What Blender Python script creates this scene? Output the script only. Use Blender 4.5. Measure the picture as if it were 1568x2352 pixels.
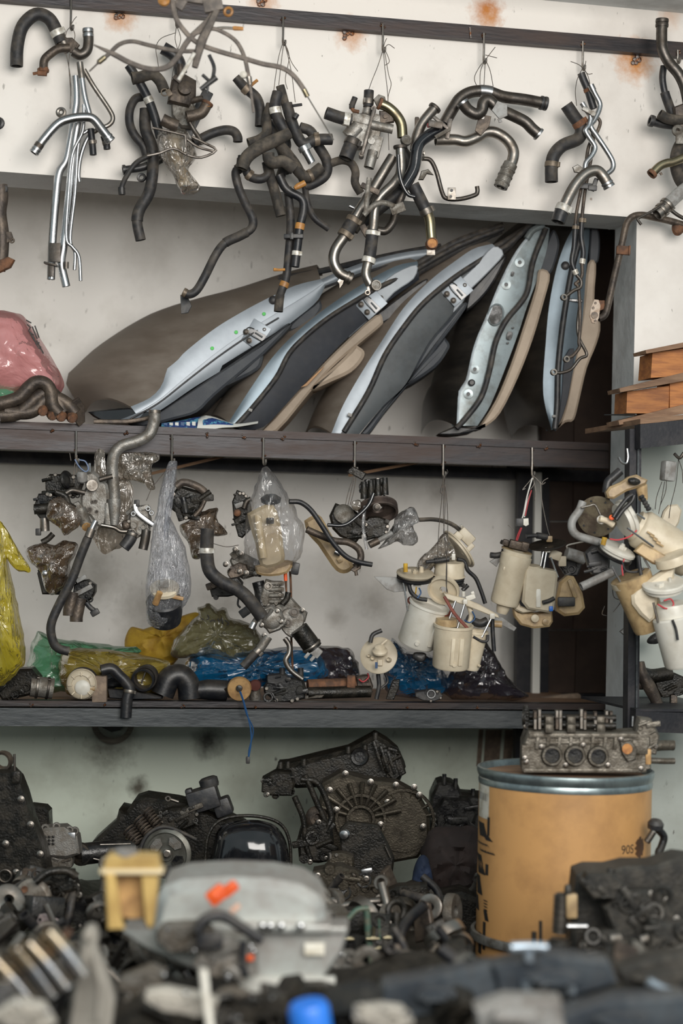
import bpy, bmesh, math, random
from mathutils import Vector as V, Matrix as MX, Euler, noise as NZ
for o in list(bpy.data.objects): bpy.data.objects.remove(o)
SC = bpy.context.scene
COL = SC.collection
RND = random.Random(7)
# ---------------------------------------------------------------- camera, world, light, exposure
FPX, CX, CY = 4200.0, 784.0, 1176.0
CAM = V((0, 0, 1.15)); YAW, PITCH, ROLL = math.radians(12.5), 0.0248, 0.024
fw = V((math.sin(YAW)*math.cos(PITCH), math.cos(YAW)*math.cos(PITCH), math.sin(PITCH)))
rt0 = V((math.cos(YAW), -math.sin(YAW), 0)); up0 = rt0.cross(fw)
rt = rt0*math.cos(ROLL)+up0*math.sin(ROLL); up = up0*math.cos(ROLL)-rt0*math.sin(ROLL)
cd = bpy.data.cameras.new('camera'); co = bpy.data.objects.new('camera', cd); COL.objects.link(co)
cd.sensor_fit = 'HORIZONTAL'; cd.sensor_width = 24.0; cd.lens = 24.0*FPX/1568.0
co.matrix_world = MX.Translation(CAM) @ MX((rt, up, -fw)).transposed().to_4x4()
cd.clip_start = .05; cd.dof.use_dof = True; cd.dof.focus_distance = 4.95; cd.dof.aperture_fstop = 1.9
SC.camera = co
W = bpy.data.worlds.new('sky'); SC.world = W; W.use_nodes = True
W.node_tree.nodes['Background'].inputs[0].default_value = (.80, .93, .96, 1)
W.node_tree.nodes['Background'].inputs[1].default_value = .46
def area(name, loc, tgt, sx, sy, p, col):
    l = bpy.data.lights.new(name, 'AREA'); l.shape = 'RECTANGLE'; l.size = sx; l.size_y = sy; l.energy = p; l.color = col; l.spread = math.radians(140)
    o = bpy.data.objects.new(name, l); COL.objects.link(o); o.location = loc
    o.rotation_euler = (V(tgt)-V(loc)).to_track_quat('-Z', 'Y').to_euler(); return o
area('daylight_key', (1.0, .2, 2.3), (.95, 4.9, 2.1), 3.0, 1.9, 130, (1, .955, .90))  # key light standing in for daylight from an unseen opening behind the camera
SC.view_settings.view_transform = 'Standard'; SC.view_settings.look = 'None'
SC.view_settings.exposure = 0.0; SC.view_settings.gamma = 1.0; SC.view_settings.use_curve_mapping = False
# ---------------------------------------------------------------- photograph pixel + depth -> place in the room
W0 = 4.86            # face of the painted wall
YS = 5.08            # front of the shelves
YB = 5.72            # back wall of the alcove
def ray(px, py): return fw + rt*((px-CX)/FPX) - up*((py-CY)/FPX)
def P(px, py, Y):
    d = ray(px, py); return CAM + d*((Y-CAM.y)/d.y)
def U(px, py, Y): return (Y-CAM.y)/ray(px, py).y/FPX      # metres per photograph pixel there
CB = MX((rt, fw, up)).transposed()
def F(px, py, Y, rx=0, ry=0, rz=0, s=1.0):                 # local frame in photograph pixels: x right, y away, z up
    u = U(px, py, Y)*s
    R = CB.to_4x4() @ Euler([math.radians(a) for a in (rx, ry, rz)], 'YXZ').to_matrix().to_4x4()
    return MX.Translation(P(px, py, Y)) @ R @ MX.Scale(u, 4)
def unpt(p): return (p[0], p[1]) + ((p[2],) if len(p) > 2 else (0.0,))
def catmull(pts, rad, n=5):
    if len(pts) < 3: return list(pts), list(rad)
    o, r = [], []
    for i in range(len(pts)-1):
        p0 = pts[i-1] if i else pts[0]*2-pts[1]; p1 = pts[i]; p2 = pts[i+1]
        p3 = pts[i+2] if i+2 < len(pts) else pts[-1]*2-pts[-2]
        for k in range(n):
            t = k/n; t2 = t*t; t3 = t2*t
            o.append(.5*((2*p1)+(p2-p0)*t+(2*p0-5*p1+4*p2-p3)*t2+(3*p1-p0-3*p2+p3)*t3))
            r.append(rad[i]+(rad[i+1]-rad[i])*t)
    o.append(pts[-1]); r.append(rad[-1]); return o, r
# ---------------------------------------------------------------- mesh builder
BOXC = {}
def boxgeo(sx, sy, sz, bv):
    k = (round(sx, 4), round(sy, 4), round(sz, 4), round(bv, 4))
    if k not in BOXC:
        bm = bmesh.new(); bmesh.ops.create_cube(bm, size=1.0)
        for v in bm.verts: v.co = V((v.co.x*sx, v.co.y*sy, v.co.z*sz))
        if bv > 0: bmesh.ops.bevel(bm, geom=bm.edges[:], offset=min(bv, .45*min(sx, sy, sz)), segments=2, affect='EDGES', profile=.6)
        bm.verts.index_update()
        BOXC[k] = ([v.co.copy() for v in bm.verts], [[v.index for v in f.verts] for f in bm.faces]); bm.free()
    return BOXC[k]
class B:
    def __init__(s, m=None): s.v = []; s.f = []; s.m = m
    def add(s, vs, fs):
        n = len(s.v)
        s.v += [s.m @ V(a) for a in vs] if s.m is not None else [V(a) for a in vs]
        s.f += [[i+n for i in f] for f in fs]; return s
    def box(s, c, d, bv=0.0, rot=None):
        vs, fs = boxgeo(d[0], d[1], d[2], bv)
        R = Euler([math.radians(a) for a in rot]).to_matrix() if rot else None
        return s.add([(R @ a if R else a)+V(c) for a in vs], fs)
    def tube(s, pts, r, seg=12, open_=(0, 0), sm=5, flat=1.0):
        rad = list(r) if isinstance(r, (list, tuple)) else [r]*len(pts)
        pts = [V(p) for p in pts]
        if sm: pts, rad = catmull(pts, rad, sm)
        n = len(pts); T = []
        for i in range(n):
            t = pts[min(i+1, n-1)]-pts[max(i-1, 0)]
            T.append(t.normalized() if t.length > 1e-9 else V((0, 0, 1)))
        a = V((0, 1, 0)) if abs(T[0].y) < .9 else V((1, 0, 0))
        N = (a-T[0]*a.dot(T[0])).normalized(); rings = []
        for i in range(n):
            N = (N-T[i]*N.dot(T[i])); N = N.normalized() if N.length > 1e-6 else T[i].orthogonal().normalized()
            rings.append((pts[i], N.copy(), T[i].cross(N), T[i], rad[i]))
        vs, fs = [], []
        def ring(c, n_, b_, r_):
            k = len(vs)
            for j in range(seg):
                an = 2*math.pi*j/seg; vs.append(c+(n_*math.cos(an)*flat+b_*math.sin(an))*r_)
            return k
        def join(k0, k1):
            for j in range(seg):
                fs.append([k0+j, k0+(j+1) % seg, k1+(j+1) % seg, k1+j])
        seq = []
        c, n_, b_, t, r_ = rings[0]
        if open_[0]:
            seq += [ring(c+t*r_*1.6, n_, b_, r_*.8), ring(c, n_, b_, r_*.82)]
        for c, n_, b_, t, r_ in rings: seq.append(ring(c, n_, b_, r_))
        c, n_, b_, t, r_ = rings[-1]
        if open_[1]:
            seq += [ring(c, n_, b_, r_*.82), ring(c-t*r_*1.6, n_, b_, r_*.8)]
        for a_, b2 in zip(seq, seq[1:]): join(a_, b2)
        fs.append([seq[0]+j for j in range(seg)][::-1]); fs.append([seq[-1]+j for j in range(seg)])
        return s.add(vs, fs)
    def cyl(s, a, b, r, r2=None, seg=16, open_=(0, 0)):
        return s.tube([a, b], [r, r if r2 is None else r2], seg, open_, 0)
    def lathe(s, prof, o=(0, 0, 0), ax=(0, 0, 1), seg=24, cap=True):
        ax = V(ax).normalized(); n_ = ax.orthogonal().normalized(); b_ = ax.cross(n_); o = V(o); vs, fs = [], []
        for r, h in prof:
            for j in range(seg):
                an = 2*math.pi*j/seg; vs.append(o+ax*h+(n_*math.cos(an)+b_*math.sin(an))*max(r, 1e-5))
        for i in range(len(prof)-1):
            for j in range(seg):
                fs.append([i*seg+j, i*seg+(j+1) % seg, (i+1)*seg+(j+1) % seg, (i+1)*seg+j])
        if cap: fs.append([j for j in range(seg)][::-1]); fs.append([(len(prof)-1)*seg+j for j in range(seg)])
        return s.add(vs, fs)
    def ring(s, c, ax, R, r, seg=24, ss=8):
        ax = V(ax).normalized(); n_ = ax.orthogonal().normalized(); b_ = ax.cross(n_); c = V(c); vs, fs = [], []
        for i in range(seg):
            an = 2*math.pi*i/seg; d = n_*math.cos(an)+b_*math.sin(an)
            for j in range(ss):
                q = 2*math.pi*j/ss; vs.append(c+d*(R+r*math.cos(q))+ax*r*math.sin(q))
        for i in range(seg):
            for j in range(ss):
                a = i*ss+j; b2 = i*ss+(j+1) % ss; c2 = ((i+1) % seg)*ss+(j+1) % ss; d2 = ((i+1) % seg)*ss+j
                fs.append([a, d2, c2, b2])
        return s.add(vs, fs)
    def prism(s, pts, y0, y1, ch=0.0):          # outline in local x,z extruded along local y, chamfered rim
        n = len(pts); ar = sum(pts[i][0]*pts[(i+1) % n][1]-pts[(i+1) % n][0]*pts[i][1] for i in range(n))
        if ar < 0: pts = pts[::-1]
        cx = sum(p[0] for p in pts)/n; cz = sum(p[1] for p in pts)/n
        def ins(k):
            if not k: return list(pts)
            o = []
            for i in range(n):
                a = V(pts[i-1]); b = V(pts[i]); c = V(pts[(i+1) % n])
                e1 = (b-a).normalized(); e2 = (c-b).normalized(); nn = V((-e1.y-e2.y, e1.x+e2.x))
                nn = nn.normalized() if nn.length > 1e-6 else V((0, 0)); o.append((b.x+nn.x*k, b.y+nn.y*k))
            return o
        lay = [(ins(ch), y0), (ins(0), y0+ch), (ins(0), y1-ch), (ins(ch), y1)] if ch else [(pts, y0), (pts, y1)]
        vs = [(x, y, z) for ps, y in lay for x, z in ps]; fs = []
        for k in range(len(lay)-1):
            for i in range(n): fs.append([k*n+i, k*n+(i+1) % n, (k+1)*n+(i+1) % n, (k+1)*n+i])
        fs.append(list(range(n))[::-1]); fs.append([(len(lay)-1)*n+i for i in range(n)])
        return s.add(vs, fs)
    def sheet(s, A, Bc, back, n=24, rows=4, bulge=V((0, 0, 0))):   # ruled band between two world curves, given body by a back vector
        def rs(c):
            c = [V(p) for p in c]; L = [0]
            for a, b in zip(c, c[1:]): L.append(L[-1]+(b-a).length)
            o = []
            for k in range(n+1):
                t = L[-1]*k/n; i = 0
                while i < len(L)-2 and L[i+1] < t: i += 1
                q = (t-L[i])/max(L[i+1]-L[i], 1e-9); o.append(c[i].lerp(c[i+1], q))
            return o
        a, b = rs(A), rs(Bc); vs = []; fs = []
        for k in range(n+1):
            for j in range(rows+1):
                t = j/rows; vs.append(a[k].lerp(b[k], t)+bulge*(4*t*(1-t)))
        m = rows+1; N = len(vs)
        vs += [x+back for x in vs]
        for k in range(n):
            for j in range(rows):
                q = [k*m+j, k*m+j+1, (k+1)*m+j+1, (k+1)*m+j]; fs.append(q); fs.append([i+N for i in q][::-1])
        for k in range(n):
            fs.append([k*m, (k+1)*m, (k+1)*m+N, k*m+N]); e = rows
            fs.append([k*m+e, k*m+e+N, (k+1)*m+e+N, (k+1)*m+e])
        for j in range(rows):
            fs.append([j, j+N, j+1+N, j+1]); e = n*m
            fs.append([e+j, e+j+1, e+j+1+N, e+j+N])
        return s.add(vs, fs)
    def pillow(s, outl, depth, wr=0.0, seed=0, K=8, nn=48, fl=.5, freq=.05, c=None, sub=True):
        # closed lumpy body whose outline (local x,z) is given; bulges by depth towards and away
        pts = [V((p[0], 0, p[1])) for p in outl]; n = len(pts)
        if sub:
            q = []
            for i in range(n):
                p0, p1, p2, p3 = pts[i-1], pts[i], pts[(i+1) % n], pts[(i+2) % n]
                for k in range(4):
                    t = k/4; q.append(.5*((2*p1)+(p2-p0)*t+(2*p0-5*p1+4*p2-p3)*t*t+(3*p1-p0-3*p2+p3)*t**3))
            pts = q
        n = len(pts); cc = V((c[0], 0, c[1])) if c else sum(pts, V())/n; vs = []; fs = []
        off = V((seed*13.7, seed*7.1, seed*3.3))
        def w(p, y): return NZ.turbulence((V((p.x, y, p.z))*freq)+off, 4, False)-.55
        for side in (-1, 1):
            for k in range(K):
                t = k/K; y = depth*(1-t**2.4)**fl*side*(1 if side < 0 else .8)
                for p in pts:
                    q = cc.lerp(p, t); vs.append(V((q.x, y+wr*w(q, y)*(1-t**6), q.z)))
        base = len(vs)
        for p in pts:
            e = (p-cc).normalized(); vs.append(p+e*wr*.35*w(p, 0))
        for side in (0, 1):
            o = side*K*n
            for k in range(K):
                for i in range(n):
                    a = o+k*n+i; b = o+k*n+(i+1) % n
                    c2 = (o+(k+1)*n+(i+1) % n) if k < K-1 else base+(i+1) % n
                    d = (o+(k+1)*n+i) if k < K-1 else base+i
                    q = [a, b, c2, d]; fs.append(q if side else q[::-1])
        return s.add(vs, fs)
WL = {}
def mk(name, b, mat, parent=None, label=None, cat=None, group=None, kind=None, smooth=40):
    me = bpy.data.meshes.new(name)
    c = sum(b.v, V())/max(1, len(b.v))
    me.from_pydata([tuple(v-c) for v in b.v], [], b.f); me.update()
    for m in (mat if isinstance(mat, (list, tuple)) else [mat]): me.materials.append(m)
    if smooth:
        me.polygons.foreach_set('use_smooth', [True]*len(me.polygons)); me.set_sharp_from_angle(angle=math.radians(smooth))
    o = bpy.data.objects.new(name, me); COL.objects.link(o); WL[o.name] = c
    if parent is not None: o.parent = parent; o.location = c-WL[parent.name]
    else: o.location = c
    tag(o, label, cat, group, kind); return o
def tag(o, label=None, cat=None, group=None, kind=None):
    if label: o['label'] = label
    if cat: o['category'] = cat
    if group: o['group'] = group
    if kind: o['kind'] = kind
    return o
def root(name, label, cat, loc, group=None, kind=None):
    o = bpy.data.objects.new(name, None); COL.objects.link(o); o.empty_display_size = .02
    o.location = loc; WL[o.name] = V(loc); return tag(o, label, cat, group, kind)
# ---------------------------------------------------------------- materials
MATS = {}
def nodes(name):
    m = bpy.data.materials.new(name); m.use_nodes = True; nt = m.node_tree; N = nt.nodes; L = nt.links
    return m, nt, N, L, N['Principled BSDF']
def PM(name, col, col2=None, scale=30, lo=.45, hi=.62, rough=.5, metal=0.0, bump=.0, bscale=120, dust=0.0, dcol=(.20, .165, .125), coat=0, rough2=None, stretch=None, trans=0, spec=.5, metal2=None):
    m, nt, N, L, bs = nodes(name)
    tc = N.new('ShaderNodeTexCoord'); src = tc.outputs['Object']
    if stretch:
        mp = N.new('ShaderNodeMapping'); mp.inputs['Scale'].default_value = stretch; L.new(src, mp.inputs[0]); src = mp.outputs[0]
    nz = N.new('ShaderNodeTexNoise'); nz.inputs['Scale'].default_value = scale; nz.inputs['Detail'].default_value = 6; nz.inputs['Roughness'].default_value = .65
    L.new(src, nz.inputs['Vector'])
    oi = N.new('ShaderNodeObjectInfo')
    mr = N.new('ShaderNodeMapRange'); mr.inputs['From Min'].default_value = lo; mr.inputs['From Max'].default_value = hi; L.new(nz.outputs[0], mr.inputs['Value'])
    mx = N.new('ShaderNodeMix'); mx.data_type = 'RGBA'; L.new(mr.outputs[0], mx.inputs['Factor'])
    mx.inputs['A'].default_value = (*col, 1); mx.inputs['B'].default_value = (*(col2 or col), 1)
    out = mx.outputs['Result']
    hv = N.new('ShaderNodeHueSaturation'); vr = N.new('ShaderNodeMapRange'); vr.inputs['To Min'].default_value = .82; vr.inputs['To Max'].default_value = 1.18
    L.new(oi.outputs['Random'], vr.inputs['Value']); L.new(vr.outputs[0], hv.inputs['Value']); L.new(out, hv.inputs['Color']); out = hv.outputs[0]
    bs.inputs['Roughness'].default_value = rough; bs.inputs['Metallic'].default_value = metal; bs.inputs['Specular IOR Level'].default_value = spec
    if rough2 is not None:
        rr = N.new('ShaderNodeMapRange'); rr.inputs['From Min'].default_value = lo; rr.inputs['From Max'].default_value = hi; rr.inputs['To Min'].default_value = rough; rr.inputs['To Max'].default_value = rough2
        L.new(nz.outputs[0], rr.inputs['Value']); L.new(rr.outputs[0], bs.inputs['Roughness'])
    if metal2 is not None:
        rr = N.new('ShaderNodeMapRange'); rr.inputs['From Min'].default_value = lo; rr.inputs['From Max'].default_value = hi; rr.inputs['To Min'].default_value = metal; rr.inputs['To Max'].default_value = metal2
        L.new(nz.outputs[0], rr.inputs['Value']); L.new(rr.outputs[0], bs.inputs['Metallic'])
    if dust:
        n2 = N.new('ShaderNodeTexNoise'); n2.inputs['Scale'].default_value = 45; n2.inputs['Detail'].default_value = 5; L.new(tc.outputs['Object'], n2.inputs['Vector'])
        ge = N.new('ShaderNodeNewGeometry'); sp = N.new('ShaderNodeSeparateXYZ'); L.new(ge.outputs['Normal'], sp.inputs[0])
        a = N.new('ShaderNodeMath'); a.operation = 'MULTIPLY_ADD'; L.new(sp.outputs['Z'], a.inputs[0]); a.inputs[1].default_value = .28; L.new(n2.outputs[0], a.inputs[2])
        r2 = N.new('ShaderNodeMapRange'); r2.inputs['From Min'].default_value = .45; r2.inputs['From Max'].default_value = .85; r2.inputs['To Max'].default_value = dust; L.new(a.outputs[0], r2.inputs['Value'])
        m2 = N.new('ShaderNodeMix'); m2.data_type = 'RGBA'; L.new(r2.outputs[0], m2.inputs['Factor']); L.new(out, m2.inputs['A']); m2.inputs['B'].default_value = (*dcol, 1); out = m2.outputs['Result']
    L.new(out, bs.inputs['Base Color'])
    if coat: bs.inputs['Coat Weight'].default_value = coat; bs.inputs['Coat Roughness'].default_value = .12
    if trans: bs.inputs['Transmission Weight'].default_value = trans
    if bump:
        n3 = N.new('ShaderNodeTexNoise'); n3.inputs['Scale'].default_value = bscale; n3.inputs['Detail'].default_value = 4; L.new(src, n3.inputs['Vector'])
        bp = N.new('ShaderNodeBump'); bp.inputs['Strength'].default_value = bump; bp.inputs['Distance'].default_value = .004; L.new(n3.outputs[0], bp.inputs['Height']); L.new(bp.outputs[0], bs.inputs['Normal'])
    MATS[name] = m; return m
def film(name, col, body=.25, gloss=.35, rough=.15, scale=60, bump=.6, dirt=(.12, .08, .04), dirty=.3, trl=True, wr=(1, 1, .35)):
    # thin plastic film: clear through, glossy crinkles, some body colour and grime
    m, nt, N, L, bs = nodes(name); N.remove(bs); out = N['Material Output']
    tc = N.new('ShaderNodeTexCoord'); mp = N.new('ShaderNodeMapping'); mp.inputs['Scale'].default_value = wr; L.new(tc.outputs['Object'], mp.inputs[0])
    n1 = N.new('ShaderNodeTexNoise'); n1.inputs['Scale'].default_value = scale; n1.inputs['Detail'].default_value = 3; n1.inputs['Distortion'].default_value = 1.2; L.new(mp.outputs[0], n1.inputs['Vector'])
    bp = N.new('ShaderNodeBump'); bp.inputs['Strength'].default_value = bump; bp.inputs['Distance'].default_value = .012; L.new(n1.outputs[0], bp.inputs['Height'])
    n2 = N.new('ShaderNodeTexNoise'); n2.inputs['Scale'].default_value = scale*.35; n2.inputs['Detail'].default_value = 5; L.new(tc.outputs['Object'], n2.inputs['Vector'])
    mr = N.new('ShaderNodeMapRange'); mr.inputs['From Min'].default_value = .5; mr.inputs['From Max'].default_value = .75; mr.inputs['To Max'].default_value = dirty; L.new(n2.outputs[0], mr.inputs['Value'])
    cm = N.new('ShaderNodeMix'); cm.data_type = 'RGBA'; cm.inputs['A'].default_value = (*col, 1); cm.inputs['B'].default_value = (*dirt, 1); L.new(mr.outputs[0], cm.inputs['Factor'])
    df = N.new('ShaderNodeBsdfDiffuse'); L.new(cm.outputs['Result'], df.inputs[0]); L.new(bp.outputs[0], df.inputs['Normal'])
    tl = N.new('ShaderNodeBsdfTranslucent'); L.new(cm.outputs['Result'], tl.inputs[0]); L.new(bp.outputs[0], tl.inputs['Normal'])
    d2 = N.new('ShaderNodeMixShader'); d2.inputs[0].default_value = .45; L.new(df.outputs[0], d2.inputs[1]); L.new(tl.outputs[0], d2.inputs[2])
    tr = N.new('ShaderNodeBsdfTransparent'); tr.inputs[0].default_value = (*[min(1, .55+c*.5) for c in col], 1)
    gl = N.new('ShaderNodeBsdfGlossy'); gl.inputs['Roughness'].default_value = rough; L.new(bp.outputs[0], gl.inputs['Normal'])
    b0 = N.new('ShaderNodeMapRange'); b0.inputs['To Min'].default_value = body*.6; b0.inputs['To Max'].default_value = min(1, body*1.4); L.new(n1.outputs[0], b0.inputs['Value'])
    ad = N.new('ShaderNodeMath'); ad.operation = 'ADD'; ad.use_clamp = True; L.new(b0.outputs[0], ad.inputs[0]); L.new(mr.outputs[0], ad.inputs[1])
    m1 = N.new('ShaderNodeMixShader'); L.new(ad.outputs[0], m1.inputs[0]); L.new(tr.outputs[0], m1.inputs[1]); L.new(d2.outputs[0], m1.inputs[2])
    lw = N.new('ShaderNodeLayerWeight'); lw.inputs[0].default_value = .25; L.new(bp.outputs[0], lw.inputs['Normal'])
    gm = N.new('ShaderNodeMath'); gm.operation = 'MULTIPLY_ADD'; L.new(lw.outputs['Fresnel'], gm.inputs[0]); gm.inputs[1].default_value = gloss; gm.inputs[2].default_value = gloss*.18
    m2 = N.new('ShaderNodeMixShader'); L.new(gm.outputs[0], m2.inputs[0]); L.new(m1.outputs[0], m2.inputs[1]); L.new(gl.outputs[0], m2.inputs[2])
    L.new(m2.outputs[0], out.inputs[0]); MATS[name] = m; return m
def wallmat(name, col, dirt, stains=(), grime=.35, scuff=.8, scale=3.0, bump=.15):
    m, nt, N, L, bs = nodes(name)
    ge = N.new('ShaderNodeNewGeometry'); pos = ge.outputs['Position']
    def nzn(sc, det=6, stretch=None, rough=.6):
        v = pos
        if stretch:
            mp = N.new('ShaderNodeMapping'); mp.inputs['Scale'].default_value = stretch; mp.inputs['Rotation'].default_value = (0, .5, 0); L.new(pos, mp.inputs[0]); v = mp.outputs[0]
        n = N.new('ShaderNodeTexNoise'); n.inputs['Scale'].default_value = sc; n.inputs['Detail'].default_value = det; n.inputs['Roughness'].default_value = rough; L.new(v, n.inputs['Vector']); return n.outputs[0]
    def mr(x, a, b, c=0, d=1):
        q = N.new('ShaderNodeMapRange'); q.inputs['From Min'].default_value = a; q.inputs['From Max'].default_value = b; q.inputs['To Min'].default_value = c; q.inputs['To Max'].default_value = d; L.new(x, q.inputs['Value']); return q.outputs[0]
    def mix(f, a, b):
        q = N.new('ShaderNodeMix'); q.data_type = 'RGBA'; L.new(f, q.inputs['Factor'])
        if isinstance(a, tuple): q.inputs['A'].default_value = (*a, 1)
        else: L.new(a, q.inputs['A'])
        q.inputs['B'].default_value = (*b, 1); return q.outputs['Result']
    c = mix(mr(nzn(scale), .48, .75, 0, grime), col, dirt)
    f2 = N.new('ShaderNodeMath'); f2.operation = 'MULTIPLY'; L.new(mr(nzn(42, 5, (1, 1, .45)), .66, .74, 0, scuff*.7), f2.inputs[0]); L.new(mr(nzn(2.3, 2), .45, .62), f2.inputs[1])
    c = mix(f2.outputs[0], c, tuple(x*.35 for x in dirt))
    f3 = N.new('ShaderNodeMath'); f3.operation = 'MULTIPLY'; L.new(mr(nzn(70, 3, (1, 1, .3)), .68, .72, 0, scuff*.9), f3.inputs[0]); L.new(mr(nzn(5, 2), .48, .6), f3.inputs[1])
    c = mix(f3.outputs[0], c, (.10, .09, .08))
    for p, rad, amt, scol in stains:
        vm = N.new('ShaderNodeVectorMath'); vm.operation = 'DISTANCE'; L.new(pos, vm.inputs[0]); vm.inputs[1].default_value = p
        nn = N.new('ShaderNodeMath'); nn.operation = 'MULTIPLY_ADD'; L.new(nzn(38, 6, None, .7), nn.inputs[0]); nn.inputs[1].default_value = rad*1.1; 
        L.new(vm.outputs['Value'], nn.inputs[2])
        c = mix(mr(nn.outputs[0], rad*.65, rad*1.45, amt, 0), c, scol)
    L.new(c, bs.inputs['Base Color']); bs.inputs['Roughness'].default_value = .75; bs.inputs['Specular IOR Level'].default_value = .25
    bp = N.new('ShaderNodeBump'); bp.inputs['Strength'].default_value = bump; bp.inputs['Distance'].default_value = .01; L.new(nzn(14, 8), bp.inputs['Height']); L.new(bp.outputs[0], bs.inputs['Normal'])
    MATS[name] = m; return m
RUB = PM('rubber_dusty', (.012, .012, .014), (.038, .033, .028), 34, .42, .75, .55, dust=.38, bump=.15, rough2=.85)
RUBB = PM('rubber_black', (.009, .010, .013), (.02, .02, .021), 30, rough=.40, dust=.16, bump=.1)
RUBM = PM('rubber_mud', (.026, .023, .020), (.075, .062, .048), 40, .4, .7, .8, dust=.55, bump=.25)
CHR = PM('zinc_steel', (.50, .51, .52), (.32, .32, .32), 24, .4, .7, .24, 1.0, rough2=.42, bump=.03)
STL = PM('dull_steel', (.29, .27, .245), (.15, .13, .11), 22, .42, .68, .34, 1.0, rough2=.55, bump=.06, dust=.25)
DST = PM('dark_steel', (.12, .11, .10), (.055, .045, .038), 26, .4, .7, .38, .9, rough2=.62, bump=.1, dust=.35)
GLD = PM('passivated_brass', (.30, .265, .17), (.14, .115, .08), 20, .45, .7, .33, 1.0, rough2=.5)
ALU = PM('cast_aluminium', (.29, .28, .26), (.15, .13, .105), 40, .42, .68, .5, .75, bump=.25, bscale=260, dust=.35, dcol=(.24, .20, .16), rough2=.7)
ALD = PM('dirty_aluminium', (.20, .19, .17), (.075, .062, .048), 36, .40, .66, .5, .6, bump=.35, bscale=220, dust=.35, rough2=.75)
OIL = PM('oily_iron', (.010, .0095, .008), (.032, .026, .018), 32, .45, .72, .32, .3, bump=.4, bscale=180, dust=.16, dcol=(.07, .055, .036), rough2=.7)
OILB = PM('oily_black', (.007, .007, .008), (.02, .019, .016), 28, rough=.28, metal=.1, bump=.25, bscale=160, dust=.10, dcol=(.09, .075, .055), rough2=.6)
BLK = PM('black_plastic', (.013, .014, .017), (.035, .035, .036), 30, rough=.45, dust=.2, bump=.1)
BLKG = PM('black_gloss', (.008, .009, .011), (.016, .016, .018), 14, rough=.12, coat=.6)
RST = PM('rusty_iron', (.085, .045, .028), (.20, .085, .038), 40, .42, .62, .75, .2, bump=.35, dust=.15)
RSTD = PM('scorched_iron', (.050, .040, .034), (.135, .105, .08), 26, .42, .68, .5, .5, bump=.3, dust=.3, dcol=(.2, .15, .11))
ORG = PM('orange_plastic', (.46, .215, .05), (.30, .14, .04), 30, rough=.45)
ORGR = PM('rust_inside', (.50, .23, .07), (.30, .12, .04), 50, rough=.7)
AMB = PM('amber_plastic', (.50, .30, .12), (.30, .17, .07), 24, rough=.5)
CRM = PM('cream_plastic', (.64, .565, .43), (.50, .42, .30), 14, .42, .75, .45, dust=.3, dcol=(.36, .28, .19), bump=.05)
WHP = PM('white_plastic', (.70, .68, .61), (.55, .51, .43), 14, .45, .78, .42, dust=.25, dcol=(.40, .34, .26))
TAN = PM('aged_tan_plastic', (.50, .36, .19), (.25, .16, .08), 22, .44, .7, .42, dust=.3)
GRYP = PM('grey_plastic', (.30, .30, .29), (.17, .16, .15), 24, rough=.5, dust=.3)
WHC = PM('pale_clamp', (.62, .60, .55), (.36, .32, .26), 60, rough=.45, metal=.3)
TANC = PM('tan_clamp', (.19, .15, .11), (.11, .085, .06), 60, rough=.5, metal=.4)
WIRE = PM('tie_wire', (.05, .045, .042), (.10, .08, .06), 60, rough=.5, metal=.6)
CBL = PM('cable_sheath', (.10, .085, .075), (.19, .16, .135), 40, rough=.6, dust=.4)
BLU = PM('blue_wire', (.015, .065, .17), None, rough=.4)
RED = PM('red_wire', (.45, .04, .05), None, rough=.4)
WHW = PM('white_wire', (.65, .64, .60), None, rough=.4)
BEAM = PM('painted_beam', (.026, .024, .026), (.060, .043, .038), 14, .44, .70, .42, .5, bump=.2, bscale=90, rough2=.62, stretch=(.25, 1, 1.6))
BEAMG = PM('grey_beam', (.040, .046, .050), (.09, .097, .10), 18, .42, .70, .42, .5, bump=.2, bscale=90, rough2=.6, stretch=(.3, 1, 1.3))
BEAMK = PM('black_beam', (.014, .015, .020), (.035, .033, .036), 14, rough=.5, metal=.3, bump=.1)
WELD = PM('weld_bead', (.22, .20, .19), (.25, .10, .04), 90, .45, .6, .35, .8, bump=.5, bscale=400)
SKIN = PM('dusty_door_skin', (.21, .172, .138), (.285, .245, .205), 9, .38, .68, .55, .1, stretch=(1, .3, 2.5), rough2=.7)
SKINK = PM('black_door_skin', (.022, .020, .018), (.055, .047, .038), 8, .42, .68, .35, .1, stretch=(1, .3, 2))
DSIL = PM('silver_car_paint', (.27, .305, .34), (.18, .205, .23), 6, .38, .72, .38, .25)
DSILB = PM('bare_silver_paint', (.36, .39, .42), (.25, .275, .30), 6, .38, .72, .5, .1)
DBLU = PM('navy_car_paint', (.008, .011, .018), (.013, .017, .026), 10, rough=.5, spec=.25, dust=.05)
DBLS = PM('blue_grey_paint', (.13, .17, .20), (.085, .11, .13), 7, .38, .72, .36, .4)
DGRY = PM('grey_car_paint', (.060, .068, .073), (.042, .047, .05), 9, rough=.45, metal=.1, spec=.3, dust=.06)
DPAL = PM('pale_blue_paint', (.34, .40, .42), (.17, .18, .17), 14, .45, .70, .32, .45, dust=.15)
TRMD = PM('charcoal_trim', (.040, .045, .054), (.055, .06, .066), 20, rough=.62, bump=.1, bscale=500)
TRMB = PM('beige_trim', (.42, .335, .255), (.33, .26, .195), 12, .4, .7, .65, bump=.08, bscale=500)
WOOD = PM('pallet_wood', (.42, .165, .045), (.25, .09, .028), 30, .4, .62, .6, stretch=(.3, 1, 2.2), bump=.2)
WOODD = PM('pallet_board', (.17, .095, .055), (.28, .17, .10), 30, .4, .65, .72, stretch=(.3, 1, 2.2), bump=.3)
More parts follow.
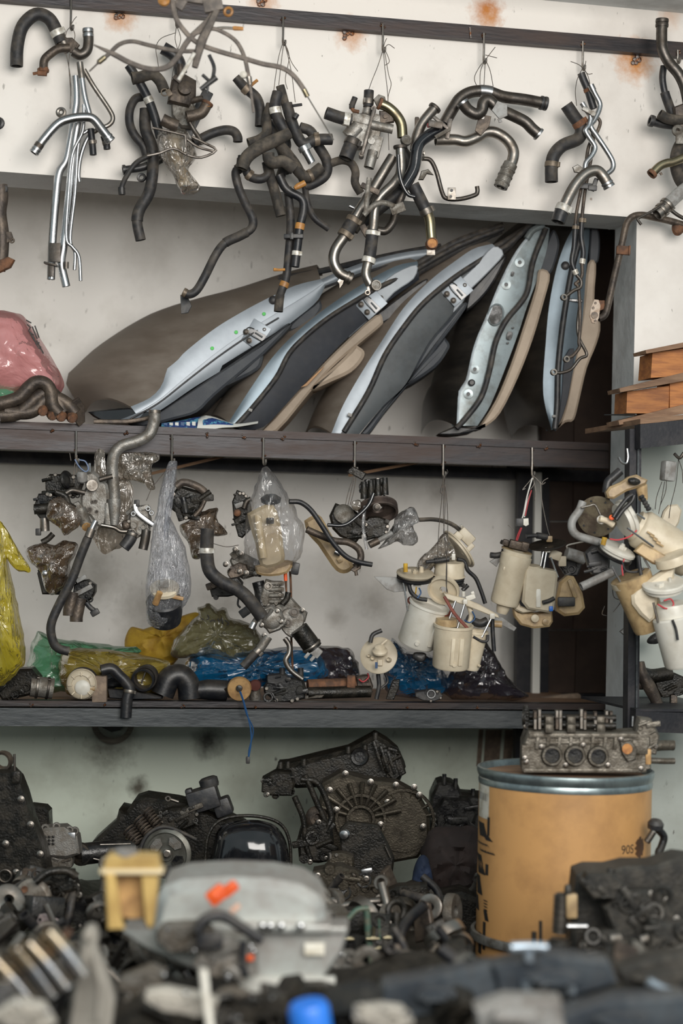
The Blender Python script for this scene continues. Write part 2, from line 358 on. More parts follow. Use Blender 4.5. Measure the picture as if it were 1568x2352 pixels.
KRAFT = PM('drum_fibreboard', (.50, .27, .10), (.30, .155, .06), 7, .45, .80, .50, dust=.0, coat=.12)
BRNP = PM('brown_panel', (.040, .023, .016), (.06, .036, .025), 8, rough=.6)
INK = PM('black_print', (.015, .014, .013), None, rough=.6)
PAPER = PM('white_label', (.70, .68, .60), (.52, .48, .38), 30, rough=.7)
BROWNP = PM('rusty_filter_paint', (.16, .12, .09), (.24, .18, .13), 40, rough=.8, bump=.3)
YELC = PM('yellow_cloth', (.55, .34, .03), (.36, .20, .02), 16, rough=.7, bump=.2, bscale=60)
ORGC = PM('orange_clip_plastic', (.85, .13, .02), (.70, .09, .02), 30, rough=.4)
BLUC = PM('blue_cap_plastic', (.02, .16, .62), None, rough=.4)
MAGB = PM('magazine_print', (.03, .06, .20), (.10, .32, .45), 55, .5, .56, .35)
PVCP = PM('paper_white', (.62, .62, .58), None, rough=.6)
MAROON = PM('dark_fabric_bag', (.030, .020, .018), (.05, .032, .028), 12, rough=.8, bump=.3, bscale=50)
BLUR = PM('blue_rag', (.012, .022, .05), (.02, .035, .08), 12, rough=.8)
BAGC = film('clear_bag', (.78, .78, .80), .07, .42, .12, 30, .55, (.3, .26, .2), .10, wr=(1.6, 1.6, .35))
BAGW = film('milky_bag', (.72, .74, .80), .22, .5, .14, 60, .8, (.3, .27, .22), .10, wr=(2.5, 2.5, .18))
BAGB = film('brown_dirty_film', (.20, .125, .065), .50, .6, .14, 45, 1.0, (.035, .022, .012), .55)
BAGBL = film('tan_dirty_film', (.38, .32, .25), .30, .6, .14, 38, 1.0, (.15, .10, .06), .30)
BAGG = film('grey_film', (.42, .41, .40), .55, .5, .18, 45, .9, (.2, .17, .13), .3)
BAGP = film('pink_bag_film', (.92, .46, .46), .86, .45, .22, 11, .9, (.5, .2, .19), .25, wr=(1, 1, 1))
BAGY = film('yellow_bag_film', (.72, .60, .05), .70, .5, .2, 15, 1.0, (.35, .27, .05), .35, wr=(1.8, 1.8, .3))
BAGO = film('olive_bag_film', (.42, .32, .06), .86, .4, .22, 13, 1.0, (.16, .11, .03), .5, wr=(.5, 1, 1.8))
BAGOL = film('dirty_olive_film', (.26, .24, .12), .82, .4, .22, 13, 1.0, (.07, .06, .035), .55, wr=(1, 1, 1))
BAGGN = film('green_bag_film', (.16, .45, .25), .86, .45, .2, 12, 1.0, (.05, .14, .08), .4, wr=(.6, 1, 1.4))
BAGBU = film('blue_bag_film', (.006, .16, .36), .90, .55, .16, 13, 1.0, (.004, .03, .07), .5, wr=(.6, 1, 1.5))
BAGPU = film('purple_black_film', (.050, .042, .056), .92, .5, .18, 12, 1.0, (.02, .017, .02), .5, wr=(1, 1, 1))
PLASTER = wallmat('grey_plaster', (.64, .66, .66), (.30, .29, .28), (), .5, .5, 9, .5)
# ---------------------------------------------------------------- the room
def slab(px4, Y, dy, b=None):        # box whose front face has these four photo corners (x,y) at depth Y
    b = b or B(); f = [P(x, y, Y) for x, y in px4]; k = [p+V((0, dy, 0)) for p in f]
    return b.add(f+k, [[0, 1, 2, 3], [7, 6, 5, 4], [0, 4, 5, 1], [1, 5, 6, 2], [2, 6, 7, 3], [3, 7, 4, 0]])
rustc = (.52, .21, .045)
st = [(tuple(P(x, y, W0)), r, a, c) for x, y, r, a, c in [
    (278, 36, .060, .85, rustc), (605, 0, .055, .8, rustc), (806, 78, .062, .8, rustc), (1118, 24, .066, .95, (.45, .15, .02)),
    (1124, 44, .045, .8, rustc), (1456, 138, .085, .95, rustc), (1462, 126, .024, .9, (.05, .045, .05)), (1538, 38, .05, .35, rustc), (1357, 457, .006, .8, (.2, .1, .04))]]
WALL = wallmat('white_wall_paint', (.80, .765, .72), (.46, .41, .37), st, .42, .8, 3.2)
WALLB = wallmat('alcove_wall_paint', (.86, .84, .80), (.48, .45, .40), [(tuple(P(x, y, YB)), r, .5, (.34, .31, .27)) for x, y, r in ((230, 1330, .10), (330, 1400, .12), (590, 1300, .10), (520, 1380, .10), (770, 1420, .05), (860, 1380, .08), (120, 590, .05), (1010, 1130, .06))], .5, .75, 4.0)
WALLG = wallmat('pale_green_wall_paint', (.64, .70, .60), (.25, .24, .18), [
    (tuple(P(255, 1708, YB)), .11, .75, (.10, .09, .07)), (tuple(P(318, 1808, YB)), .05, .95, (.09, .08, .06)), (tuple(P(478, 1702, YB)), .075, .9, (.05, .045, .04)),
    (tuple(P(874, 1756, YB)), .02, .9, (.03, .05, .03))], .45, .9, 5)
WALLP = wallmat('grey_green_lower_wall', (.47, .50, .46), (.22, .21, .17), (), .45, .9, 5)  # right pier wall is coloured darker grey-green below the rack deck
zc = P(1380, 13, W0).z                       # ceiling height
xl, xr = P(-700, 400, W0).x, P(2300, 400, W0).x
lA, lB = P(0, 394, W0), P(1462, 499.5, W0); dzl = (lB.z-lA.z)/(lB.x-lA.x)
zL = lA.z+dzl*(xl-lA.x); xc = lB.x; zc2 = lB.z
b = B(); y1 = W0+.2
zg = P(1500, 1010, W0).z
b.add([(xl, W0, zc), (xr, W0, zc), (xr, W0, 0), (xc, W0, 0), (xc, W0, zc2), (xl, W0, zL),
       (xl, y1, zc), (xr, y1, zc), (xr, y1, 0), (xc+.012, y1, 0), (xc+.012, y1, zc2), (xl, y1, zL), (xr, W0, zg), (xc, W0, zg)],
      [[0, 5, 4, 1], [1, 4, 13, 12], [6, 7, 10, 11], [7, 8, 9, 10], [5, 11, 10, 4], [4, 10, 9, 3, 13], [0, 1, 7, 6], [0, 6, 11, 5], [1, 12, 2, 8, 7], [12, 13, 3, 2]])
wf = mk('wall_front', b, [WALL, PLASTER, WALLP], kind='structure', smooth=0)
for i in (4, 5): wf.data.polygons[i].material_index = 1
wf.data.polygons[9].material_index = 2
# broken plaster lip along the inner corner of the opening
b = B(); r_ = random.Random(3); lip = []
for i in range(46):
    t = i/45; a = P(1180+t*225, 503+t*13, y1+.004) if t < 1 else P(1405, 516, y1)
    lip.append(a)
n = len(lip); vs = []
for i, a in enumerate(lip): h = .004+.014*abs(NZ.noise(V((i*.7, 0, 0))))*(.3+i/45); vs += [a, a+V((0, 0, -h)), a+V((0, .02, 0)), a+V((0, .02, -h))]
fs = [];
for i in range(n-1):
    q = i*4; fs += [[q, q+1, q+5, q+4], [q+1, q+3, q+7, q+5], [q+2, q+6, q+7, q+3], [q, q+4, q+6, q+2]]
mk('trim_1', b.add(vs, fs), PLASTER, kind='structure', smooth=0)
zm = P(700, 1650, YB).z
def wallbox(name, a, c, m):
    bb = B().box([(i+j)/2 for i, j in zip(a, c)], [abs(j-i) for i, j in zip(a, c)]); return mk(name, bb, m, kind='structure', smooth=0)
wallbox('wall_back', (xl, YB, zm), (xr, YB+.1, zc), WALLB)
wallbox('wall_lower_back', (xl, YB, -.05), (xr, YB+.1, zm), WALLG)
FLOOR = wallmat('oily_concrete_floor', (.20, .185, .165), (.05, .045, .04), (), .8, .9, 4, .4)
wallbox('floor', (-12, -16, -.06), (14, YB, 0), FLOOR)
wallbox('ceiling', (xl, W0-.34, zc), (xr, YB+.1, zc+.15), PLASTER)
wallbox('wall_left', (xl-.1, W0-.0, 0), (xl, YB+.1, zc), WALLB)
wallbox('wall_right', (xr, W0-.0, 0), (xr+.1, YB+.1, zc), WALLB)
# brown sheet closing the right end of the alcove
brn = root('brown_door_panel', 'dark brown boarded panel closing the right end of the alcove behind the shelves', 'panel', P(1320, 1640, YB-.04))
for i, (x0, x1) in enumerate([(1250, 1322), (1324, 1412)]):
    for (ya, yb) in [(505, 1195), (1199, 1445), (1449, 1720)]:
        mk('board', slab([(x0, ya), (x0-8, yb), (x1-8, yb), (x1, ya)], YB-.05-.004*i, .03), BRNP, brn)
# ---------------------------------------------------------------- top rail with hooks
def hook(b, x, y0, y1, Y, r=2.6, curl=5):
    b.tube([P(x, y0, Y), P(x, (y0+y1)/2, Y), P(x-.5, y1-4, Y), P(x+curl*.4, y1+3, Y-.004), P(x+curl, y1-2, Y-.008), P(x+curl, y1-9, Y-.008)], r*U(x, y0, Y), 8)
def boss(b, x, y, Y, r=6, n=5, seed=0):
    q = random.Random(seed+int(x)); u = U(x, y, Y)
    for i in range(n):
        a = P(x+q.uniform(-r, r), y+q.uniform(-r, r), Y-.001); b.lathe([(.2*r*u, -.004), (r*.62*u, -.002), (r*.55*u, .002), (.1*r*u, .0045)], a, (0, -1, .1), 9)
YR = W0-.030
rail = root('hanging_rail', 'long rusty dark steel rail bolted across the top of the white wall', 'rail', P(800, 60, YR))
mk('bar', slab([(-200, -48), (-200, -15), (1900, 157), (1900, 124)], YR, .028), BEAM, rail)
for x in (275, 602, 800, 1116, 1462):
    yy = .0825*x+ (3 if x != 1116 else -28); b = B(); boss(b, x, yy+12 if x != 602 else 8, W0-.004, 9, 7, 3); mk('anchor_bolt', b, WELD, rail)
for x, y0, y1 in [(163, -14, 66), (405, 12, 60), (650, 38, 101), (879, 55, 117), (1111, 76, 143), (1338, 95, 158), (1556, 115, 142)]:
    b = B(); hook(b, x, y0, y1, YR-.006); h = mk('hook', b, STL, rail)
    b = B(); boss(b, x, y0+4, YR, 5, 4); mk('weld', b, WELD, h)
b = B(); b.tube([P(1079, 63, YR-.002), P(1080, 76, YR-.002), P(1081, 88, YR-.002)], 2.5*U(1080, 70, YR), 8); mk('weld_seam', b, WELD, rail)
# ---------------------------------------------------------------- steel shelving in the alcove
def lev(x, y0, sl): return y0+sl*x
mid = root('steel_shelf', 'upper dark red-brown steel shelf holding the car doors', 'shelf', P(700, 1060, YS))
mk('front_beam', slab([(-150, 979), (-150, 1026), (1398, 1076), (1398, 1036)], YS, .05), BEAM, mid)
mk('top_lip', slab([(-150, 961), (-150, 978), (1398, 1035), (1398, 1018)], YS-.006, .055), BEAM, mid)
mk('rear_beam', slab([(-150, 1030), (-150, 1058), (1398, 1108), (1398, 1082)], YB-.10, .05), BEAMK, mid)
d0 = slab([(-150, 966), (-150, 972), (1398, 1028), (1398, 1022)], YS+.06, YB-YS-.08); mk('deck', d0, WOODD, mid)
for x in (200, 745, 1230):
    y = lev(x, 985, .039); b = B(); a, c = P(x-9, y+2, YS+.05), P(x+9, y+38, YB-.1)
    b.box([(a.x+c.x)/2, (a.y+c.y)/2, a.z-.012], [.03, YB-YS-.14, .03]); mk('cross_bar', b, BEAMK, mid)
for x, y1 in [(175, 1062), (395, 1062), (605, 1064), (815, 1082), (1018, 1092), (1222, 1092)]:
    y0 = lev(x, 984, .036); b = B(); hook(b, x, y0, y1, YS-.008, 2.6, 5); h = mk('hook', b, STL, mid)
    b = B(); boss(b, x, y0+6, YS-.002, 4, 4); mk('weld', b, WELD, h); b = B(); boss(b, x, y0+42, YS-.002, 4, 3, 5); mk('weld', b, WELD, h)
for x in (120, 290, 475, 560, 650, 955, 1100, 1255):
    b = B(); boss(b, x, lev(x, 982, .037), YS-.004, 5, 4, 2); mk('weld', b, WELD, mid)
low = root('steel_shelf', 'lower grey steel shelf holding plastic bags and small parts', 'shelf', P(700, 1668, YS))
mk('front_beam', slab([(-150, 1625), (-150, 1667), (1396, 1674), (1396, 1634)], YS, .05), BEAMG, low)
mk('top_lip', slab([(-150, 1608), (-150, 1621), (1396, 1631), (1396, 1617)], YS-.006, .055), BEAM, low)
mk('rear_beam', slab([(-150, 1590), (-150, 1622), (1396, 1627), (1396, 1594)], YB-.10, .05), BEAMK, low)
mk('deck', slab([(-150, 1609), (-150, 1616), (1396, 1626), (1396, 1618)], YS+.05, YB-YS-.07), WOODD, low)
for x in (72, 238, 420, 585, 770, 935, 1095):
    b = B(); boss(b, x, lev(x, 1619, .006), YS-.004, 4, 4, 2); mk('weld', b, WELD, low)
fr = root('shelf_frame', 'black angle-iron uprights of the alcove shelving beside the brown panel', 'frame', P(1210, 2100, YB-.12))
mk('upright', slab([(1190, 1085), (1180, 2150), (1232, 2150), (1236, 1085)], YB-.14, .03), BEAMK, fr)
mk('upright', slab([(1244, 1085), (1236, 2150), (1256, 2150), (1262, 1085)], YB-.13, .03), BEAMK, fr)
mk('pale_batten', slab([(1229, 1085), (1222, 1600), (1239, 1600), (1244, 1085)], YB-.165, .02), PVCP, fr, label='pale narrow strip')
# small lath leaning behind the upper shelf beam
b = B(); b.tube([P(330, 1092, YS+.2), P(522, 1046, YS+.14)], .005, 6, (0, 0), 0); mk('lath', b, WOODD, mid)
b = B(); b.tube([P(800, 1092, YS+.2), P(960, 1062, YS+.14)], .005, 6, (0, 0), 0); mk('lath', b, WOODD, mid)
# right-hand rack
rk = root('steel_rack', 'black steel rack standing against the right wall under the wooden pallets', 'rack', P(1458, 2100, W0-.40))
mk('upright', slab([(1446, 985), (1437, 2200), (1462, 2200), (1473, 985)], W0-.38, .035), BEAMK, rk)
b = slab([(1464, 985), (1456, 2200), (1459, 2200), (1468, 985)], W0-.388, .01); mk('upright_edge', b, BEAMG, rk)
mk('front_beam', slab([(1470, 975), (1470, 1030), (1700, 1006), (1700, 948)], W0-.42, .04), BEAMK, rk)
mk('lower_beam', slab([(1460, 1634), (1458, 1680), (1700, 1690), (1700, 1636)], W0-.42, .04), BEAMK, rk)
mk('deck', slab([(1470, 962), (1470, 974), (1700, 952), (1700, 940)], W0-.42, .41), WOODD, rk)
mk('lower_deck', slab([(1460, 1628), (1460, 1634), (1700, 1640), (1700, 1630)], W0-.42, .41), BEAMK, rk)
b = B(); b.tube([P(1388, 953, W0-.1), P(1460, 952, W0-.36)], .0022, 6, (0, 0), 0); mk('thin_bar', b, BEAMG, rk)
# ---------------------------------------------------------------- pipes and hoses
def pathpts(pts, Y):
    return [P(p[0], p[1], Y+(p[2] if len(p) > 2 else 0)) for p in pts]
def radii(pts, r, Y):
    return [(p[3] if len(p) > 3 else r)*U(p[0], p[1], Y) for p in pts]
def along(pts, rad, t):
    pp, rr = catmull(pts, rad, 8); x = t*(len(pp)-1); i = min(int(x), len(pp)-2); q = x-i
    return pp[i].lerp(pp[i+1], q), (pp[i+1]-pp[i]).normalized(), rr[i]+(rr[i+1]-rr[i])*q
def band(par, pts, rad, t, m, w=6.0, k=1.14, ear=True, name='clamp'):
    c, d, r = along(pts, rad, t); u = rad[0]/rad[0]*U(800, 300, W0); w = w*u; R = r*k
    b = B(); b.lathe([(r*.9, -w), (R, -w), (R*1.03, -w*.6), (R*1.03, w*.6), (R, w), (r*.9, w)], c, d, 18)
    if ear:
        s = d.cross(V((0, 1, 0))); s = s.normalized() if s.length > 1e-3 else V((1, 0, 0))
        e = c+(s*.75+V((0, -.65, 0)))*R*1.08
        b.lathe([(w*.5, -w*.9), (w*.65, -w*.9), (w*.65, w*.9), (w*.4, w*.9)], e, d, 8)
    return mk(name, b, m, par)
def endring(par, pts, rad, end, m, k=1.18, w=3.2, inner=True, n=1):
    pp, rr = catmull(pts, rad, 8); c = pp[0] if end == 0 else pp[-1]
    d = (pp[0]-pp[1]).normalized() if end == 0 else (pp[-1]-pp[-2]).normalized(); r = rr[0] if end == 0 else rr[-1]
    u = U(800, 300, W0); w = w*u; b = B(); pr = []
    for i in range(n):
        o = -i*w*2.6
        pr = [(r*.84, o-w), (r*k*.96, o-w), (r*k, o), (r*k*.96, o+w), (r*.80, o+w)]
        b.lathe(pr+[(r*.84, o-w)], c, d, 20, False)
    return mk('end_ring', b, m, par)
def hose(label, pts, r, m, Y, name='rubber_hose', cat='hose', clamps=(), rings=(), open_=(1, 1), group=None, seg=14, sleeves=(), parent=None, part='tube', kink=5):
    pp, rr = pathpts(pts, Y), radii(pts, r, Y); b = B(); b.tube(pp, rr, seg, open_, kink)
    if parent is None and not (clamps or rings or sleeves): return mk(name, b, m, None, label, cat, group)
    rt_ = parent or root(name, label, cat, pp[0], group)
    mk(part, b, m, rt_)
    for c in clamps: band(rt_, pp, rr, *c)
    for e in rings: endring(rt_, pp, rr, *e)
    for t0, t1, sm, k in sleeves:
        q, q2 = catmull(pp, rr, 8); n = len(q)-1; a, z = int(t0*n), max(int(t1*n), int(t0*n)+1)
        bb = B(); bb.tube(q[a:z+1], [x*k for x in q2[a:z+1]], 16, (1, 1), 0); mk('rubber_sleeve', bb, sm, rt_)
    return rt_
def wires(label, ps, Y, m=None, r=.9, name='tie_wire', cat='wire', group=None):
    b = B()
    for pts in ps: b.tube(pathpts(pts, Y), r*U(pts[0][0], pts[0][1], Y), 5, (0, 0), 4)
    return mk(name, b, m or WIRE, None, label, cat, group)
H = W0-.045
# --- bundle 1
hose('thick black hose bent like a walking-stick at the far left of the rail', [(38, 152), (40, 105), (52, 60), (82, 33), (112, 42), (130, 72), (141, 98)], 15, RUB, H-.02, clamps=[(.86, WHC, 7, 1.06)])
t = root('thermostat_elbow', 'brown corroded branching flange wrapped in foil below the walking-stick hose', 'fitting', P(130, 120, H))
hose('', [(143, 92), (150, 105), (158, 118)], 12, STL, H-.02, parent=t, part='stub')
hose('', [(160, 110), (135, 112), (118, 122), (102, 138), (100, 162)], 10, RSTD, H-.03, parent=t, part='branch', rings=[(1, RST, 1.3)])
b = B(F(158, 103, H-.03, 0, 20, 0)); b.prism([(-22, -14), (18, -16), (24, 8), (2, 18), (-18, 10)], -4, 5, 1.5); mk('flange', b, RSTD, t)
b = B(F(99, 163, H-.035, 0, -25, 0)); b.prism([(-16, -4), (2, -14), (14, 2), (4, 12), (-10, 10)], -4, 5, 1.5); b.cyl((-24, 0, 4), (-8, 0, 0), 3.5); mk('flange', b, RST, t)
hose('stubby black elbow pipe with a chrome mouth pointing up, left end of the rail', [(168, 118), (184, 126), (199, 116), (203, 95), (202, 70)], 12, DST, H-.03, name='elbow_pipe', cat='pipe', rings=[(1, CHR, 1.1, 4, True, 2)])
g = root('coolant_pipe', 'long bundle of bright zinc pipes hanging below the lintel with a flat bracket', 'pipe', P(165, 300, H))
hose('', [(174, 175), (176, 225), (172, 260), (161, 327), (152, 369), (136, 396), (129, 446), (120, 560), (117, 642)], 9.5, CHR, H-.02, parent=g, part='pipe')
hose('', [(182, 262), (172, 320), (165, 380), (156, 470), (146, 565), (141, 605), (152, 658)], 9.5, CHR, H-.035, parent=g, part='pipe')
hose('', [(192, 240), (190, 300), (166, 355), (157, 446), (152, 545), (166, 567), (181, 590), (185, 645)], 4, CHR, H-.05, parent=g, part='pipe')
hose('', [(200, 300), (181, 326), (172, 446), (161, 548), (172, 580), (171, 620)], 4, CHR, H-.045, parent=g, part='pipe')
hose('', [(212, 300), (195, 330), (184, 365), (180, 400), (182, 418)], 5, CHR, H-.03, parent=g, part='pipe')
hose('', [(183, 143), (188, 180), (194, 220), (205, 262)], 7, CHR, H-.05, parent=g, part='pipe', sleeves=[(0, .35, STL, 1.1)])
hose('', [(193, 160), (215, 198), (250, 250), (259, 272), (250, 287), (228, 296), (205, 310)], 5.5, STL, H-.03, parent=g, part='pipe')
b = B(F(126, 580, H-.05, 0, 2, 0)); b.box((0, 0, 0), (26, 5, 44), 1.5); b.box((-8, -4, -28), (30, 22, 5), 1.5, (0, 12, 0)); b.box((-6, -8, -42), (13, 4, 30), 1.5); mk('bracket', b, DST, g)
b = B(F(148, 618, H-.05, 0, -20, 0)); b.cyl((4, 0, 0), (10, -2, 14), 6, 6, 12, (0, 1)); mk('stub', b, STL, g)
b = B(F(140, 258, H-.05)); b.ring((0, 0, 0), (0, 1, 0), 8, 4.5); b.box((10, 0, -8), (14, 6, 8), 2, (0, 25, 0)); mk('lug', b, STL, g)
for pts in ([(208, 296), (212, 330), (214, 356)], [(238, 312), (244, 330), (246, 343)]): hose('', pts, 8, RUBB, H-.04, parent=g, part='rubber_stub', clamps=[(.45, STL, 4, 1.1)])
hose('chrome bow-shaped cross pipe lying over the zinc pipe bundle', [(79, 349), (101, 319), (132, 285), (160, 273), (193, 269), (214, 273), (234, 297), (253, 322)], 10.5, CHR, H-.075, name='cross_pipe', cat='pipe', rings=[(0, CHR, 1.12, 3, True, 2), (1, CHR, 1.15, 3, True, 2)], sleeves=[(.02, .09, DST, 1.04)])
wires('thin wire holding the walking-stick hose and zinc pipes to the first hook', [[(163, 60), (152, 75), (150, 110), (162, 180), (161, 250)], [(165, 60), (172, 80), (168, 100), (158, 140), (163, 220)], [(160, 62), (170, 45), (176, 38)]], H-.03)
# --- bundle 2
hose('C-shaped black hose on the left of the second bundle', [(328, 222), (310, 228), (298, 253), (298, 285), (310, 312), (328, 334), (336, 356)], 10, RUB, H-.02)
hose('long wavy black hose hanging below the second bundle with a narrow end nipple', [(334, 250), (334, 296), (350, 342), (350, 400), (341, 445), (320, 482), (315, 512), (323, 552)], 12, RUB, H-.035, sleeves=[(.0, .84, RUB, 1.12)])
hose('straight black hose with a pale clamp crossing the second bundle', [(295, 150), (319, 187), (340, 227), (355, 268), (368, 316)], 10.5, RUBB, H-.06, clamps=[(.52, WHC, 7, 1.06, False)])
hose('muddy rubber elbow with a wide open mouth at the top left of the second bundle', [(303, 180, 0, 15), (322, 177), (349, 171), (367, 186), (377, 208)], 13, RUBM, H-.075)
hose('short fat black hose end sticking out at the top of the second bundle', [(374, 110), (396, 124), (410, 142), (415, 168)], 15, RUBB, H-.02)
hose('black hose curling out to the right of the second bundle', [(445, 328), (483, 308), (515, 299), (536, 302), (545, 314), (546, 326)], 11, RUB, H-.03)
hose('thin black hose drooping at the lower left of the second bundle', [(345, 356), (313, 374), (292, 402), (280, 428), (280, 447)], 6, RUB, H-.05, sleeves=[(.8, 1, RUBB, 1.35)])
hose('short dark crossing hose behind the lower second bundle', [(285, 390), (319, 386), (345, 378), (370, 366)], 9, RUBB, H-.015, rings=[(0, RUBB, 1.3)])
b = B(F(325, 408, H-.03)); b.lathe([(5, -5), (9, -6), (11, 0), (9, 6), (5, 5), (5, -5)], (0, 0, 0), (0, 1, 0), 16, False); mk('rubber_grommet', b, RUBB, None, 'small black ring grommet at the bottom of the second bundle', 'grommet')
g = root('thermostat_housing', 'brown dusty cast housing with open pipe mouths in the middle of the second bundle', 'housing', P(420, 230, H-.06))
b = B(F(418, 212, H-.06, 0, 8, 10)); b.prism([(-30, -30), (20, -34), (32, -5), (28, 30), (-5, 42), (-28, 22)], -16, 18, 6); b.lathe([(16, 0), (16, 10), (8, 13)], (4, -16, 4), (0, -1, .2), 16); b.cyl((20, -4, -18), (48, -14, -8), 8, 7, 12, (0, 1)); b.box((-16, -16, 24), (22, 8, 12), 3, (0, 30, 0)); b.cyl((-8, -4, 35), (-14, -6, 62), 9, 7); mk('casting', b, RSTD, g, smooth=50)
b = B(F(424, 262, H-.05, 0, -10, 0)); b.prism([(-26, 30), (20, 34), (30, 0), (14, -36), (-14, -30), (-30, 0)], -12, 16, 5); mk('casting', b, ALD, g)
hose('', [(428, 268), (450, 264), (464, 258), (476, 238)], 13, RSTD, H-.10, parent=g, part='outlet', rings=[(1, RST, 1.1)])
b = B(F(478, 236, H-.112)); b.lathe([(10.5, 0), (10.5, 1)], (-2.5, 4, -1), (.45, -1, .8), 16); mk('bore', b, ORGR, g)
hose('', [(408, 290), (392, 284), (372, 274)], 14, RSTD, H-.10, parent=g, part='outlet')
hose('', [(433, 277), (445, 298), (458, 318), (464, 332)], 5.5, DST, H-.09, parent=g, part='bracket_arm')
b = B(F(378, 212, H-.09, 0, -30, 0)); b.ring((0, 0, 0), (0, 1, 0), 8, 1.6, 16, 6); b.box((8, 0, -6), (12, 5, 16), 1); mk('spring_clip', b, TANC, g)
b = B(); b.box(P(452, 262, H-.02), (.03, .01, .14), .004, (0, 25, 0)); mk('backing_strap', b, BLK, g)
f = B(); u = U(420, 320, H)
for pts in ([(350, 294), (388, 302), (425, 311)], [(425, 311), (427, 340), (429, 357)], [(338, 358), (366, 352), (398, 341), (430, 356), (462, 362), (496, 345), (468, 328), (440, 314)], [(429, 320), (455, 338), (492, 348)]): f.tube(pathpts(pts, H-.125), 3.1*u, 7, (0, 0), 3)
mk('wire_bracket', f, DST, None, 'bent steel rod bracket across the plastic-wrapped hose of the second bundle', 'bracket')
g = root('plastic_wrapped_hose', 'crumpled dirty clear plastic bag with a pale hose inside, hanging in the second bundle', 'bag', P(410, 370, H-.08))
ol = [(-45, 70), (15, 76), (36, 40), (44, 10), (24, -18), (34, -48), (50, -58), (44, -76), (14, -82), (-2, -62), (-24, -20), (-48, 18)]
b = B(F(410, 370, H-.085)); b.pillow(ol, 22, 14, 3, 7); mk('film', b, BAGBL, g)
hose('', [(398, 308), (404, 345), (414, 380), (424, 428)], 15, CRM, H-.078, parent=g, part='wrapped_hose')
wires('thin tangled wire tying the second bundle to its hook', [[(405, 60), (402, 90), (408, 120), (398, 160), (392, 200)], [(404, 75), (370, 88), (358, 110), (362, 140), (366, 170)], [(406, 60), (415, 90), (404, 130), (406, 175)], [(400, 200), (410, 250), (420, 290)]], H-.04)
# --- control cables, nearer the camera
Q = 4.30
cc = lambda label, pts, r, m, **k: hose(label, pts, r, m, Q, name='control_cable', cat='cable', open_=(0, 0), seg=8, **k)
cc('brown control cable arching out to the left above the second bundle', [(205, 164, 0, 2), (222, 148, 0, 2), (228, 142, 0, 5), (250, 124), (274, 102), (304, 95), (343, 104), (400, 116), (452, 118)], 5, CBL, sleeves=[(.22, .34, GLD, 1.25)])
cc('brown control cable sweeping low in front of the second bundle up to the ceiling', [(215, 103, 0, 2), (262, 125), (298, 144), (340, 158), (379, 156), (405, 134), (435, 89), (483, 39), (505, -20)], 6.5, CBL)
cc('long grey control cable reaching right to a bare steel tail', [(392, -30), (402, 36), (426, 74), (453, 98), (490, 114), (563, 135), (604, 147), (645, 155), (672, 172), (694, 200), (706, 222)], 6, CBL, sleeves=[(.93, 1, GLD, 1.0)])
b = B(); b.tube(pathpts([(706, 222), (735, 270), (766, 322)], Q), 1.6*U(700, 200, Q), 6); mk('cable_core', b, STL, None, 'bare steel tail of the long grey control cable', 'cable')
cc('dark control cable hooking down to a pale ball end over the third bundle', [(440, 80), (483, 66), (512, 74), (542, 95), (560, 128), (570, 172), (576, 210, 0, 3.2), (582, 258, 0, 3.2)], 5, CBL, sleeves=[(.74, .82, STL, 1.5)])
b = B(F(559, 172, Q)); b.lathe([(3, -9), (8, -6), (9, 0), (8, 6), (3, 9)], (0, 0, 0), (0, -1, 0), 14); mk('cable_ball_end', b, WHP, None, 'pale round cable end in front of the third bundle', 'cable end')
cc('short black cable looping beside the second bundle', [(480, 126), (491, 152), (490, 172), (486, 186)], 4.5, BLK)
b = B(F(478, 192, Q, 0, -38, 0)); b.cyl((-22, 0, 0), (24, 0, 0), 5.5, 7); b.cyl((6, 0, 0), (2, 0, 24), 4); b.cyl((0, 0, 0), (-16, 0, -16), 3); mk('cable_end_fitting', b, BLK, None, 'black T-shaped cable end fitting below the short black cable', 'fitting')
g = root('cable_lever', 'grey metal lever and bracket from which the control cables spread', 'lever', P(470, 80, Q))
b = B(); b.tube(pathpts([(500, 18), (480, 60), (462, 98), (447, 155)], Q-.01), [x*U(460, 90, Q) for x in (7, 9, 11, 7)], 8); mk('arm', b, CBL, g)
b = B(); b.tube(pathpts([(446, 122), (428, 154), (410, 184)], Q-.02), 4.5*U(460, 90, Q), 8); mk('tie_rod', b, WHC, g)
b = B(F(470, 8, Q, 0, 8, 0)); b.box((-20, 0, 8), (90, 16, 22), 3); b.box((20, -2, -2), (44, 18, 30), 3, (0, -20, 0)); b.box((-52, 0, 0), (26, 14, 44), 3, (0, 24, 0)); mk('bracket', b, CBL, g)
b = B(); b.tube(pathpts([(534, 65), (540, 65), (558, 66)], Q), [x*U(540, 65, Q) for x in (4, 5.5, 4.5)], 8); b2 = mk('orange_tip', b, ORG, g)
b = B(); b.tube(pathpts([(480, 68), (510, 64), (536, 65)], Q), 3.4*U(540, 65, Q), 8); mk('cable_tail', b, STL, g)
b = B(F(524, 27, Q)); b.ring((0, 0, 0), (.2, 1, 0), 9, 3.5, 18, 8); mk('orange_clip', b, ORG, g)
b = B(F(376, 1, Q)); b.lathe([(4, -8), (13, -6), (14, 0), (9, 6)], (0, 0, 0), (0, -1, .6), 14); mk('orange_clip', b, ORG, g)
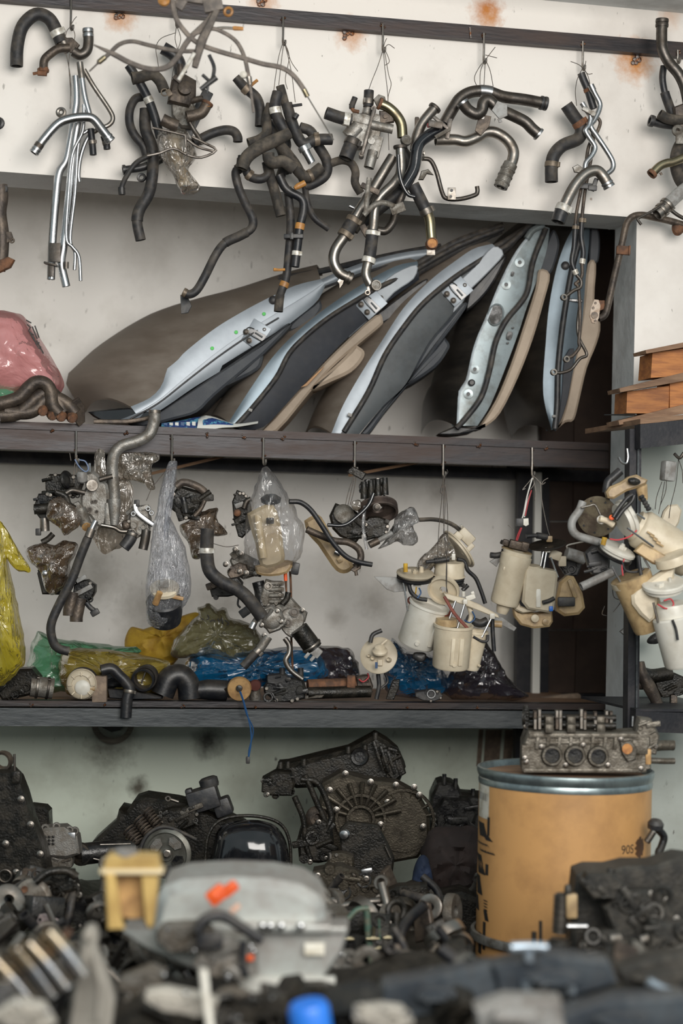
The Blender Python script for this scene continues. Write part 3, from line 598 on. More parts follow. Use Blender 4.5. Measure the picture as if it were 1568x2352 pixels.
# --- bundle 3
hose('long black hose of the third bundle zigzagging down to the left above the doors', [(556, 358), (553, 382), (541, 396), (547, 428), (563, 467), (580, 502), (577, 525), (552, 541), (517, 558), (495, 586), (471, 634), (452, 666), (435, 676), (421, 671)], 10, RUB, H-.05, sleeves=[(.02, .13, RUBM, 1.2), (.5, .62, RUB, 1.12)], clamps=[(.985, TANC, 4, 1.05, False)])
b = B(F(428, 697, H-.0)); b.prism([(-14, 20), (4, 14), (12, -6), (4, -22), (-12, -24)], -3, 3, 1); mk('torn_strap', b, BLK, None, 'scrap of dark strap hanging from the tip of the zigzag hose', 'strap')
hose('fat muddy hose slanting across the front of the third bundle', [(665, 306, 0, 13), (625, 325), (591, 342), (567, 361), (556, 388, 0, 13)], 15.5, RUBM, H-.11)
hose('black hose with a tan clamp leaning out at the top left of the third bundle', [(541, 178, 0, 10), (563, 202), (588, 224), (597, 252), (597, 290)], 12, RUB, H-.04, clamps=[(.28, TANC, 7, 1.1)])
b = B(); b.tube(pathpts([(576, 196), (591, 184)], H-.07), 3.6*U(580, 190, H), 8, (0, 1), 0); mk('orange_nipple', b, ORG, None, 'small orange nipple on the top left hose of the third bundle', 'fitting')
hose('muddy hose bending from vertical to a stub at the left of the third bundle', [(622, 240), (612, 275), (612, 304), (596, 320), (570, 329)], 11.5, RUBM, H-.07)
hose('brown-capped hose end at the very top of the third bundle', [(643, 197), (649, 218), (655, 240), (664, 262)], 10, RUBM, H-.05)
hose('black hose with a white clamp running down the centre of the third bundle', [(638, 212), (632, 238), (634, 262), (648, 290), (663, 312)], 13, RUB, H-.09, clamps=[(.42, WHC, 7, 1.06, False)])
hose('black hose turning right to an open end with a rusty clamp, third bundle', [(658, 238), (669, 277), (682, 311), (698, 331), (726, 321), (762, 320)], 13, RUB, H-.10, clamps=[(.8, TANC, 6, 1.08)], rings=[])
b = B(); b.tube(pathpts([(672, 243), (693, 240)], H-.12), 3.4*U(680, 240, H), 8, (0, 1), 0); b.tube(pathpts([(676, 272), (682, 262)], H-.13), 6*U(680, 240, H), 10, (0, 1), 0); mk('hose_nipple', b, BLK, None, 'two little black nipples beside the rusty-clamped hose', 'fitting')
hose('large black hose looping round the right side of the third bundle', [(688, 292), (713, 302), (728, 331), (750, 370), (747, 402), (720, 421), (698, 428)], 12, RUB, H-.05)
hose('bright steel hose connector with a clamp hanging in the third bundle', [(696, 336, 0, 12), (702, 348), (716, 374)], 9, CHR, H-.12, name='hose_connector', cat='connector', clamps=[(.25, CHR, 6, 1.25)])
hose('short S-shaped muddy hose in the middle of the third bundle', [(616, 352), (618, 366), (630, 374), (650, 371), (676, 389)], 14, RUBM, H-.12)
hose('straight muddy hose hanging with a blunt end below the third bundle', [(614, 380), (622, 410), (632, 445), (645, 496)], 12, RUBM, H-.07)
hose('long vertical hose with an orange T-piece and a pale bent tip, third bundle', [(660, 430), (667, 508), (662, 590), (656, 642), (643, 678), (639, 716)], 9.5, RUB, H-.06, clamps=[(.66, ORG, 6, 1.12, False)], sleeves=[(.80, 1, RUBM, 1.12)])
b = B(); b.tube(pathpts([(654, 619), (640, 620), (628, 619)], H-.07), [x*U(640, 620, H) for x in (3, 3, 4)], 8, (0, 1), 0); mk('orange_nipple', b, ORG, None, 'orange side nipple on the long vertical hose', 'fitting')
hose('black hose with an orange band beside the long vertical hose', [(640, 402), (658, 435), (692, 456), (697, 482), (688, 522), (683, 563), (677, 613)], 10, RUBB, H-.08, clamps=[(.66, ORG, 7, 1.08, False), (.9, WHC, 5, 1.08)])
b = B(F(674, 544, H-.08)); b.box((0, -2, 0), (44, 24, 10), 2); b.box((-4, -10, 0), (8, 12, 16), 2); mk('hose_holder', b, BLK, None, 'black plastic double clip joining two hanging hoses', 'clip')
hose('thin black hose flicking out to the right below the third bundle', [(700, 430), (706, 466), (721, 500), (755, 526)], 7.5, RUB, H-.05)
hose('muddy hose crossing the third bundle to a clear elbow end', [(637, 328), (661, 356), (685, 393), (706, 406), (738, 384)], 13, RUBM, H-.085, clamps=[(.80, TANC, 4, 1.1)])
hose('U-shaped muddy hose under the slanting hose of the third bundle', [(562, 384), (574, 405), (599, 411), (616, 398), (611, 372)], 10.5, RUB, H-.075, clamps=[(.22, TANC, 5, 1.08)])
hose('orange plastic T-piece in the lower third bundle', [(676, 433, 0, 4), (684, 428), (700, 420)], 7, ORG, H-.11, name='orange_connector', cat='connector')
for i, (a, c) in enumerate([((640, 330), (700, 420)), ((625, 300), (655, 400)), ((600, 262), (650, 350)), ((655, 300), (640, 420))]):
    hose(['dark hose buried deep in the third bundle, lower right', 'dark hose buried in the centre of the third bundle', 'dark hose behind the upper left of the third bundle', 'dark hose end buried behind the slanting hose'][i], [a, ((a[0]+c[0])/2+8, (a[1]+c[1])/2), c], 11, RUB, H-.03)
wires('thin black wires tying the third bundle to its hook', [[(650, 96), (640, 130), (632, 180), (628, 215)], [(652, 96), (646, 140), (640, 195)], [(653, 96), (664, 130), (655, 180), (660, 205)], [(655, 105), (668, 160), (678, 235)], [(653, 96), (668, 140), (684, 164)], [(666, 320), (668, 335), (663, 350)]], H-.04)
# --- bundle 4
g = root('thermostat_housing', 'grey cast aluminium thermostat housing with black hose stubs under the fourth hook', 'housing', P(838, 300, H-.06))
b = B(F(836, 296, H-.06, 0, 15, 0))
b.prism([(-38, 20), (-6, 34), (14, 30), (20, -6), (14, -46), (-10, -52), (-40, -20)], -20, 16, 5)
b.box((24, 0, 6), (30, 26, 66), 5); b.box((36, -4, -34), (26, 20, 50), 4); b.cyl((10, -14, 10), (64, -10, 14), 11, 11, 16); b.cyl((34, -8, -46), (34, -12, -86), 13, 12, 16, (0, 1)); b.cyl((-30, -10, -30), (-14, -10, 0), 18, 18); b.box((-10, -16, 16), (50, 14, 20), 3); b.cyl((24, -14, -26), (24, -20, -26), 8); b.cyl((36, -14, -52), (36, -19, -52), 6)
b.cyl((-34, -4, 12), (-46, -4, 14), 13); b.cyl((-4, 0, 34), (-4, 0, 50), 11); mk('body', b, ALU, g)
b = B(F(836, 296, H-.06, 0, 15, 0)); b.box((11, -8, -8), (7, 40, 112), 1.5); b.cyl((10, -26, 46), (10, 12, 46), 6, 6, 10); b.cyl((10, -26, -62), (10, 12, -62), 6, 6, 10); mk('gasket_joint', b, DST, g)
hose('', [(806, 276), (780, 270), (748, 259)], 14.5, RUB, H-.07, parent=g, part='hose_stub', clamps=[(.22, WHC, 7, 1.07)])
hose('', [(845, 246), (846, 228), (847, 208)], 11.5, RUB, H-.07, parent=g, part='hose_stub', clamps=[(.35, STL, 6, 1.1)])
hose('', [(812, 318), (803, 340), (794, 364)], 17, RUB, H-.09, parent=g, part='hose_stub', clamps=[(.2, DST, 7, 1.08)])
hose('', [(824, 257), (812, 254), (808, 244), (815, 224)], 4.5, RST, H-.08, parent=g, part='small_pipe', sleeves=[(.55, 1, RUB, 1.5)])
b = B(F(886, 272, H-.08, 0, 10, 0)); b.prism([(-18, 14), (16, 18), (20, -6), (-12, -18)], -8, 8, 3); b.cyl((-2, -8, 2), (-2, -13, 2), 5); mk('cover', b, RSTD, g)
hose('gold-tinted bent pipe beside the cast housing under the fourth hook', [(872, 238), (890, 246), (908, 262), (921, 284), (924, 316)], 12, GLD, H-.09, name='bent_pipe', cat='pipe', rings=[(0, RST, 1.2)])
b = B(F(872, 234, H-.085, 0, -30, 0)); b.prism([(-10, 12), (6, 16), (16, 4), (10, -14), (-12, -12)], -4, 4, 1); mk('pipe_flange', b, ALD, None, 'small dull flange at the upper end of the gold-tinted pipe', 'flange')
b = B(F(931, 324, H-.10)); b.lathe([(8, 8), (12, 8), (13, 0), (11, -4), (8.5, -4), (8, 8)], (0, 0, 0), (.3, -1, .25), 20, False); b.lathe([(8, 6), (8, 7)], (0, 0, 0), (.3, -1, .25), 16); mk('pipe_mouth', b, ALD, None, 'round open pipe mouth below the gold-tinted pipe', 'pipe')
hose('long steel pipe with a black sleeve and round eyelet end, centre of the fourth bundle', [(919, 338), (920, 392), (905, 420), (866, 462), (857, 521), (849, 585), (840, 628), (850, 654)], 11, STL, H-.11, name='steel_pipe', cat='pipe', rings=[(0, DST, 1.5)], sleeves=[(.60, .755, RUB, 1.32)], clamps=[(.605, WHC, 5, 1.45), (.75, WHC, 6, 1.4, False)])
g = root('pipe_eyelet', 'round ringed pipe mouth facing out at the bottom of the fourth bundle', 'fitting', P(860, 656, H-.12))
b = B(F(861, 656, H-.12)); b.lathe([(9, 10), (12, 10), (13, 4), (12, 2), (13, -2), (12, -6), (9, -6), (9, 10)], (0, 0, 0), (.35, -1, 0), 20, False); mk('rim', b, STL, g)
b = B(F(861, 656, H-.12)); b.lathe([(9, 5), (9, 6)], (0, 0, 0), (.35, -1, 0), 16); mk('plug', b, ALU, g)
b = B(F(844, 672, H-.11)); b.ring((0, 0, 0), (0, 1, 0), 5, 2.4, 14, 6); b.box((2, 0, 9), (8, 3, 12), 1); mk('tab', b, STL, g)
hose('dark steel pipe with rubber sleeve curling to the lower left of the fourth bundle', [(902, 360), (866, 419), (842, 458), (812, 505), (793, 539), (771, 572), (766, 600), (779, 626), (804, 640)], 12.5, STL, H-.08, name='steel_pipe', cat='pipe', rings=[(1, STL, 1.2, 3, True, 2)], sleeves=[(.36, .52, RUB, 1.35)], clamps=[(.38, TANC, 6, 1.42), (.5, TANC, 6, 1.42)])
b = B(F(784, 648, H-.08, 0, 20, 0)); b.prism([(-6, 12), (4, 12), (5, -4), (1, -16), (-4, -6), (-10, -2)], -3, 3, 1); mk('pipe_tab', b, STL, None, 'small forked tab under the left curled pipe of the fourth bundle', 'tab')
hose('glossy black pipe rising from the fourth bundle towards the fifth', [(1022, 292), (981, 314), (959, 338), (950, 388), (926, 430)], 14, BLKG, H-.10, name='black_pipe', cat='pipe')
hose('short steel pipe with a dark lip pointing up to the right in the fourth bundle', [(998, 248), (969, 284), (956, 318), (953, 346)], 12, STL, H-.08, name='steel_pipe', cat='pipe', rings=[(0, DST, 1.3)])
hose('black and gold pipe with a rusty round mouth on the right of the fourth bundle', [(948, 424), (968, 464), (985, 500), (989, 534), (991, 556)], 12, GLD, H-.09, name='outlet_pipe', cat='pipe', sleeves=[(0, .44, RUB, 1.2)], clamps=[(.4, STL, 7, 1.32)])
g = root('rusty_mouth', 'rust-orange ring mouth at the bottom end of the gold pipe', 'fitting', P(991, 561, H-.1))
b = B(F(991, 561, H-.10)); b.lathe([(11, 12), (13, 12), (14, 2), (14.5, -4), (11, -4), (11, 12)], (0, 0, 0), (.1, -1, .12), 22, False); mk('rim', b, RST, g)
b = B(F(991, 561, H-.10)); b.lathe([(11, 8), (11, 9)], (0, 0, 0), (.1, -1, .12), 18); mk('bore', b, ORGR, g)
b = B(F(989, 580, H-.10)); b.box((0, 0, 0), (20, 3, 13), 1); b.cyl((0, -3, 0), (0, 1, 0), 3.5, 3.5, 8); mk('tab', b, STL, g)
g = root('thin_pipe', 'thin dark pipe with a drilled tab low between fourth and fifth hooks', 'pipe', P(1030, 455, H-.03))
hose('', [(968, 364), (988, 368), (1002, 395), (1015, 442), (1026, 456), (1057, 457), (1090, 448), (1096, 440), (1095, 428)], 5.2, DST, H-.03, parent=g, part='pipe')
b = B(F(1037, 445, H-.045)); b.box((0, 0, 0), (19, 3, 28), 1); mk('tab', b, STL, g)
b = B(F(1037, 445, H-.05)); b.cyl((0, 0, 8), (0, 2, 8), 3.4, 3.4, 12); b.cyl((-2, 0, -6), (-2, 2, -6), 3.2, 3.2, 12); mk('tab_hole', b, BLK, g)
b = B(F(971, 361, H-.05)); b.ring((0, 0, 0), (1, .2, 0), 8, 1.3, 14, 6); b.box((2, 0, 10), (5, 3, 8), .5); mk('wire_clip', b, STL, g)
hose('S-shaped muddy hose to the left of the fourth bundle', [(757, 376), (784, 368), (805, 374), (816, 394), (815, 420), (828, 444)], 9.5, RUBM, H-.05, rings=[])
hose('dark U-bend pipe low in the fourth bundle', [(866, 529), (886, 530), (902, 510), (909, 484), (926, 440)], 9.5, DST, H-.04, name='bent_pipe', cat='pipe')
hose('black rubber pipe behind the centre of the fourth bundle', [(922, 345), (938, 372), (935, 410), (910, 446), (870, 480), (830, 512)], 14, RUB, H-.035)
hose('dark pipe slanting behind the fourth bundle', [(870, 408), (852, 450), (838, 492), (812, 530)], 11, RUBM, H-.045, name='bent_pipe', cat='pipe')
hose('thin black hose snaking in front of the fourth bundle', [(914, 356), (916, 390), (922, 420), (936, 446), (952, 452)], 4.5, BLKG, H-.15)
g = root('pipe_bracket', 'bent sheet-metal bracket with bolted ears in the lower fourth bundle', 'bracket', P(870, 480, H-.13))
for pts in ([(835, 494), (858, 472), (880, 465), (906, 474)], [(848, 408), (844, 440), (840, 488)]):
    b = B(); b.tube(pathpts(pts, H-.135), 6*U(860, 480, H), 8, (0, 0), 5, .45); mk('strap', b, ALD, g)
b = B(F(913, 479, H-.135, 0, -20, 0)); b.box((0, 0, 0), (34, 6, 22), 2); b.cyl((-8, -5, 0), (-8, 0, 0), 5, 5, 10); b.cyl((9, -4, 0), (9, 0, 0), 4, 4, 10); mk('ear', b, ALD, g)
b = B(F(850, 434, H-.13, 0, 25, 0)); b.box((0, 0, 0), (46, 12, 13), 3); b.cyl((16, -9, 0), (16, 0, 0), 4, 4, 10); mk('ear', b, RSTD, g)
b = B(F(838, 530, H-.10, 0, 60, 0)); b.box((0, 0, 0), (30, 12, 16), 4); mk('ear', b, RSTD, g)
b = B(F(972, 402, H-.11, 0, -30, 0)); b.prism([(-16, -4), (0, 10), (16, 6), (20, -12), (8, -2), (-6, -10)], -5, 5, 2); mk('hose_clip', b, ALD, None, 'small dull hooked clip on the right of the fourth bundle', 'clip')
hose('bare rod stub poking left from the lower fourth bundle', [(802, 473), (817, 480)], 4, CHR, H-.06, name='rod_stub', cat='rod')
wires('thin black wires tying the fourth bundle to its hook', [[(880, 112), (868, 150), (854, 185), (846, 208)], [(880, 112), (884, 160), (890, 215), (894, 300)], [(882, 112), (892, 170), (898, 195), (890, 235), (893, 345)], [(882, 110), (894, 140), (884, 150)], [(882, 112), (892, 102), (906, 111)], [(880, 110), (884, 96), (888, 88)]], H-.05)
# --- bundle 5
hose('large dull pipe under the fifth hook arching right to a black ringed end', [(1020, 284), (1042, 246), (1058, 224), (1084, 211), (1119, 210), (1155, 222), (1204, 229), (1252, 238)], 13.5, DST, H-.05, name='arched_pipe', cat='pipe', rings=[(1, BLK, 1.22, 3.5, True, 2)], sleeves=[(.50, .62, CHR, 1.06)])
g = hose('dark twisting pipe with two open mouths in front of the arched pipe, fifth hook', [(1062, 236), (1074, 252), (1092, 262), (1106, 254), (1110, 236), (1122, 230), (1145, 250), (1181, 267), (1206, 280), (1222, 296), (1236, 308)], 13.5, DST, H-.095, name='twisted_pipe', cat='pipe', rings=[(0, CHR, 1.15, 3), (1, CHR, 1.2, 3)])
b = B(F(1145, 252, H-.125, 0, -20, 0)); b.prism([(-16, 4), (4, 20), (22, 4), (14, -20), (-6, -22)], -3, 3, 1); b.box((-6, 0, -24), (8, 4, 10), 1); mk('mount_plate', b, GRYP, g)
g = hose('brushed steel pipe swooping down to a ringed grey end sleeve under the fifth hook', [(1000, 322), (1043, 321), (1068, 325), (1094, 316), (1114, 304), (1136, 304), (1163, 320), (1178, 344), (1177, 366), (1166, 390), (1149, 430)], 13, STL, H-.06, name='swooping_pipe', cat='pipe', sleeves=[(.86, 1, ALD, 1.28)], clamps=[(.9, ALD, 2, 1.34, False), (.94, ALD, 2, 1.34, False), (.975, ALD, 2, 1.34, False)])
b = B(F(1108, 284, H-.085, 0, 12, 0)); b.prism([(-12, 20), (16, 20), (16, -4), (2, -28), (-14, -20)], -3, 3, 1); mk('mount_plate', b, RSTD, g)
b = B(F(1108, 270, H-.09)); b.cyl((0, -2, 0), (0, 2, 0), 4, 4, 12); mk('plate_hole', b, WALL, g)
g = root('pipe_bracket', 'black bracket cluster joining the glossy black pipe to the fifth bundle', 'bracket', P(1022, 300, H-.12))
for i, (x, y, w, h, a) in enumerate([(1012, 282, 44, 8, 40), (1030, 296, 10, 48, 10), (1016, 306, 40, 9, -30), (1000, 286, 34, 16, 10)]):
    b = B(F(x, y, H-.13, 0, a, 0)); b.box((0, 0, 0), (w, 8, h), 2); mk('plate', b, [DST, DST, ALD, RED][i] if i < 3 else DST, g)
b = B(F(992, 287, H-.125, 0, -8, 0)); b.box((0, 0, 0), (24, 10, 10), 3); mk('red_patch', b, PM('faded_red_paint', (.20, .02, .025), None, rough=.5), g)
b = B(F(957, 282, H-.05)); b.box((0, 0, 0), (10, 12, 26), 3); mk('lug', b, RSTD, g)
wires('thin black wires tying the arched pipe to the fifth hook', [[(1112, 140), (1100, 155), (1089, 180), (1098, 204)], [(1112, 140), (1103, 165), (1102, 204)], [(1114, 140), (1111, 205)], [(1116, 140), (1126, 165), (1134, 210)], [(1110, 145), (1120, 130), (1137, 108)], [(1114, 126), (1141, 133)]], H-.05)
# --- bundle 6
hose('thick black hose with rusty clamp, bent like a boomerang under the sixth hook', [(1300, 241), (1318, 268), (1334, 292), (1328, 318), (1292, 334), (1272, 356), (1266, 384), (1266, 418)], 15, RUB, H-.05, clamps=[(.24, RST, 7, 1.08), (.83, TANC, 6, 1.06)])
hose('twisted black strap tied at the sixth hook', [(1334, 168), (1340, 184), (1349, 205), (1357, 230), (1363, 250)], 9, BLK, H-.04, name='rubber_strap', cat='strap', clamps=[(.52, RST, 4, 1.1)])
hose('thin zinc pipe kinking downwards nearest the thick hose, sixth hook', [(1336, 236), (1346, 252), (1356, 268), (1352, 288), (1344, 300), (1354, 318), (1366, 338), (1358, 358), (1345, 374), (1343, 393)], 6, CHR, H-.08, name='thin_pipe', cat='pipe')
hose('thin zinc pipe with a long straight slant to the right, sixth hook', [(1356, 195), (1366, 216), (1377, 238), (1374, 256), (1364, 276), (1356, 290), (1370, 312), (1390, 342), (1406, 370), (1406, 388), (1392, 401)], 6.2, CHR, H-.07, name='thin_pipe', cat='pipe', sleeves=[(0, .07, CHR, 1.2)])
b = B(F(1352, 256, H-.09, 0, 30, 0)); b.box((0, 0, 0), (34, 10, 11), 3); b.cyl((10, -6, 0), (10, 0, 0), 6, 6, 10); mk('pipe_clip', b, ALU, None, 'small grey saddle clip joining the thin zinc pipes', 'clip')
g = hose('dull zinc elbow pipe with a shiny beaded mouth below the sixth hook', [(1398, 428), (1386, 407), (1370, 392), (1347, 398), (1326, 418), (1311, 442), (1298, 468), (1288, 493)], 13, STL, H-.10, name='elbow_pipe', cat='pipe', rings=[(0, CHR, 1.12, 3, True, 2)])
hose('', [(1294, 476), (1287, 492), (1281, 510)], 16.5, RUBB, H-.105, parent=g, part='rubber_sleeve', clamps=[(.1, WHC, 8, 1.06)])
b = B(F(1326, 390, H-.09)); b.prism([(-12, 6), (0, 12), (12, 4), (6, -8), (-8, -6)], -4, 4, 1.5); mk('lug', b, ALU, g)
g = root('twin_fuel_line', 'pair of slim rusty fuel lines with banjo eyes hanging before the blue door', 'pipe', P(1350, 330, H-.06))
hose('', [(1372, 270), (1378, 282), (1370, 305), (1352, 335), (1344, 383), (1334, 434), (1324, 486), (1320, 522)], 4, RSTD, H-.05, parent=g, part='line')
hose('', [(1360, 300), (1362, 335), (1352, 390), (1344, 434), (1338, 480), (1336, 506)], 4, RSTD, H-.055, parent=g, part='line')
hose('', [(1321, 515), (1318, 566), (1313, 602), (1324, 632)], 5.8, RUBB, H-.06, parent=g, part='hose_joint', clamps=[(.05, TANC, 4, 1.2), (.92, WHC, 6, 1.15, False)])
hose('', [(1336, 500), (1334, 543), (1339, 579), (1336, 606)], 6.2, RUBB, H-.055, parent=g, part='hose_joint', clamps=[(.05, TANC, 5, 1.2), (.93, WHC, 6, 1.15, False)])
hose('', [(1336, 606), (1336, 633), (1326, 648), (1321, 652), (1328, 662), (1331, 706), (1331, 757), (1329, 786), (1330, 798), (1316, 816), (1304, 822)], 4, RSTD, H-.06, parent=g, part='line')
hose('', [(1324, 632), (1334, 645), (1332, 660), (1316, 668), (1298, 682)], 4.2, DST, H-.065, parent=g, part='line')
hose('', [(1331, 700), (1326, 750), (1331, 780), (1347, 814), (1331, 824), (1311, 848), (1290, 856), (1276, 856)], 3.8, DST, H-.055, parent=g, part='line')
for x, y in [(1300, 825), (1294, 683), (1271, 855)]:
    b = B(F(x, y, H-.07)); b.lathe([(4, -4), (7.5, -4), (7.5, 4), (4, 4), (4, -4)], (0, 0, 0), (.3, -1, .1), 16, False); mk('banjo_eye', b, STL, g)
b = B(F(1352, 428, H-.075, 0, 4, 0)); b.box((-8, 0, 0), (30, 10, 13), 2); b.box((12, -2, 4), (10, 12, 30), 2, (0, 15, 0)); b.box((8, -4, -4), (20, 10, 12), 2); mk('clip', b, BLK, g)
wires('thin wires tying the sixth bundle to its hook', [[(1338, 156), (1326, 180), (1321, 210), (1324, 243)], [(1340, 156), (1350, 175), (1354, 192)], [(1338, 156), (1328, 148), (1310, 141)], [(1338, 158), (1344, 146), (1345, 140)], [(1340, 160), (1350, 170), (1360, 169)]], H-.05)
# --- bundle 7 (right edge)
hose('dull bent pipe with a wide rim rising past the rail at the right edge', [(1520, 48), (1519, 82), (1521, 112), (1535, 142), (1558, 170), (1572, 200), (1580, 236)], 13, DST, H-.09, name='bent_pipe', cat='pipe', rings=[(0, DST, 1.18, 4, True, 2)])
hose('black hose with a thicker lower half at the right edge', [(1524, 152), (1521, 180), (1526, 212), (1536, 242), (1544, 262)], 8, RUBB, H-.05, sleeves=[(.5, 1, RUB, 1.35)])
g = root('thermostat_housing', 'muddy cast elbow housing cut by the right edge', 'housing', P(1560, 280, H-.07))
hose('', [(1514, 262), (1532, 272), (1556, 276), (1580, 276)], 12, RUBM, H-.08, parent=g, part='outlet')
b = B(F(1566, 268, H-.07)); b.prism([(-22, 20), (20, 36), (30, -20), (0, -44), (-20, -24)], -14, 14, 5); mk('casting', b, RSTD, g)
b = B(F(1556, 300, H-.09)); b.ring((0, 0, 0), (0, 1, 0), 9, 5); b.box((6, 0, -16), (22, 8, 30), 3); mk('lug', b, ALD, g)
hose('short black pipe with a round black mouth at the right edge', [(1496, 278), (1516, 284), (1545, 288)], 10, BLK, H-.05, name='black_pipe', cat='pipe', rings=[(0, BLK, 1.4, 5)])
hose('brassy bent pipe with a flanged mouth at the right edge', [(1497, 399), (1514, 382), (1530, 375), (1546, 372), (1575, 360)], 10, GLD, H-.10, name='bent_pipe', cat='pipe', rings=[(0, RST, 1.25, 4)])
b = B(); b.tube(pathpts([(1519, 402), (1516, 396)], H-.11), 3*U(1519, 400, H), 8); mk('pipe_nipple', b, RSTD, None, 'tiny nipple under the brassy pipe at the right edge', 'fitting')
hose('thick grey muddy hose curving at the right edge', [(1582, 310), (1560, 340), (1553, 375), (1562, 410), (1580, 432)], 16, RUBM, H-.05)
g = root('coupling_pipe', 'grey pipe with dull metal coupling slanting in from the right edge', 'pipe', P(1530, 470, H-.08))
hose('', [(1580, 428), (1556, 448), (1532, 470)], 15, GRYP, H-.08, parent=g, part='pipe')
hose('', [(1534, 468), (1522, 480), (1508, 492)], 16, STL, H-.085, parent=g, part='coupling', clamps=[(.1, STL, 4, 1.15), (.6, STL, 4, 1.1)])
hose('', [(1526, 468), (1495, 486), (1470, 499), (1464, 504), (1472, 516)], 3.2, DST, H-.10, parent=g, part='hooked_rod')
hose('', [(1540, 482), (1556, 494), (1578, 506)], 4.5, DST, H-.06, parent=g, part='rod')
g = root('exhaust_gas_line', 'long rusty steel tube with a pale oval flange running down the plaster pillar', 'pipe', P(1430, 600, H-.03))
hose('', [(1580, 520), (1540, 508), (1500, 499), (1474, 494), (1452, 498), (1438, 516), (1428, 560), (1406, 655), (1394, 708), (1387, 725), (1374, 732)], 8, RSTD, H-.035, parent=g, part='tube')
b = B(F(1430, 575, H-.045, 0, 4, 0)); b.box((0, 0, 0), (30, 12, 20), 2); b.box((14, -5, 0), (4, 12, 22), 1); mk('clamp_block', b, RST, g)
b = B(F(1365, 716, H-.05, 0, 6, 0, 1.0)); b.prism([(-4, 28), (6, 28), (12, 14), (11, -14), (5, -27), (-4, -26), (-11, -10), (-10, 8)], -3, 3, 1); fl = mk('flange', b, PM('pale_scale_metal', (.52, .43, .35), (.34, .24, .17), 60, rough=.7, bump=.3), g)
for dx, dz, r in [(2, 20, 3), (-3, 9, 3), (0, -8, 8), (2, -21, 3)]:
    b = B(F(1365+dx, 716-dz, H-.055)); b.lathe([(r*.6, 0), (r, 0), (r, 1.2), (r*.6, 1.2), (r*.55, 3)], (0, -2, 0), (0, 1, 0), 12); mk('flange_hole', b, RSTD, fl)
b = B(F(1380, 714, H-.03)); b.prism([(-6, 24), (8, 24), (8, 4), (-4, 0), (-8, 10)], -2, 2, .8); mk('back_flange', b, RST, g)
b = B(F(1556, 528, H-.03)); b.pillow([(-14, 12), (8, 16), (16, 0), (4, -14), (-10, -10)], 8, 4, 1, 4); mk('rusty_end_piece', b, RST, None, 'rusty lump at the end of the tube by the right edge', 'fitting')
# --- rusty part cut by the left edge
g = root('exhaust_bracket', 'rusty exhaust part with a flange cut by the left edge below the lintel', 'exhaust part', P(0, 560, H-.02))
hose('', [(0, 425), (2, 455), (-2, 490), (4, 540), (2, 590), (-4, 620)], 17, RSTD, H-.03, parent=g, part='pipe')
b = B(F(6, 608, H-.05, 0, -25, 0)); b.prism([(-20, -14), (14, -14), (30, -2), (20, 10), (-10, 12)], -9, 9, 2); mk('flange', b, RST, g)
b = B(F(16, 545, H-.04)); b.prism([(-14, 14), (10, 12), (16, -6), (0, -14), (-14, -8)], -4, 4, 1); b.ring((12, -4, -8), (0, 1, 0), 5, 2, 12, 6); mk('lug', b, RSTD, g)
b = B(F(8, 434, H-.04)); b.ring((0, 0, 0), (0, 1, 0), 7, 4, 14, 6); mk('lug', b, BLK, g)
b = B(F(-4, 283, H-.03)); b.ring((0, 0, 0), (0, 1, 0), 9, 6, 16, 8); mk('hose_end', b, RUBB, None, 'black hose end just showing at the left edge of the white wall', 'hose')
# ---------------------------------------------------------------- car doors leaning on the upper shelf
YD = YS+.03
def PC(c, Y): return [P(x, y, Y) for x, y in c]
def smc(c, n=4): return catmull([V((x, y, 0)) for x, y in c], [1]*len(c), n)[0]
def sm2(c, n=4): return [(p.x, p.y) for p in smc(c, n)]
def loc(outl, ox, oy): return [(x-ox, oy-y) for x, y in outl]
def plate(outl, Y, d, m, name, par, ch=2, sm=0, y0=0):
    if sm: outl = sm2(list(outl)+[outl[0]], sm)[:-1]
    ox = sum(p[0] for p in outl)/len(outl); oy = sum(p[1] for p in outl)/len(outl)
    b = B(F(ox, oy, Y)); b.prism(loc(outl, ox, oy), y0, y0+d, ch); return mk(name, b, m, par)
def rod(pts, r, Y, m, name, par, seg=10, open_=(0, 0), flat=1.0):
    b = B(); b.tube(pathpts(pts, Y), radii(pts, r, Y), seg, open_, 5, flat); return mk(name, b, m, par)
def bolt(x, y, Y, r, m, par, name='bolt'):
    b = B(F(x, y, Y)); b.lathe([(r*1.35, 2), (r*1.35, 0), (r, -.5), (r, -3), (r*.7, -4), (r*.35, -4), (r*.3, -2)], (0, 0, 0), (0, 1, 0), 14); return mk(name, b, m, par)
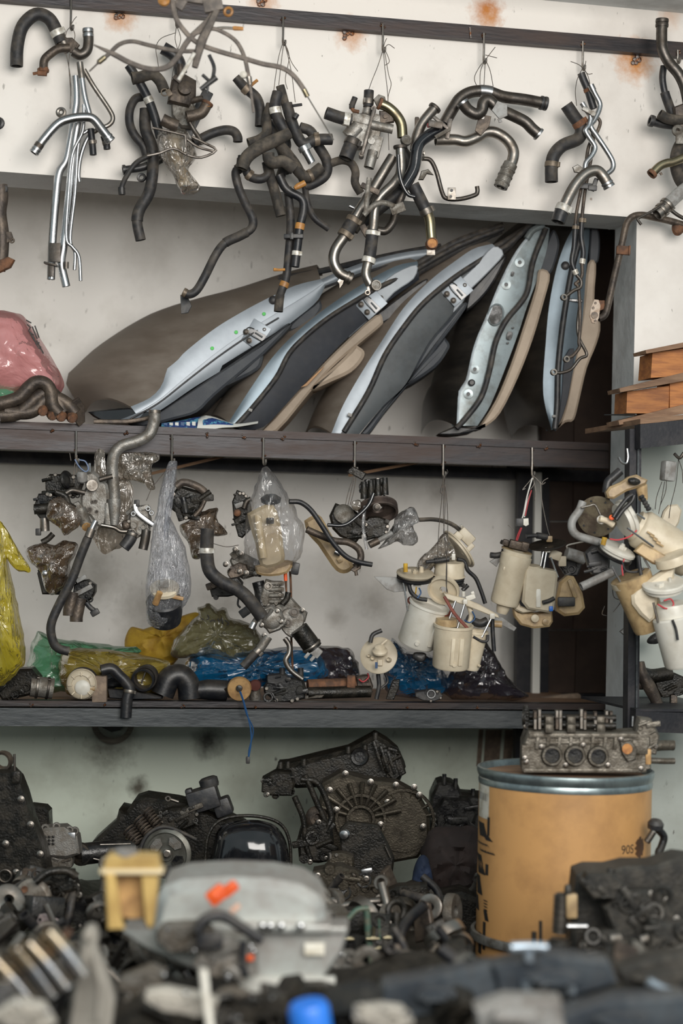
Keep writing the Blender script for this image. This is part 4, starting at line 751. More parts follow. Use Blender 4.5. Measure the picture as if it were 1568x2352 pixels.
def door(label, A, far, C, Bi, mets, trim, mtrim, mskin, mseal, seal, latch=None, Y=YD, bul=.0015):
    g = root('car_door', label, 'car door', P(*Bi[0], Y))
    a = PC(sm2(A), Y); fcurve = PC(sm2(far[0]), far[1]) if far else [p+V((-.01, .36, .0)) for p in a]
    b = B(); b.sheet(a, fcurve, V((.002, .004, -.006)), 30, 10, V((-.02, -.02, .03))); mk('outer_skin', b, mskin, g)
    b = B(); b.sheet(a, PC(sm2(C), Y-.006), V((0, .05, 0)), 34, 5, V((0, -bul, 0))); mk('edge_flange', b, mets[0], g)
    b = B(); b.sheet(PC(sm2(C), Y), PC(sm2(Bi), Y+.004), V((0, .05, 0)), 34, 6, V((0, -bul*1.3, 0))); mk('edge_panel', b, mets[1], g)
    if seal: rod(seal[0], seal[1], Y-.009, mseal, 'rubber_seal', g, 10)
    if trim: plate(trim, Y+.005, 170, mtrim, 'inner_trim', g, 5, 3)
    if latch:
        x, y, ang, bl = latch
        b = B(F(x, y, Y-.0085, 0, ang, 0)); b.box((0, 0, 0), (58, 2.5, 46), 1); mk('latch_plate', b, mets[2], g)
        b = B(F(x, y, Y-.0105, 0, ang, 0)); b.prism([(-4, 22), (7, 16), (10, -22), (-7, -22)], -1.5, 2, .5); mk('latch_slot', b, BLKG, g)
        b = B(F(x, y, Y-.0125, 0, ang, 0)); b.tube([(-7, 0, -20), (-8, 0, 8), (-4, 0, 24), (5, 0, 22), (8, 0, 10)], 1.5, 6); mk('slot_rim', b, CHR, g)
        b = B(F(x, y, Y-.0125, 0, ang, 0)); b.cyl((2, 0, -16), (2, 0, 4), 2.4, 2, 8); mk('striker', b, CHR, g)
        for q in bl: bolt(q[0], q[1], Y-.011, 5.2, DST, g)
    return g
# 1 silver door with brown dusty skin
A1 = [(300, 934), (344, 914), (371, 886), (385, 845), (404, 832), (424, 809), (491, 756), (558, 715), (625, 680), (680, 655), (736, 641)]
C1 = [(312, 950), (365, 918), (420, 872), (490, 815), (560, 765), (620, 728), (680, 692), (715, 670), (742, 650)]
B1 = [(270, 966), (348, 953), (446, 889), (510, 850), (558, 818), (600, 795), (638, 764), (680, 732), (728, 692), (746, 658)]
d = door('silver car door lying lowest at the left, wide brown dusty outer skin', A1, ([(195, 943), (150, 876), (180, 836), (232, 790), (330, 729), (420, 701), (530, 681), (590, 667), (690, 640), (740, 628)], YD+.40), C1, B1, (DSIL, DSIL, DSIL), [(330, 981), (402, 962), (452, 946), (492, 908), (567, 845), (606, 812), (664, 752), (662, 742), (640, 757), (600, 790), (520, 842), (440, 893), (350, 953), (290, 972)], TRMD, SKIN, RUBB, ([(300, 962), (365, 925), (430, 874), (500, 820), (570, 772), (640, 730)], 2.0), (588, 768, -58, [(565, 762), (572, 782), (607, 757)]))
plate([(604, 806), (602, 828), (590, 850), (540, 876), (478, 904), (490, 890), (540, 862)], YD, 150, TRMD, 'armrest', d, 6, 3)
plate([(735, 688), (738, 708), (716, 738), (672, 760), (664, 748), (690, 722)], YD+.01, 120, TRMD, 'mirror_cover', d, 5, 3)
plate([(200, 945), (300, 936), (352, 952), (290, 972), (230, 966)], YD+.015, 260, BLKG, 'sill_edge', d, 4, 2)
b = B(F(627, 689, YD-.008)); b.lathe([(10, 4), (10, 0), (7, -2), (3, -3)], (0, 0, 0), (0, 1, 0), 16); mk('grommet', b, BLK, d)
for x, y in [(606, 721), (542, 763), (487, 800)]:
    b = B(F(x, y, YD-.008, 0, -30, 0)); b.lathe([(4.5, 1), (4, -1)], (0, 0, 0), (0, 1, 0), 10); mk('paint_mark', b, PM('green_mark', (.08, .55, .10), None, rough=.5) if 'green_mark' not in MATS else MATS['green_mark'], d)
g2 = rod([(530, 689), (552, 678), (580, 671), (618, 669)], 8, YD+.16, BLK, 'handle_cup', d, 10, (0, 0), .6); rod([(537, 690), (552, 687), (564, 682)], 5, YD+.14, CHR, 'handle_grip', d)
rod([(735, 654), (790, 630), (860, 606), (930, 590), (990, 582)], 11, YD+.05, DSIL, 'window_frame', d, 10, (0, 0), .5)
rod([(640, 640), (740, 622), (830, 601), (930, 580), (1012, 566)], 7, YD+.09, BLK, 'window_seal', d, 8)
rod([(740, 662), (800, 640), (870, 616), (950, 598)], 3, YD+.03, BLK, 'window_seal', d, 8)
# 2 navy door with beige trim
A2 = [(525, 970), (546, 937), (584, 879), (629, 816), (686, 758), (753, 704), (826, 656), (906, 612), (958, 600)]
C2 = [(534, 978), (576, 938), (632, 868), (662, 812), (700, 772), (752, 728), (812, 690), (842, 670), (905, 640), (960, 616)]
B2 = [(556, 987), (603, 982), (650, 936), (686, 896), (756, 818), (800, 774), (833, 744), (866, 720), (880, 702), (910, 678), (962, 642)]
TB2 = [(600, 990), (686, 896), (769, 808), (862, 724), (879, 736), (872, 750), (826, 788), (760, 846), (712, 900), (636, 990)]
d = door('navy car door with beige inner trim and armrest, second from the left', A2, None, C2, B2, (DBLS, DBLU, DSIL), TB2, TRMB, SKIN, RUB, ([(540, 980), (580, 936), (634, 868), (664, 812), (702, 772), (754, 730), (814, 692), (870, 660), (950, 622), (1050, 566), (1155, 525)], 6), (853, 699, -42, [(829, 699), (843, 717), (874, 685)]))
plate([(818, 792), (836, 806), (832, 826), (806, 854), (760, 876), (712, 896), (740, 866), (780, 830)], YD-.005, 150, TRMB, 'armrest', d, 7, 3)
plate([(800, 776), (824, 700), (862, 664), (905, 628), (956, 608), (950, 640), (905, 672), (868, 714), (838, 742)], YD-.006, 4, DSILB, 'bright_edge', d, 2, 3)
for pts, r in [([(875, 655), (950, 612), (1050, 556), (1155, 519)], 9), ([(872, 676), (950, 630), (1050, 575), (1150, 530)], 8)]: rod(pts, r, YD+.03, RUB, 'window_channel', d, 10, (0, 0), .7)
plate([(866, 720), (905, 690), (960, 650), (982, 640), (975, 662), (930, 706), (880, 742)], YD+.02, 120, BLK, 'mirror_cover', d, 4, 3)
b = B(F(575, 942, YD-.02, 0, 20, 0)); b.box((0, 0, 0), (9, 5, 7), 1.5); mk('stopper', b, GRYP, d)
plate([(690, 890), (700, 882), (745, 840), (742, 846), (705, 886)], YD-.008, 4, ORG, 'reflector', d, .5)
# 3 grey door with charcoal trim
A3 = [(761, 995), (788, 930), (833, 851), (878, 781), (929, 704), (992, 640), (1050, 596), (1088, 571), (1130, 560)]
C3 = [(782, 996), (842, 905), (878, 826), (914, 765), (958, 712), (1010, 664), (1070, 622), (1118, 592), (1142, 572)]
B3 = [(824, 998), (878, 934), (929, 886), (962, 826), (985, 787), (1030, 735), (1062, 697), (1074, 672), (1120, 628), (1158, 586)]
d = door('grey car door with charcoal trim and a bright latch, in the middle of the row', A3, None, C3, B3, (DSIL, DGRY, DSIL), [(826, 998), (846, 997), (884, 946), (930, 890), (985, 820), (1068, 710), (1062, 697), (1030, 735), (985, 787), (930, 880), (878, 934)], TRMD, SKIN, RUB, ([(790, 992), (846, 900), (884, 816), (929, 749), (974, 695), (1040, 640), (1112, 593), (1165, 564), (1222, 512)], 6.5), (1050, 669, -42, [(1026, 675), (1041, 690), (1067, 655)]))
plate([(1021, 774), (1032, 790), (1028, 806), (999, 844), (930, 888), (960, 842)], YD-.004, 150, TRMD, 'armrest', d, 6, 3)
plate([(985, 790), (1005, 720), (1052, 650), (1090, 612), (1132, 566), (1156, 584), (1118, 628), (1074, 672), (1060, 698), (1025, 738)], YD-.006, 4, DSILB, 'bright_edge', d, 2, 3)
for pts, r in [([(1130, 572), (1165, 552), (1200, 530), (1232, 508)], 8), ([(1150, 580), (1190, 552), (1240, 514)], 7)]: rod(pts, r, YD+.03, RUB, 'window_channel', d, 10, (0, 0), .7)
plate([(1076, 672), (1156, 588), (1158, 602), (1120, 668), (1072, 712)], YD+.02, 120, BLK, 'mirror_cover', d, 4, 3)
rod([(984, 632), (1000, 620), (1020, 616)], 9, YD+.12, CHR, 'handle', d, 8)
b = B(F(803, 953, YD-.02, 0, 20, 0)); b.box((0, 0, 0), (10, 5, 8), 1.5); mk('stopper', b, GRYP, d)
# 4 pale door, hinge side facing out, beige trim
A4 = [(1048, 976), (1053, 899), (1069, 873), (1088, 793), (1117, 723), (1145, 653), (1177, 589), (1209, 545), (1248, 514)]
C4 = [(1054, 978), (1060, 902), (1075, 876), (1094, 796), (1123, 726), (1151, 656), (1183, 592), (1214, 549), (1250, 520)]
B4 = [(1096, 978), (1126, 930), (1158, 851), (1190, 765), (1212, 698), (1241, 621), (1256, 570), (1262, 524)]
T4 = [(1098, 983), (1138, 920), (1172, 840), (1201, 754), (1230, 662), (1238, 619), (1263, 630), (1250, 688), (1224, 777), (1189, 868), (1149, 948), (1118, 977)]
d = door('pale car door with punched hinge holes and long beige trim, fourth in the row', A4, None, C4, B4, (PM('worn_white_edge', (.62, .70, .74), (.40, .44, .46), 20, rough=.4), DPAL, DPAL), T4, TRMB, SKINK, RUB, ([(1048, 984), (1074, 955), (1106, 910), (1124, 850), (1138, 787), (1161, 738), (1196, 695), (1212, 665), (1224, 600), (1253, 525)], 6.5))
plate([(1238, 620), (1250, 570), (1270, 527), (1284, 552), (1281, 584), (1264, 628)], YD+.01, 120, TRMD, 'mirror_cover', d, 5, 3)
for x, y, w, h, an in [(1193, 603, 13, 21, -22), (1162, 654, 13, 20, -22), (1090, 848, 12, 18, -15), (1075, 905, 13, 19, -15)]:
    b = B(F(x, y, YD-.004, 0, -an, 0)); b.lathe([(w*.9, 3), (w*.85, -1), (w*.35, -2), (w*.3, 2)], (0, 0, 0), (0, 1, 0), 16); hh = mk('hinge_boss', b, DPAL, d)
    b = B(F(x, y, YD-.007)); b.lathe([(4, 0), (4, -1.5)], (0, 0, 0), (0, 1, 0), 12); mk('bolt_hole', b, BLK, hh)
for x, y, w, h, an in [(1138, 723, 30, 44, -14), (1170, 771, 13, 20, -15), (1177, 629, 7, 11, -15), (1178, 753, 5, 5, 0), (1166, 788, 5, 5, 0)]:
    b = B(F(x, y, YD-.007, 0, -an, 0)); n = 18; b.prism([(w/2*abs(math.cos(q))**.7*math.copysign(1, math.cos(q)), h/2*abs(math.sin(q))**.7*math.copysign(1, math.sin(q))) for q in [2*math.pi*k/n for k in range(n)]], 0, 3, .4); mk('punched_hole', b, OILB, d)  # flat dark discs; the shade inside the holes is put in their colour
b = B(F(1138, 723, YD-.006, 0, 14, 0)); b.tube([(17*math.cos(q), 0, 24*math.sin(q)) for q in [2*math.pi*k/16 for k in range(17)]], 2.4, 8); mk('hole_rim', b, DPAL, d)
b = B(F(1083, 879, YD-.008)); b.lathe([(8, 2), (8, -1), (5, -4), (0, -4)], (0, 0, 0), (0, 1, 0), 14); mk('grommet', b, BLK, d)
plate([(1046, 978), (1100, 982), (1112, 976), (1080, 994), (1030, 1000), (1006, 996)], YD+.02, 120, BLK, 'sill_edge', d, 4, 2)
rod([(1209, 548), (1222, 530), (1247, 516)], 8, YD-.01, DPAL, 'window_frame', d, 10)
# 5 blue door, almost upright
A5 = [(1266, 988), (1247, 902), (1253, 787), (1261, 701), (1278, 615), (1298, 557), (1318, 520)]
C5 = [(1270, 985), (1276, 930), (1278, 850), (1288, 760), (1300, 680), (1312, 615), (1326, 560), (1334, 520)]
B5 = [(1276, 990), (1300, 930), (1316, 850), (1334, 760), (1340, 700), (1346, 620), (1352, 560), (1354, 520)]
T5 = [(1276, 990), (1296, 940), (1312, 860), (1328, 780), (1340, 700), (1350, 606), (1369, 606), (1365, 688), (1379, 744), (1371, 787), (1348, 844), (1331, 916), (1318, 964), (1298, 970)]
d = door('blue-grey car door standing nearly upright at the right end of the row', A5, None, C5, B5, (DBLS, DBLS, DBLS), T5, TRMB, SKINK, BLK, ([(1274, 985), (1279, 930), (1281, 850), (1290, 760), (1302, 680), (1314, 615), (1328, 560), (1336, 520)], 7))
plate([(1352, 606), (1356, 522), (1372, 522), (1378, 552), (1376, 590), (1370, 604)], YD+.01, 120, TRMD, 'mirror_cover', d, 4, 2)
b = B(F(1298, 610, YD-.008)); b.lathe([(10, 4), (10, 0), (7, -2), (3, -3)], (0, 0, 0), (0, 1, 0), 16); mk('grommet', b, BLK, d)
b = B(F(1321, 690, YD-.006, 0, 5, 0)); b.box((0, 0, 0), (32, 5, 7), 1); mk('latch_gap', b, BLKG, d)
b = B(F(1272, 956, YD-.02)); b.box((0, 0, 0), (8, 5, 6), 1); mk('stopper', b, GRYP, d)
plate([(1290, 900), (1296, 820), (1318, 800), (1312, 870), (1300, 930), (1282, 975)], YD-.006, 3, DBLU, 'lower_panel', d, 1, 2)
# ---------------------------------------------------------------- on the upper shelf
g = root('pink_plastic_bag', 'full pink plastic bag with black print at the left end of the upper shelf', 'bag', P(50, 905, YS+.1))
b = B(F(40, 810, YS+.10)); ob = [(-120, 60), (-60, 98), (-10, 96), (20, 80), (44, 48), (66, 14), (88, -24), (104, -60), (106, -84), (88, -102), (40, -100), (-60, -98), (-130, -70)]
b.pillow(ob, 90, 15, 5, 14, fl=.5, freq=.018); pb = mk('film', b, BAGP, g)
def strokes(par, ss, Y, r, m, name='print_mark'):
    for s in ss:
        b = B(); b.tube(pathpts(s, Y), r*U(s[0][0], s[0][1], Y), 5, (0, 0), 2); mk(name, b, m, par)
strokes(g, [[(62, 745), (70, 752), (66, 760), (78, 770)], [(74, 750), (82, 770), (86, 778)], [(80, 748), (90, 776)], [(68, 762), (84, 790), (90, 786)], [(76, 772), (88, 800), (94, 796)], [(84, 782), (100, 812)], [(60, 735), (72, 742)]], YS+.005, 1.6, INK)
strokes(g, [[(112, 852), (118, 850), (120, 857), (114, 859), (112, 852)], [(120, 856), (134, 866)], [(118, 862), (132, 872)]], YS+.035, 1.4, INK)
b = B(F(2, 912, YS+.05)); b.pillow([(-30, 12), (0, 24), (40, 14), (50, -8), (20, -18), (-30, -14)], 20, 6, 2, 6); mk('green_cloth', b, BAGGN, None, 'scrap of pale green plastic under the pink bag', 'plastic scrap')
g = root('exhaust_manifold', 'scorched four-runner exhaust manifold in front of the pink bag', 'exhaust manifold', P(90, 960, YS-.02))
for pts in ([(-10, 930), (40, 915), (66, 890), (84, 878), (104, 882), (116, 900), (120, 930), (135, 950)], [(0, 955), (40, 950), (70, 925), (96, 905), (120, 905), (136, 925), (145, 948)], [(10, 945), (60, 948), (84, 938), (104, 918), (130, 915), (156, 930), (172, 950)], [(-10, 945), (20, 938), (50, 930), (74, 905)]):
    hose('', pts, 16, RSTD, YS-.02-.012*len(pts)+.07, parent=g, part='runner', open_=(0, 0), seg=14)
for x, y in [(98, 942), (120, 952), (140, 955), (165, 958)]:
    b = B(F(x, y, YS-.04)); b.lathe([(10, 16), (13, 6), (14, -4), (10, -10), (5, -12)], (0, 0, 0), (.2, -1, -.3), 14); mk('port', b, RST, g)
b = B(F(178, 945, YS-.03, 20, -15, 30)); b.prism([(-14, 26), (6, 34), (18, 10), (14, -28), (-2, -36), (-16, -12)], -5, 5, 2); mk('flange', b, RSTD, g)
g = root('magazine', 'rolled-over magazine page with blue print lying on the upper shelf beam', 'magazine', P(470, 980, YS))
c1 = [(372, 974), (410, 966), (452, 958), (475, 956)]; c2 = [(370, 979), (415, 983), (455, 985), (480, 986)]
b = B(); b.sheet(PC(c1, YS+.06), PC(c2, YS+.01), V((0, .002, -.001)), 12, 3, V((0, 0, .006))); mk('printed_page', b, MAGB, g)
b = B(); b.sheet(PC(sm2([(455, 962), (470, 954), (500, 960), (540, 974), (590, 970)]), YS+.05), PC(sm2([(452, 985), (478, 987), (510, 982), (545, 980), (592, 972)]), YS-.005), V((0, .002, -.001)), 14, 4, V((0, -.01, .004))); mk('curled_page', b, PVCP, g)
b = B(); b.sheet(PC(sm2([(462, 960), (482, 957), (510, 964), (535, 973)]), YS+.045), PC(sm2([(466, 976), (490, 974), (512, 975), (535, 976)]), YS+.0), V((0, .001, -.001)), 10, 3, V((0, -.012, .0))); mk('printed_fold', b, MAGB, g)
for i in range(7):
    x = 380+i*13; b = B(F(x, 976-i*.6, YS+.02)); b.box((0, 0, 0), (8, 1, 9), 0); mk('print_block', b, PVCP if i % 3 else BLU, g)
b = B(); b.tube(pathpts([(215, 968), (290, 968), (340, 960), (352, 952)], YS-.005), 5*U(300, 960, YS), 8, (0, 0), 5, .7); mk('rag_strip', b, RSTD, None, 'dirty twisted rag strip lying under the silver door', 'rag')
hose('bent grey radiator pipe with an open mouth standing up over the upper shelf beam', [(355, 946), (354, 968), (342, 998), (312, 1014), (280, 1024), (262, 1044), (258, 1080), (262, 1128), (263, 1175)], 13.5, ALU, YS-.06, name='radiator_pipe', cat='pipe', rings=[(0, STL, 1.05, 4)])
# ---------------------------------------------------------------- pallets on the right-hand rack
g = root('wooden_pallet', 'orange-brown wooden pallet on top of the black rack at the right edge', 'pallet', P(1500, 975, W0-.2))
def quad(name, q, Y, dy, m): return mk(name, slab(q, Y, dy), m, g, smooth=0)
quad('board', [(1482, 804), (1484, 812), (1640, 786), (1640, 772)], W0-.30, .09, WOODD)
quad('board', [(1422, 892), (1424, 901), (1640, 862), (1640, 838)], W0-.30, .09, WOODD)
quad('board', [(1420, 966), (1422, 976), (1640, 938), (1640, 912)], W0-.30, .09, WOODD)
quad('block', [(1498, 811), (1494, 868), (1640, 858), (1640, 790)], W0-.27, .09, WOOD)
quad('block', [(1440, 899), (1438, 949), (1534, 950), (1538, 886)], W0-.27, .09, WOOD)
quad('block', [(1538, 866), (1538, 938), (1640, 930), (1640, 852)], W0-.275, .09, WOOD)
# ---------------------------------------------------------------- generic cast lumps with bosses, ribs and bolts
def lump(par, x, y, Y, w, h, m, seed, d=None, name='casting', n=10, rot=0, outl=None, bolts=0, mb=None):
    q = random.Random(seed); d = d or min(w, h)*.5
    b = B(F(x, y, Y, 0, rot, 0))
    if not outl:
        k = q.randint(6, 9); outl = []
        for i in range(k):
            a = 2*math.pi*(i+q.uniform(-.25, .25))/k; s = q.uniform(.82, 1.05)
            ca, sa = math.cos(a), math.sin(a); e = (abs(ca)**4+abs(sa)**4)**-.25
            outl.append((w/2*ca*e*s, h/2*sa*e*s))
    b.prism(outl, -d/2, d/2, min(w, h)*.08)
    for i in range(n):
        px, pz = q.uniform(-.40, .40)*w, q.uniform(-.40, .40)*h; r = q.uniform(.06, .17)*min(w, h); f = -d/2
        t = q.random()
        if t < .4: b.cyl((px, f+r, pz), (px, f-q.uniform(.3, 1.0)*r, pz), r, r*q.uniform(.7, 1), 12, (0, q.randint(0, 1)))
        elif t < .7: b.box((px, f, pz), (r*q.uniform(1, 4), r*1.6, r*q.uniform(.6, 1.4)), r*.2, (0, q.uniform(-60, 60), 0))
        elif t < .85: b.cyl((px-r*1.5, f, pz-r), (px+r*1.5, f-r*.5, pz+r*q.uniform(-1, 1)), r*.55, r*.55, 10)
        else: b.ring((px, f-r*.2, pz), (q.uniform(-.3, .3), 1, q.uniform(-.3, .3)), r, r*.35, 16, 6)
    o = mk(name, b, m, par, smooth=35)
    for i in range(bolts):
        a = q.uniform(0, 6.28); px, pz = .43*w*math.cos(a), .43*h*math.sin(a); r = q.uniform(.035, .055)*min(w, h)+2
        bb = B(F(x, y, Y, 0, rot, 0)); bb.lathe([(r, 1), (r, -3), (r*.75, -4), (r*.5, -4), (r*.45, -2)], (px, -d/2-1, pz), (0, 1, 0), 10); mk('bolt', bb, mb or STL, par)
    return o
def bag(label, outl, Y, depth, m, name='plastic_bag', wr=10, seed=1, par=None, part='film', freq=.05, cat='bag', K=8, sub=True):
    ox = sum(p[0] for p in outl)/len(outl); oy = sum(p[1] for p in outl)/len(outl)
    b = B(F(ox, oy, Y)); b.pillow(loc(outl, ox, oy), depth, wr, seed, K, freq=freq, sub=sub)
    return mk(part if par else name, b, m, par, None if par else label, None if par else cat)
M0 = YS-.07
# --- first hook of the upper shelf
g = root('water_pump_housing', 'grey cast aluminium pump housing with a round port, first hook of the upper shelf', 'housing', P(225, 1160, M0))
plate([(192, 1088), (215, 1082), (232, 1100), (246, 1112), (250, 1146), (246, 1190), (238, 1212), (222, 1208), (206, 1186), (188, 1176), (184, 1140), (196, 1120)], M0, 40, ALU, 'body', g, 6, 2)
b = B(F(212, 1115, M0-.012)); b.lathe([(8, 14), (9, 0), (9.5, -4), (13, -4), (14, 2), (13, 12)], (0, 0, 0), (.1, -1, 0), 20); mk('port', b, STL, g)
hose('', [(228, 1102), (242, 1098), (258, 1094)], 6, DST, M0-.03, parent=g, part='nozzle')
b = B(F(262, 1176, M0-.01)); b.tube([(0, 0, 30), (1, 0, 0), (0, 0, -30)], [16, 14, 10], 14, (0, 0), 3); b.box((-14, 4, -8), (14, 20, 60), 4); mk('socket', b, ALU, g)
for x, y, r in [(206, 1170, 6), (219, 1152, 5), (222, 1175, 4), (212, 1153, 4)]:
    b = B(F(x, y, M0-.003)); b.lathe([(r, 2), (r, -1), (r*.6, -1), (r*.55, 2)], (0, 0, 0), (0, 1, 0), 12); mk('bolt_hole', b, DST, g)
hose('', [(183, 1168), (190, 1186), (198, 1206)], 14, ALD, M0-.03, parent=g, part='outlet', open_=(0, 0))
b = B(F(199, 1210, M0-.04)); b.lathe([(11, 2), (11, -1), (3, -2)], (0, 0, 0), (.15, -.8, -.5), 16); mk('plug', b, AMB, g)
hose('', [(232, 1206), (262, 1212), (276, 1220), (294, 1221)], 5, STL, M0-.01, parent=g, part='small_nozzle')
b = B(F(183, 1168, M0-.02, 0, -35, 0)); b.prism([(-6, 18), (8, 16), (10, -8), (-8, -12)], -6, 6, 2); mk('lug', b, ALU, g)
g = hose('long black hose with a steel nose hanging from the pump housing down to the bags', [(214, 1208, 0, 6), (206, 1226, 0, 6.5), (200, 1240), (184, 1280), (164, 1334), (136, 1388), (117, 1436), (122, 1474), (136, 1490), (158, 1496)], 10.5, RUB, M0-.09)
hose('steel nose and ferrule above the long black hose', [(220, 1196), (212, 1212), (203, 1234)], 6.5, CHR, M0-.095, name='hose_nose', cat='pipe', sleeves=[(.6, 1, STL, 1.55)])
g = root('carburettor', 'oily black carburettor wrapped in brown film, left of the pump housing', 'carburettor', P(130, 1160, M0))
lump(g, 145, 1115, M0+.01, 90, 60, OIL, 11, 40, n=14, bolts=4)
lump(g, 108, 1165, M0-.0, 60, 70, OILB, 12, 40, n=10, bolts=2)
hose('', [(128, 1166), (104, 1168), (78, 1170)], 12, OIL, M0-.03, parent=g, part='intake')
hose('', [(102, 1190), (103, 1220)], 11, STL, M0-.02, parent=g, part='damper', open_=(0, 0))
b = B(F(88, 1222, M0-.02)); b.box((0, 0, 0), (12, 12, 16), 2); mk('plug', b, BLK, g)
b = B(F(153, 1102, M0-.02)); b.lathe([(4, -6), (20, -4), (22, 0), (20, 4), (4, 6)], (0, 0, 0), (1, -.5, .2), 20); mk('diaphragm', b, OILB, g)
hose('', [(150, 1134), (165, 1126), (185, 1130), (195, 1132)], 6, DST, M0-.04, parent=g, part='link')
hose('', [(128, 1130), (150, 1140), (158, 1158), (172, 1168)], 7, OIL, M0-.05, parent=g, part='lever')
bag('', [(112, 1148), (134, 1138), (160, 1150), (182, 1172), (188, 1200), (168, 1222), (148, 1232), (138, 1216), (112, 1198), (104, 1182)], M0-.05, 18, BAGB, par=g, wr=12, seed=4)
b = B(F(188, 1095, M0-.02)); b.lathe([(8, -14), (12, -10), (12, 8), (9, 12)], (0, 0, 0), (0, -.2, 1), 16); mk('white_cap', b, GRYP, g)
b = B(); b.tube(pathpts([(206, 1064), (206, 1084)], M0-.02), 2.5*U(206, 1070, M0), 8); mk('pin', b, CHR, g)
wires('loop of blue wire at the first hook of the upper shelf', [[(172, 1055), (182, 1072), (196, 1083), (203, 1076), (196, 1060), (182, 1056)]], M0-.03, BLU, 2)
wires('rusty wires hanging the pump housing from the first hook of the upper shelf', [[(175, 1045), (170, 1080), (170, 1115)], [(177, 1045), (176, 1090), (178, 1120)], [(174, 1050), (182, 1085), (176, 1110)], [(160, 1040), (163, 1058)]], M0-.02)
bag('torn sheet of dirty clear film hanging behind the grey radiator pipe', [(262, 1042), (300, 1036), (362, 1040), (366, 1056), (352, 1066), (350, 1090), (358, 1122), (344, 1126), (330, 1112), (300, 1106), (270, 1104), (258, 1076)], M0+.02, 7, BAGBL, 'plastic_film', 9, 6)
bag('long strip of dirty clear film hanging behind the pump housing', [(218, 1038), (240, 1036), (246, 1090), (300, 1104), (306, 1160), (292, 1220), (284, 1254), (262, 1266), (236, 1272), (214, 1236), (226, 1180), (216, 1100)], M0+.05, 7, BAGBL, 'plastic_film', 9, 7)
g = root('wrapped_part', 'dark engine part wrapped in brown oily film, left below the carburettor', 'wrapped part', P(115, 1300, M0))
lump(g, 120, 1325, M0+.01, 70, 80, OILB, 14, 40, n=8)
bag('', [(58, 1262), (74, 1252), (100, 1244), (120, 1250), (152, 1240), (180, 1246), (182, 1262), (166, 1290), (160, 1330), (142, 1356), (122, 1372), (104, 1360), (92, 1318), (78, 1300), (60, 1284)], M0-.01, 26, BAGB, par=g, wr=14, seed=9)
b = B(F(103, 1316, M0-.04)); b.lathe([(2, -5), (6, -3), (6, 3), (3, 5)], (0, 0, 0), (0, -1, .2), 12); mk('ball_stud', b, CHR, g)
hose('', [(96, 1246), (110, 1238), (122, 1226)], 7, OIL, M0, parent=g, part='nozzle')
g = root('solenoid_valve', 'brown oily solenoid valve with twin round ends beside the long black hose', 'valve', P(190, 1400, M0))
lump(g, 194, 1358, M0, 50, 60, OILB, 17, 34, n=12, rot=12, bolts=2)
b = B(F(192, 1356, M0-.03, 0, -28, 0)); b.box((0, 0, 0), (44, 8, 11), 2); b.box((8, 0, 26), (26, 8, 10), 2); mk('plate', b, GRYP, g)
for x, y in [(160, 1398), (176, 1412)]: hose('', [(x+8, y-38), (x, y), (x-1, y+16)], 15, RSTD, M0-.02, parent=g, part='barrel')
hose('', [(198, 1384), (208, 1396), (222, 1406)], 6, BLK, M0-.03, parent=g, part='plug_lead'); b = B(F(218, 1407, M0-.035, 0, -30, 0)); b.box((0, 0, 0), (20, 12, 14), 3); mk('plug', b, BLK, g)
# --- second hook: milky bag
g = root('milky_plastic_bag', 'milky clear bag knotted on the second hook with a round sender unit inside', 'bag', P(385, 1062, M0))
ol = [(395, 1058), (407, 1062), (402, 1100), (388, 1136), (380, 1166), (388, 1182), (404, 1208), (426, 1257), (437, 1312), (440, 1348), (434, 1378), (396, 1428), (382, 1444), (360, 1446), (344, 1436), (336, 1422), (335, 1384), (333, 1350), (339, 1301), (346, 1245), (353, 1196), (361, 1166), (364, 1140), (371, 1110), (384, 1067)]
bag('', ol, M0-.06, 40, BAGW, par=g, wr=9, seed=3, K=10, freq=.06)
b = B(F(377, 1385, M0-.055, 35, 0, 0)); b.lathe([(36, -52), (40, -30), (42, 6), (38, 10), (36, 4)], (0, 0, 0), (0, 0, 1), 28); mk('sender_cup', b, BLK, g)
b = B(F(378, 1356, M0-.075, 35, 0, 0)); b.lathe([(34, -4), (34, 4), (30, 7)], (0, 0, 4), (0, 0, 1), 28); mk('sender_disc', b, CRM, g)
b = B(F(362, 1372, M0-.10, 20, 0, 0)); b.cyl((-6, 0, -16), (6, -4, 14), 8, 7, 12); mk('float_arm', b, AMB, g)
b = B(F(377, 1340, M0-.11, 20, 0, 0)); b.box((0, 0, 0), (20, 12, 16), 2); b.box((-8, 0, -8), (10, 8, 10), 2); mk('terminal_block', b, GRYP, g)
b = B(F(404, 1372, M0-.10, 0, 12, 0)); b.box((0, 0, 0), (36, 8, 9), 3); mk('bar', b, AMB, g)
g = root('throttle_unit', 'small bright aluminium throttle body left of the milky bag', 'throttle body', P(318, 1200, M0))
lump(g, 322, 1195, M0+.0, 56, 76, ALU, 21, 30, n=12, rot=-10, bolts=3)
b = B(); b.tube(pathpts([(310, 1158), (314, 1176), (332, 1192), (352, 1206)], M0-.03), 6*U(320, 1180, M0), 8, (0, 0), 4, .6); mk('lever', b, CHR, g)
b = B(F(314, 1156, M0-.03)); b.box((0, 0, 0), (12, 8, 16), 2); mk('lever_end', b, BLK, g)
for x, y in [(306, 1180), (348, 1178), (340, 1168)]:
    b = B(F(x, y, M0-.03)); b.ring((0, 0, 0), (0, 1, 0), 4.5, 2, 14, 6); mk('lug', b, CHR, g)
hose('', [(306, 1222), (298, 1240), (284, 1258)], 14, BLK, M0-.01, parent=g, part='rubber_boot', clamps=[(.15, STL, 4, 1.08)])
hose('', [(336, 1218), (333, 1240), (328, 1262)], 11, DST, M0-.02, parent=g, part='motor')
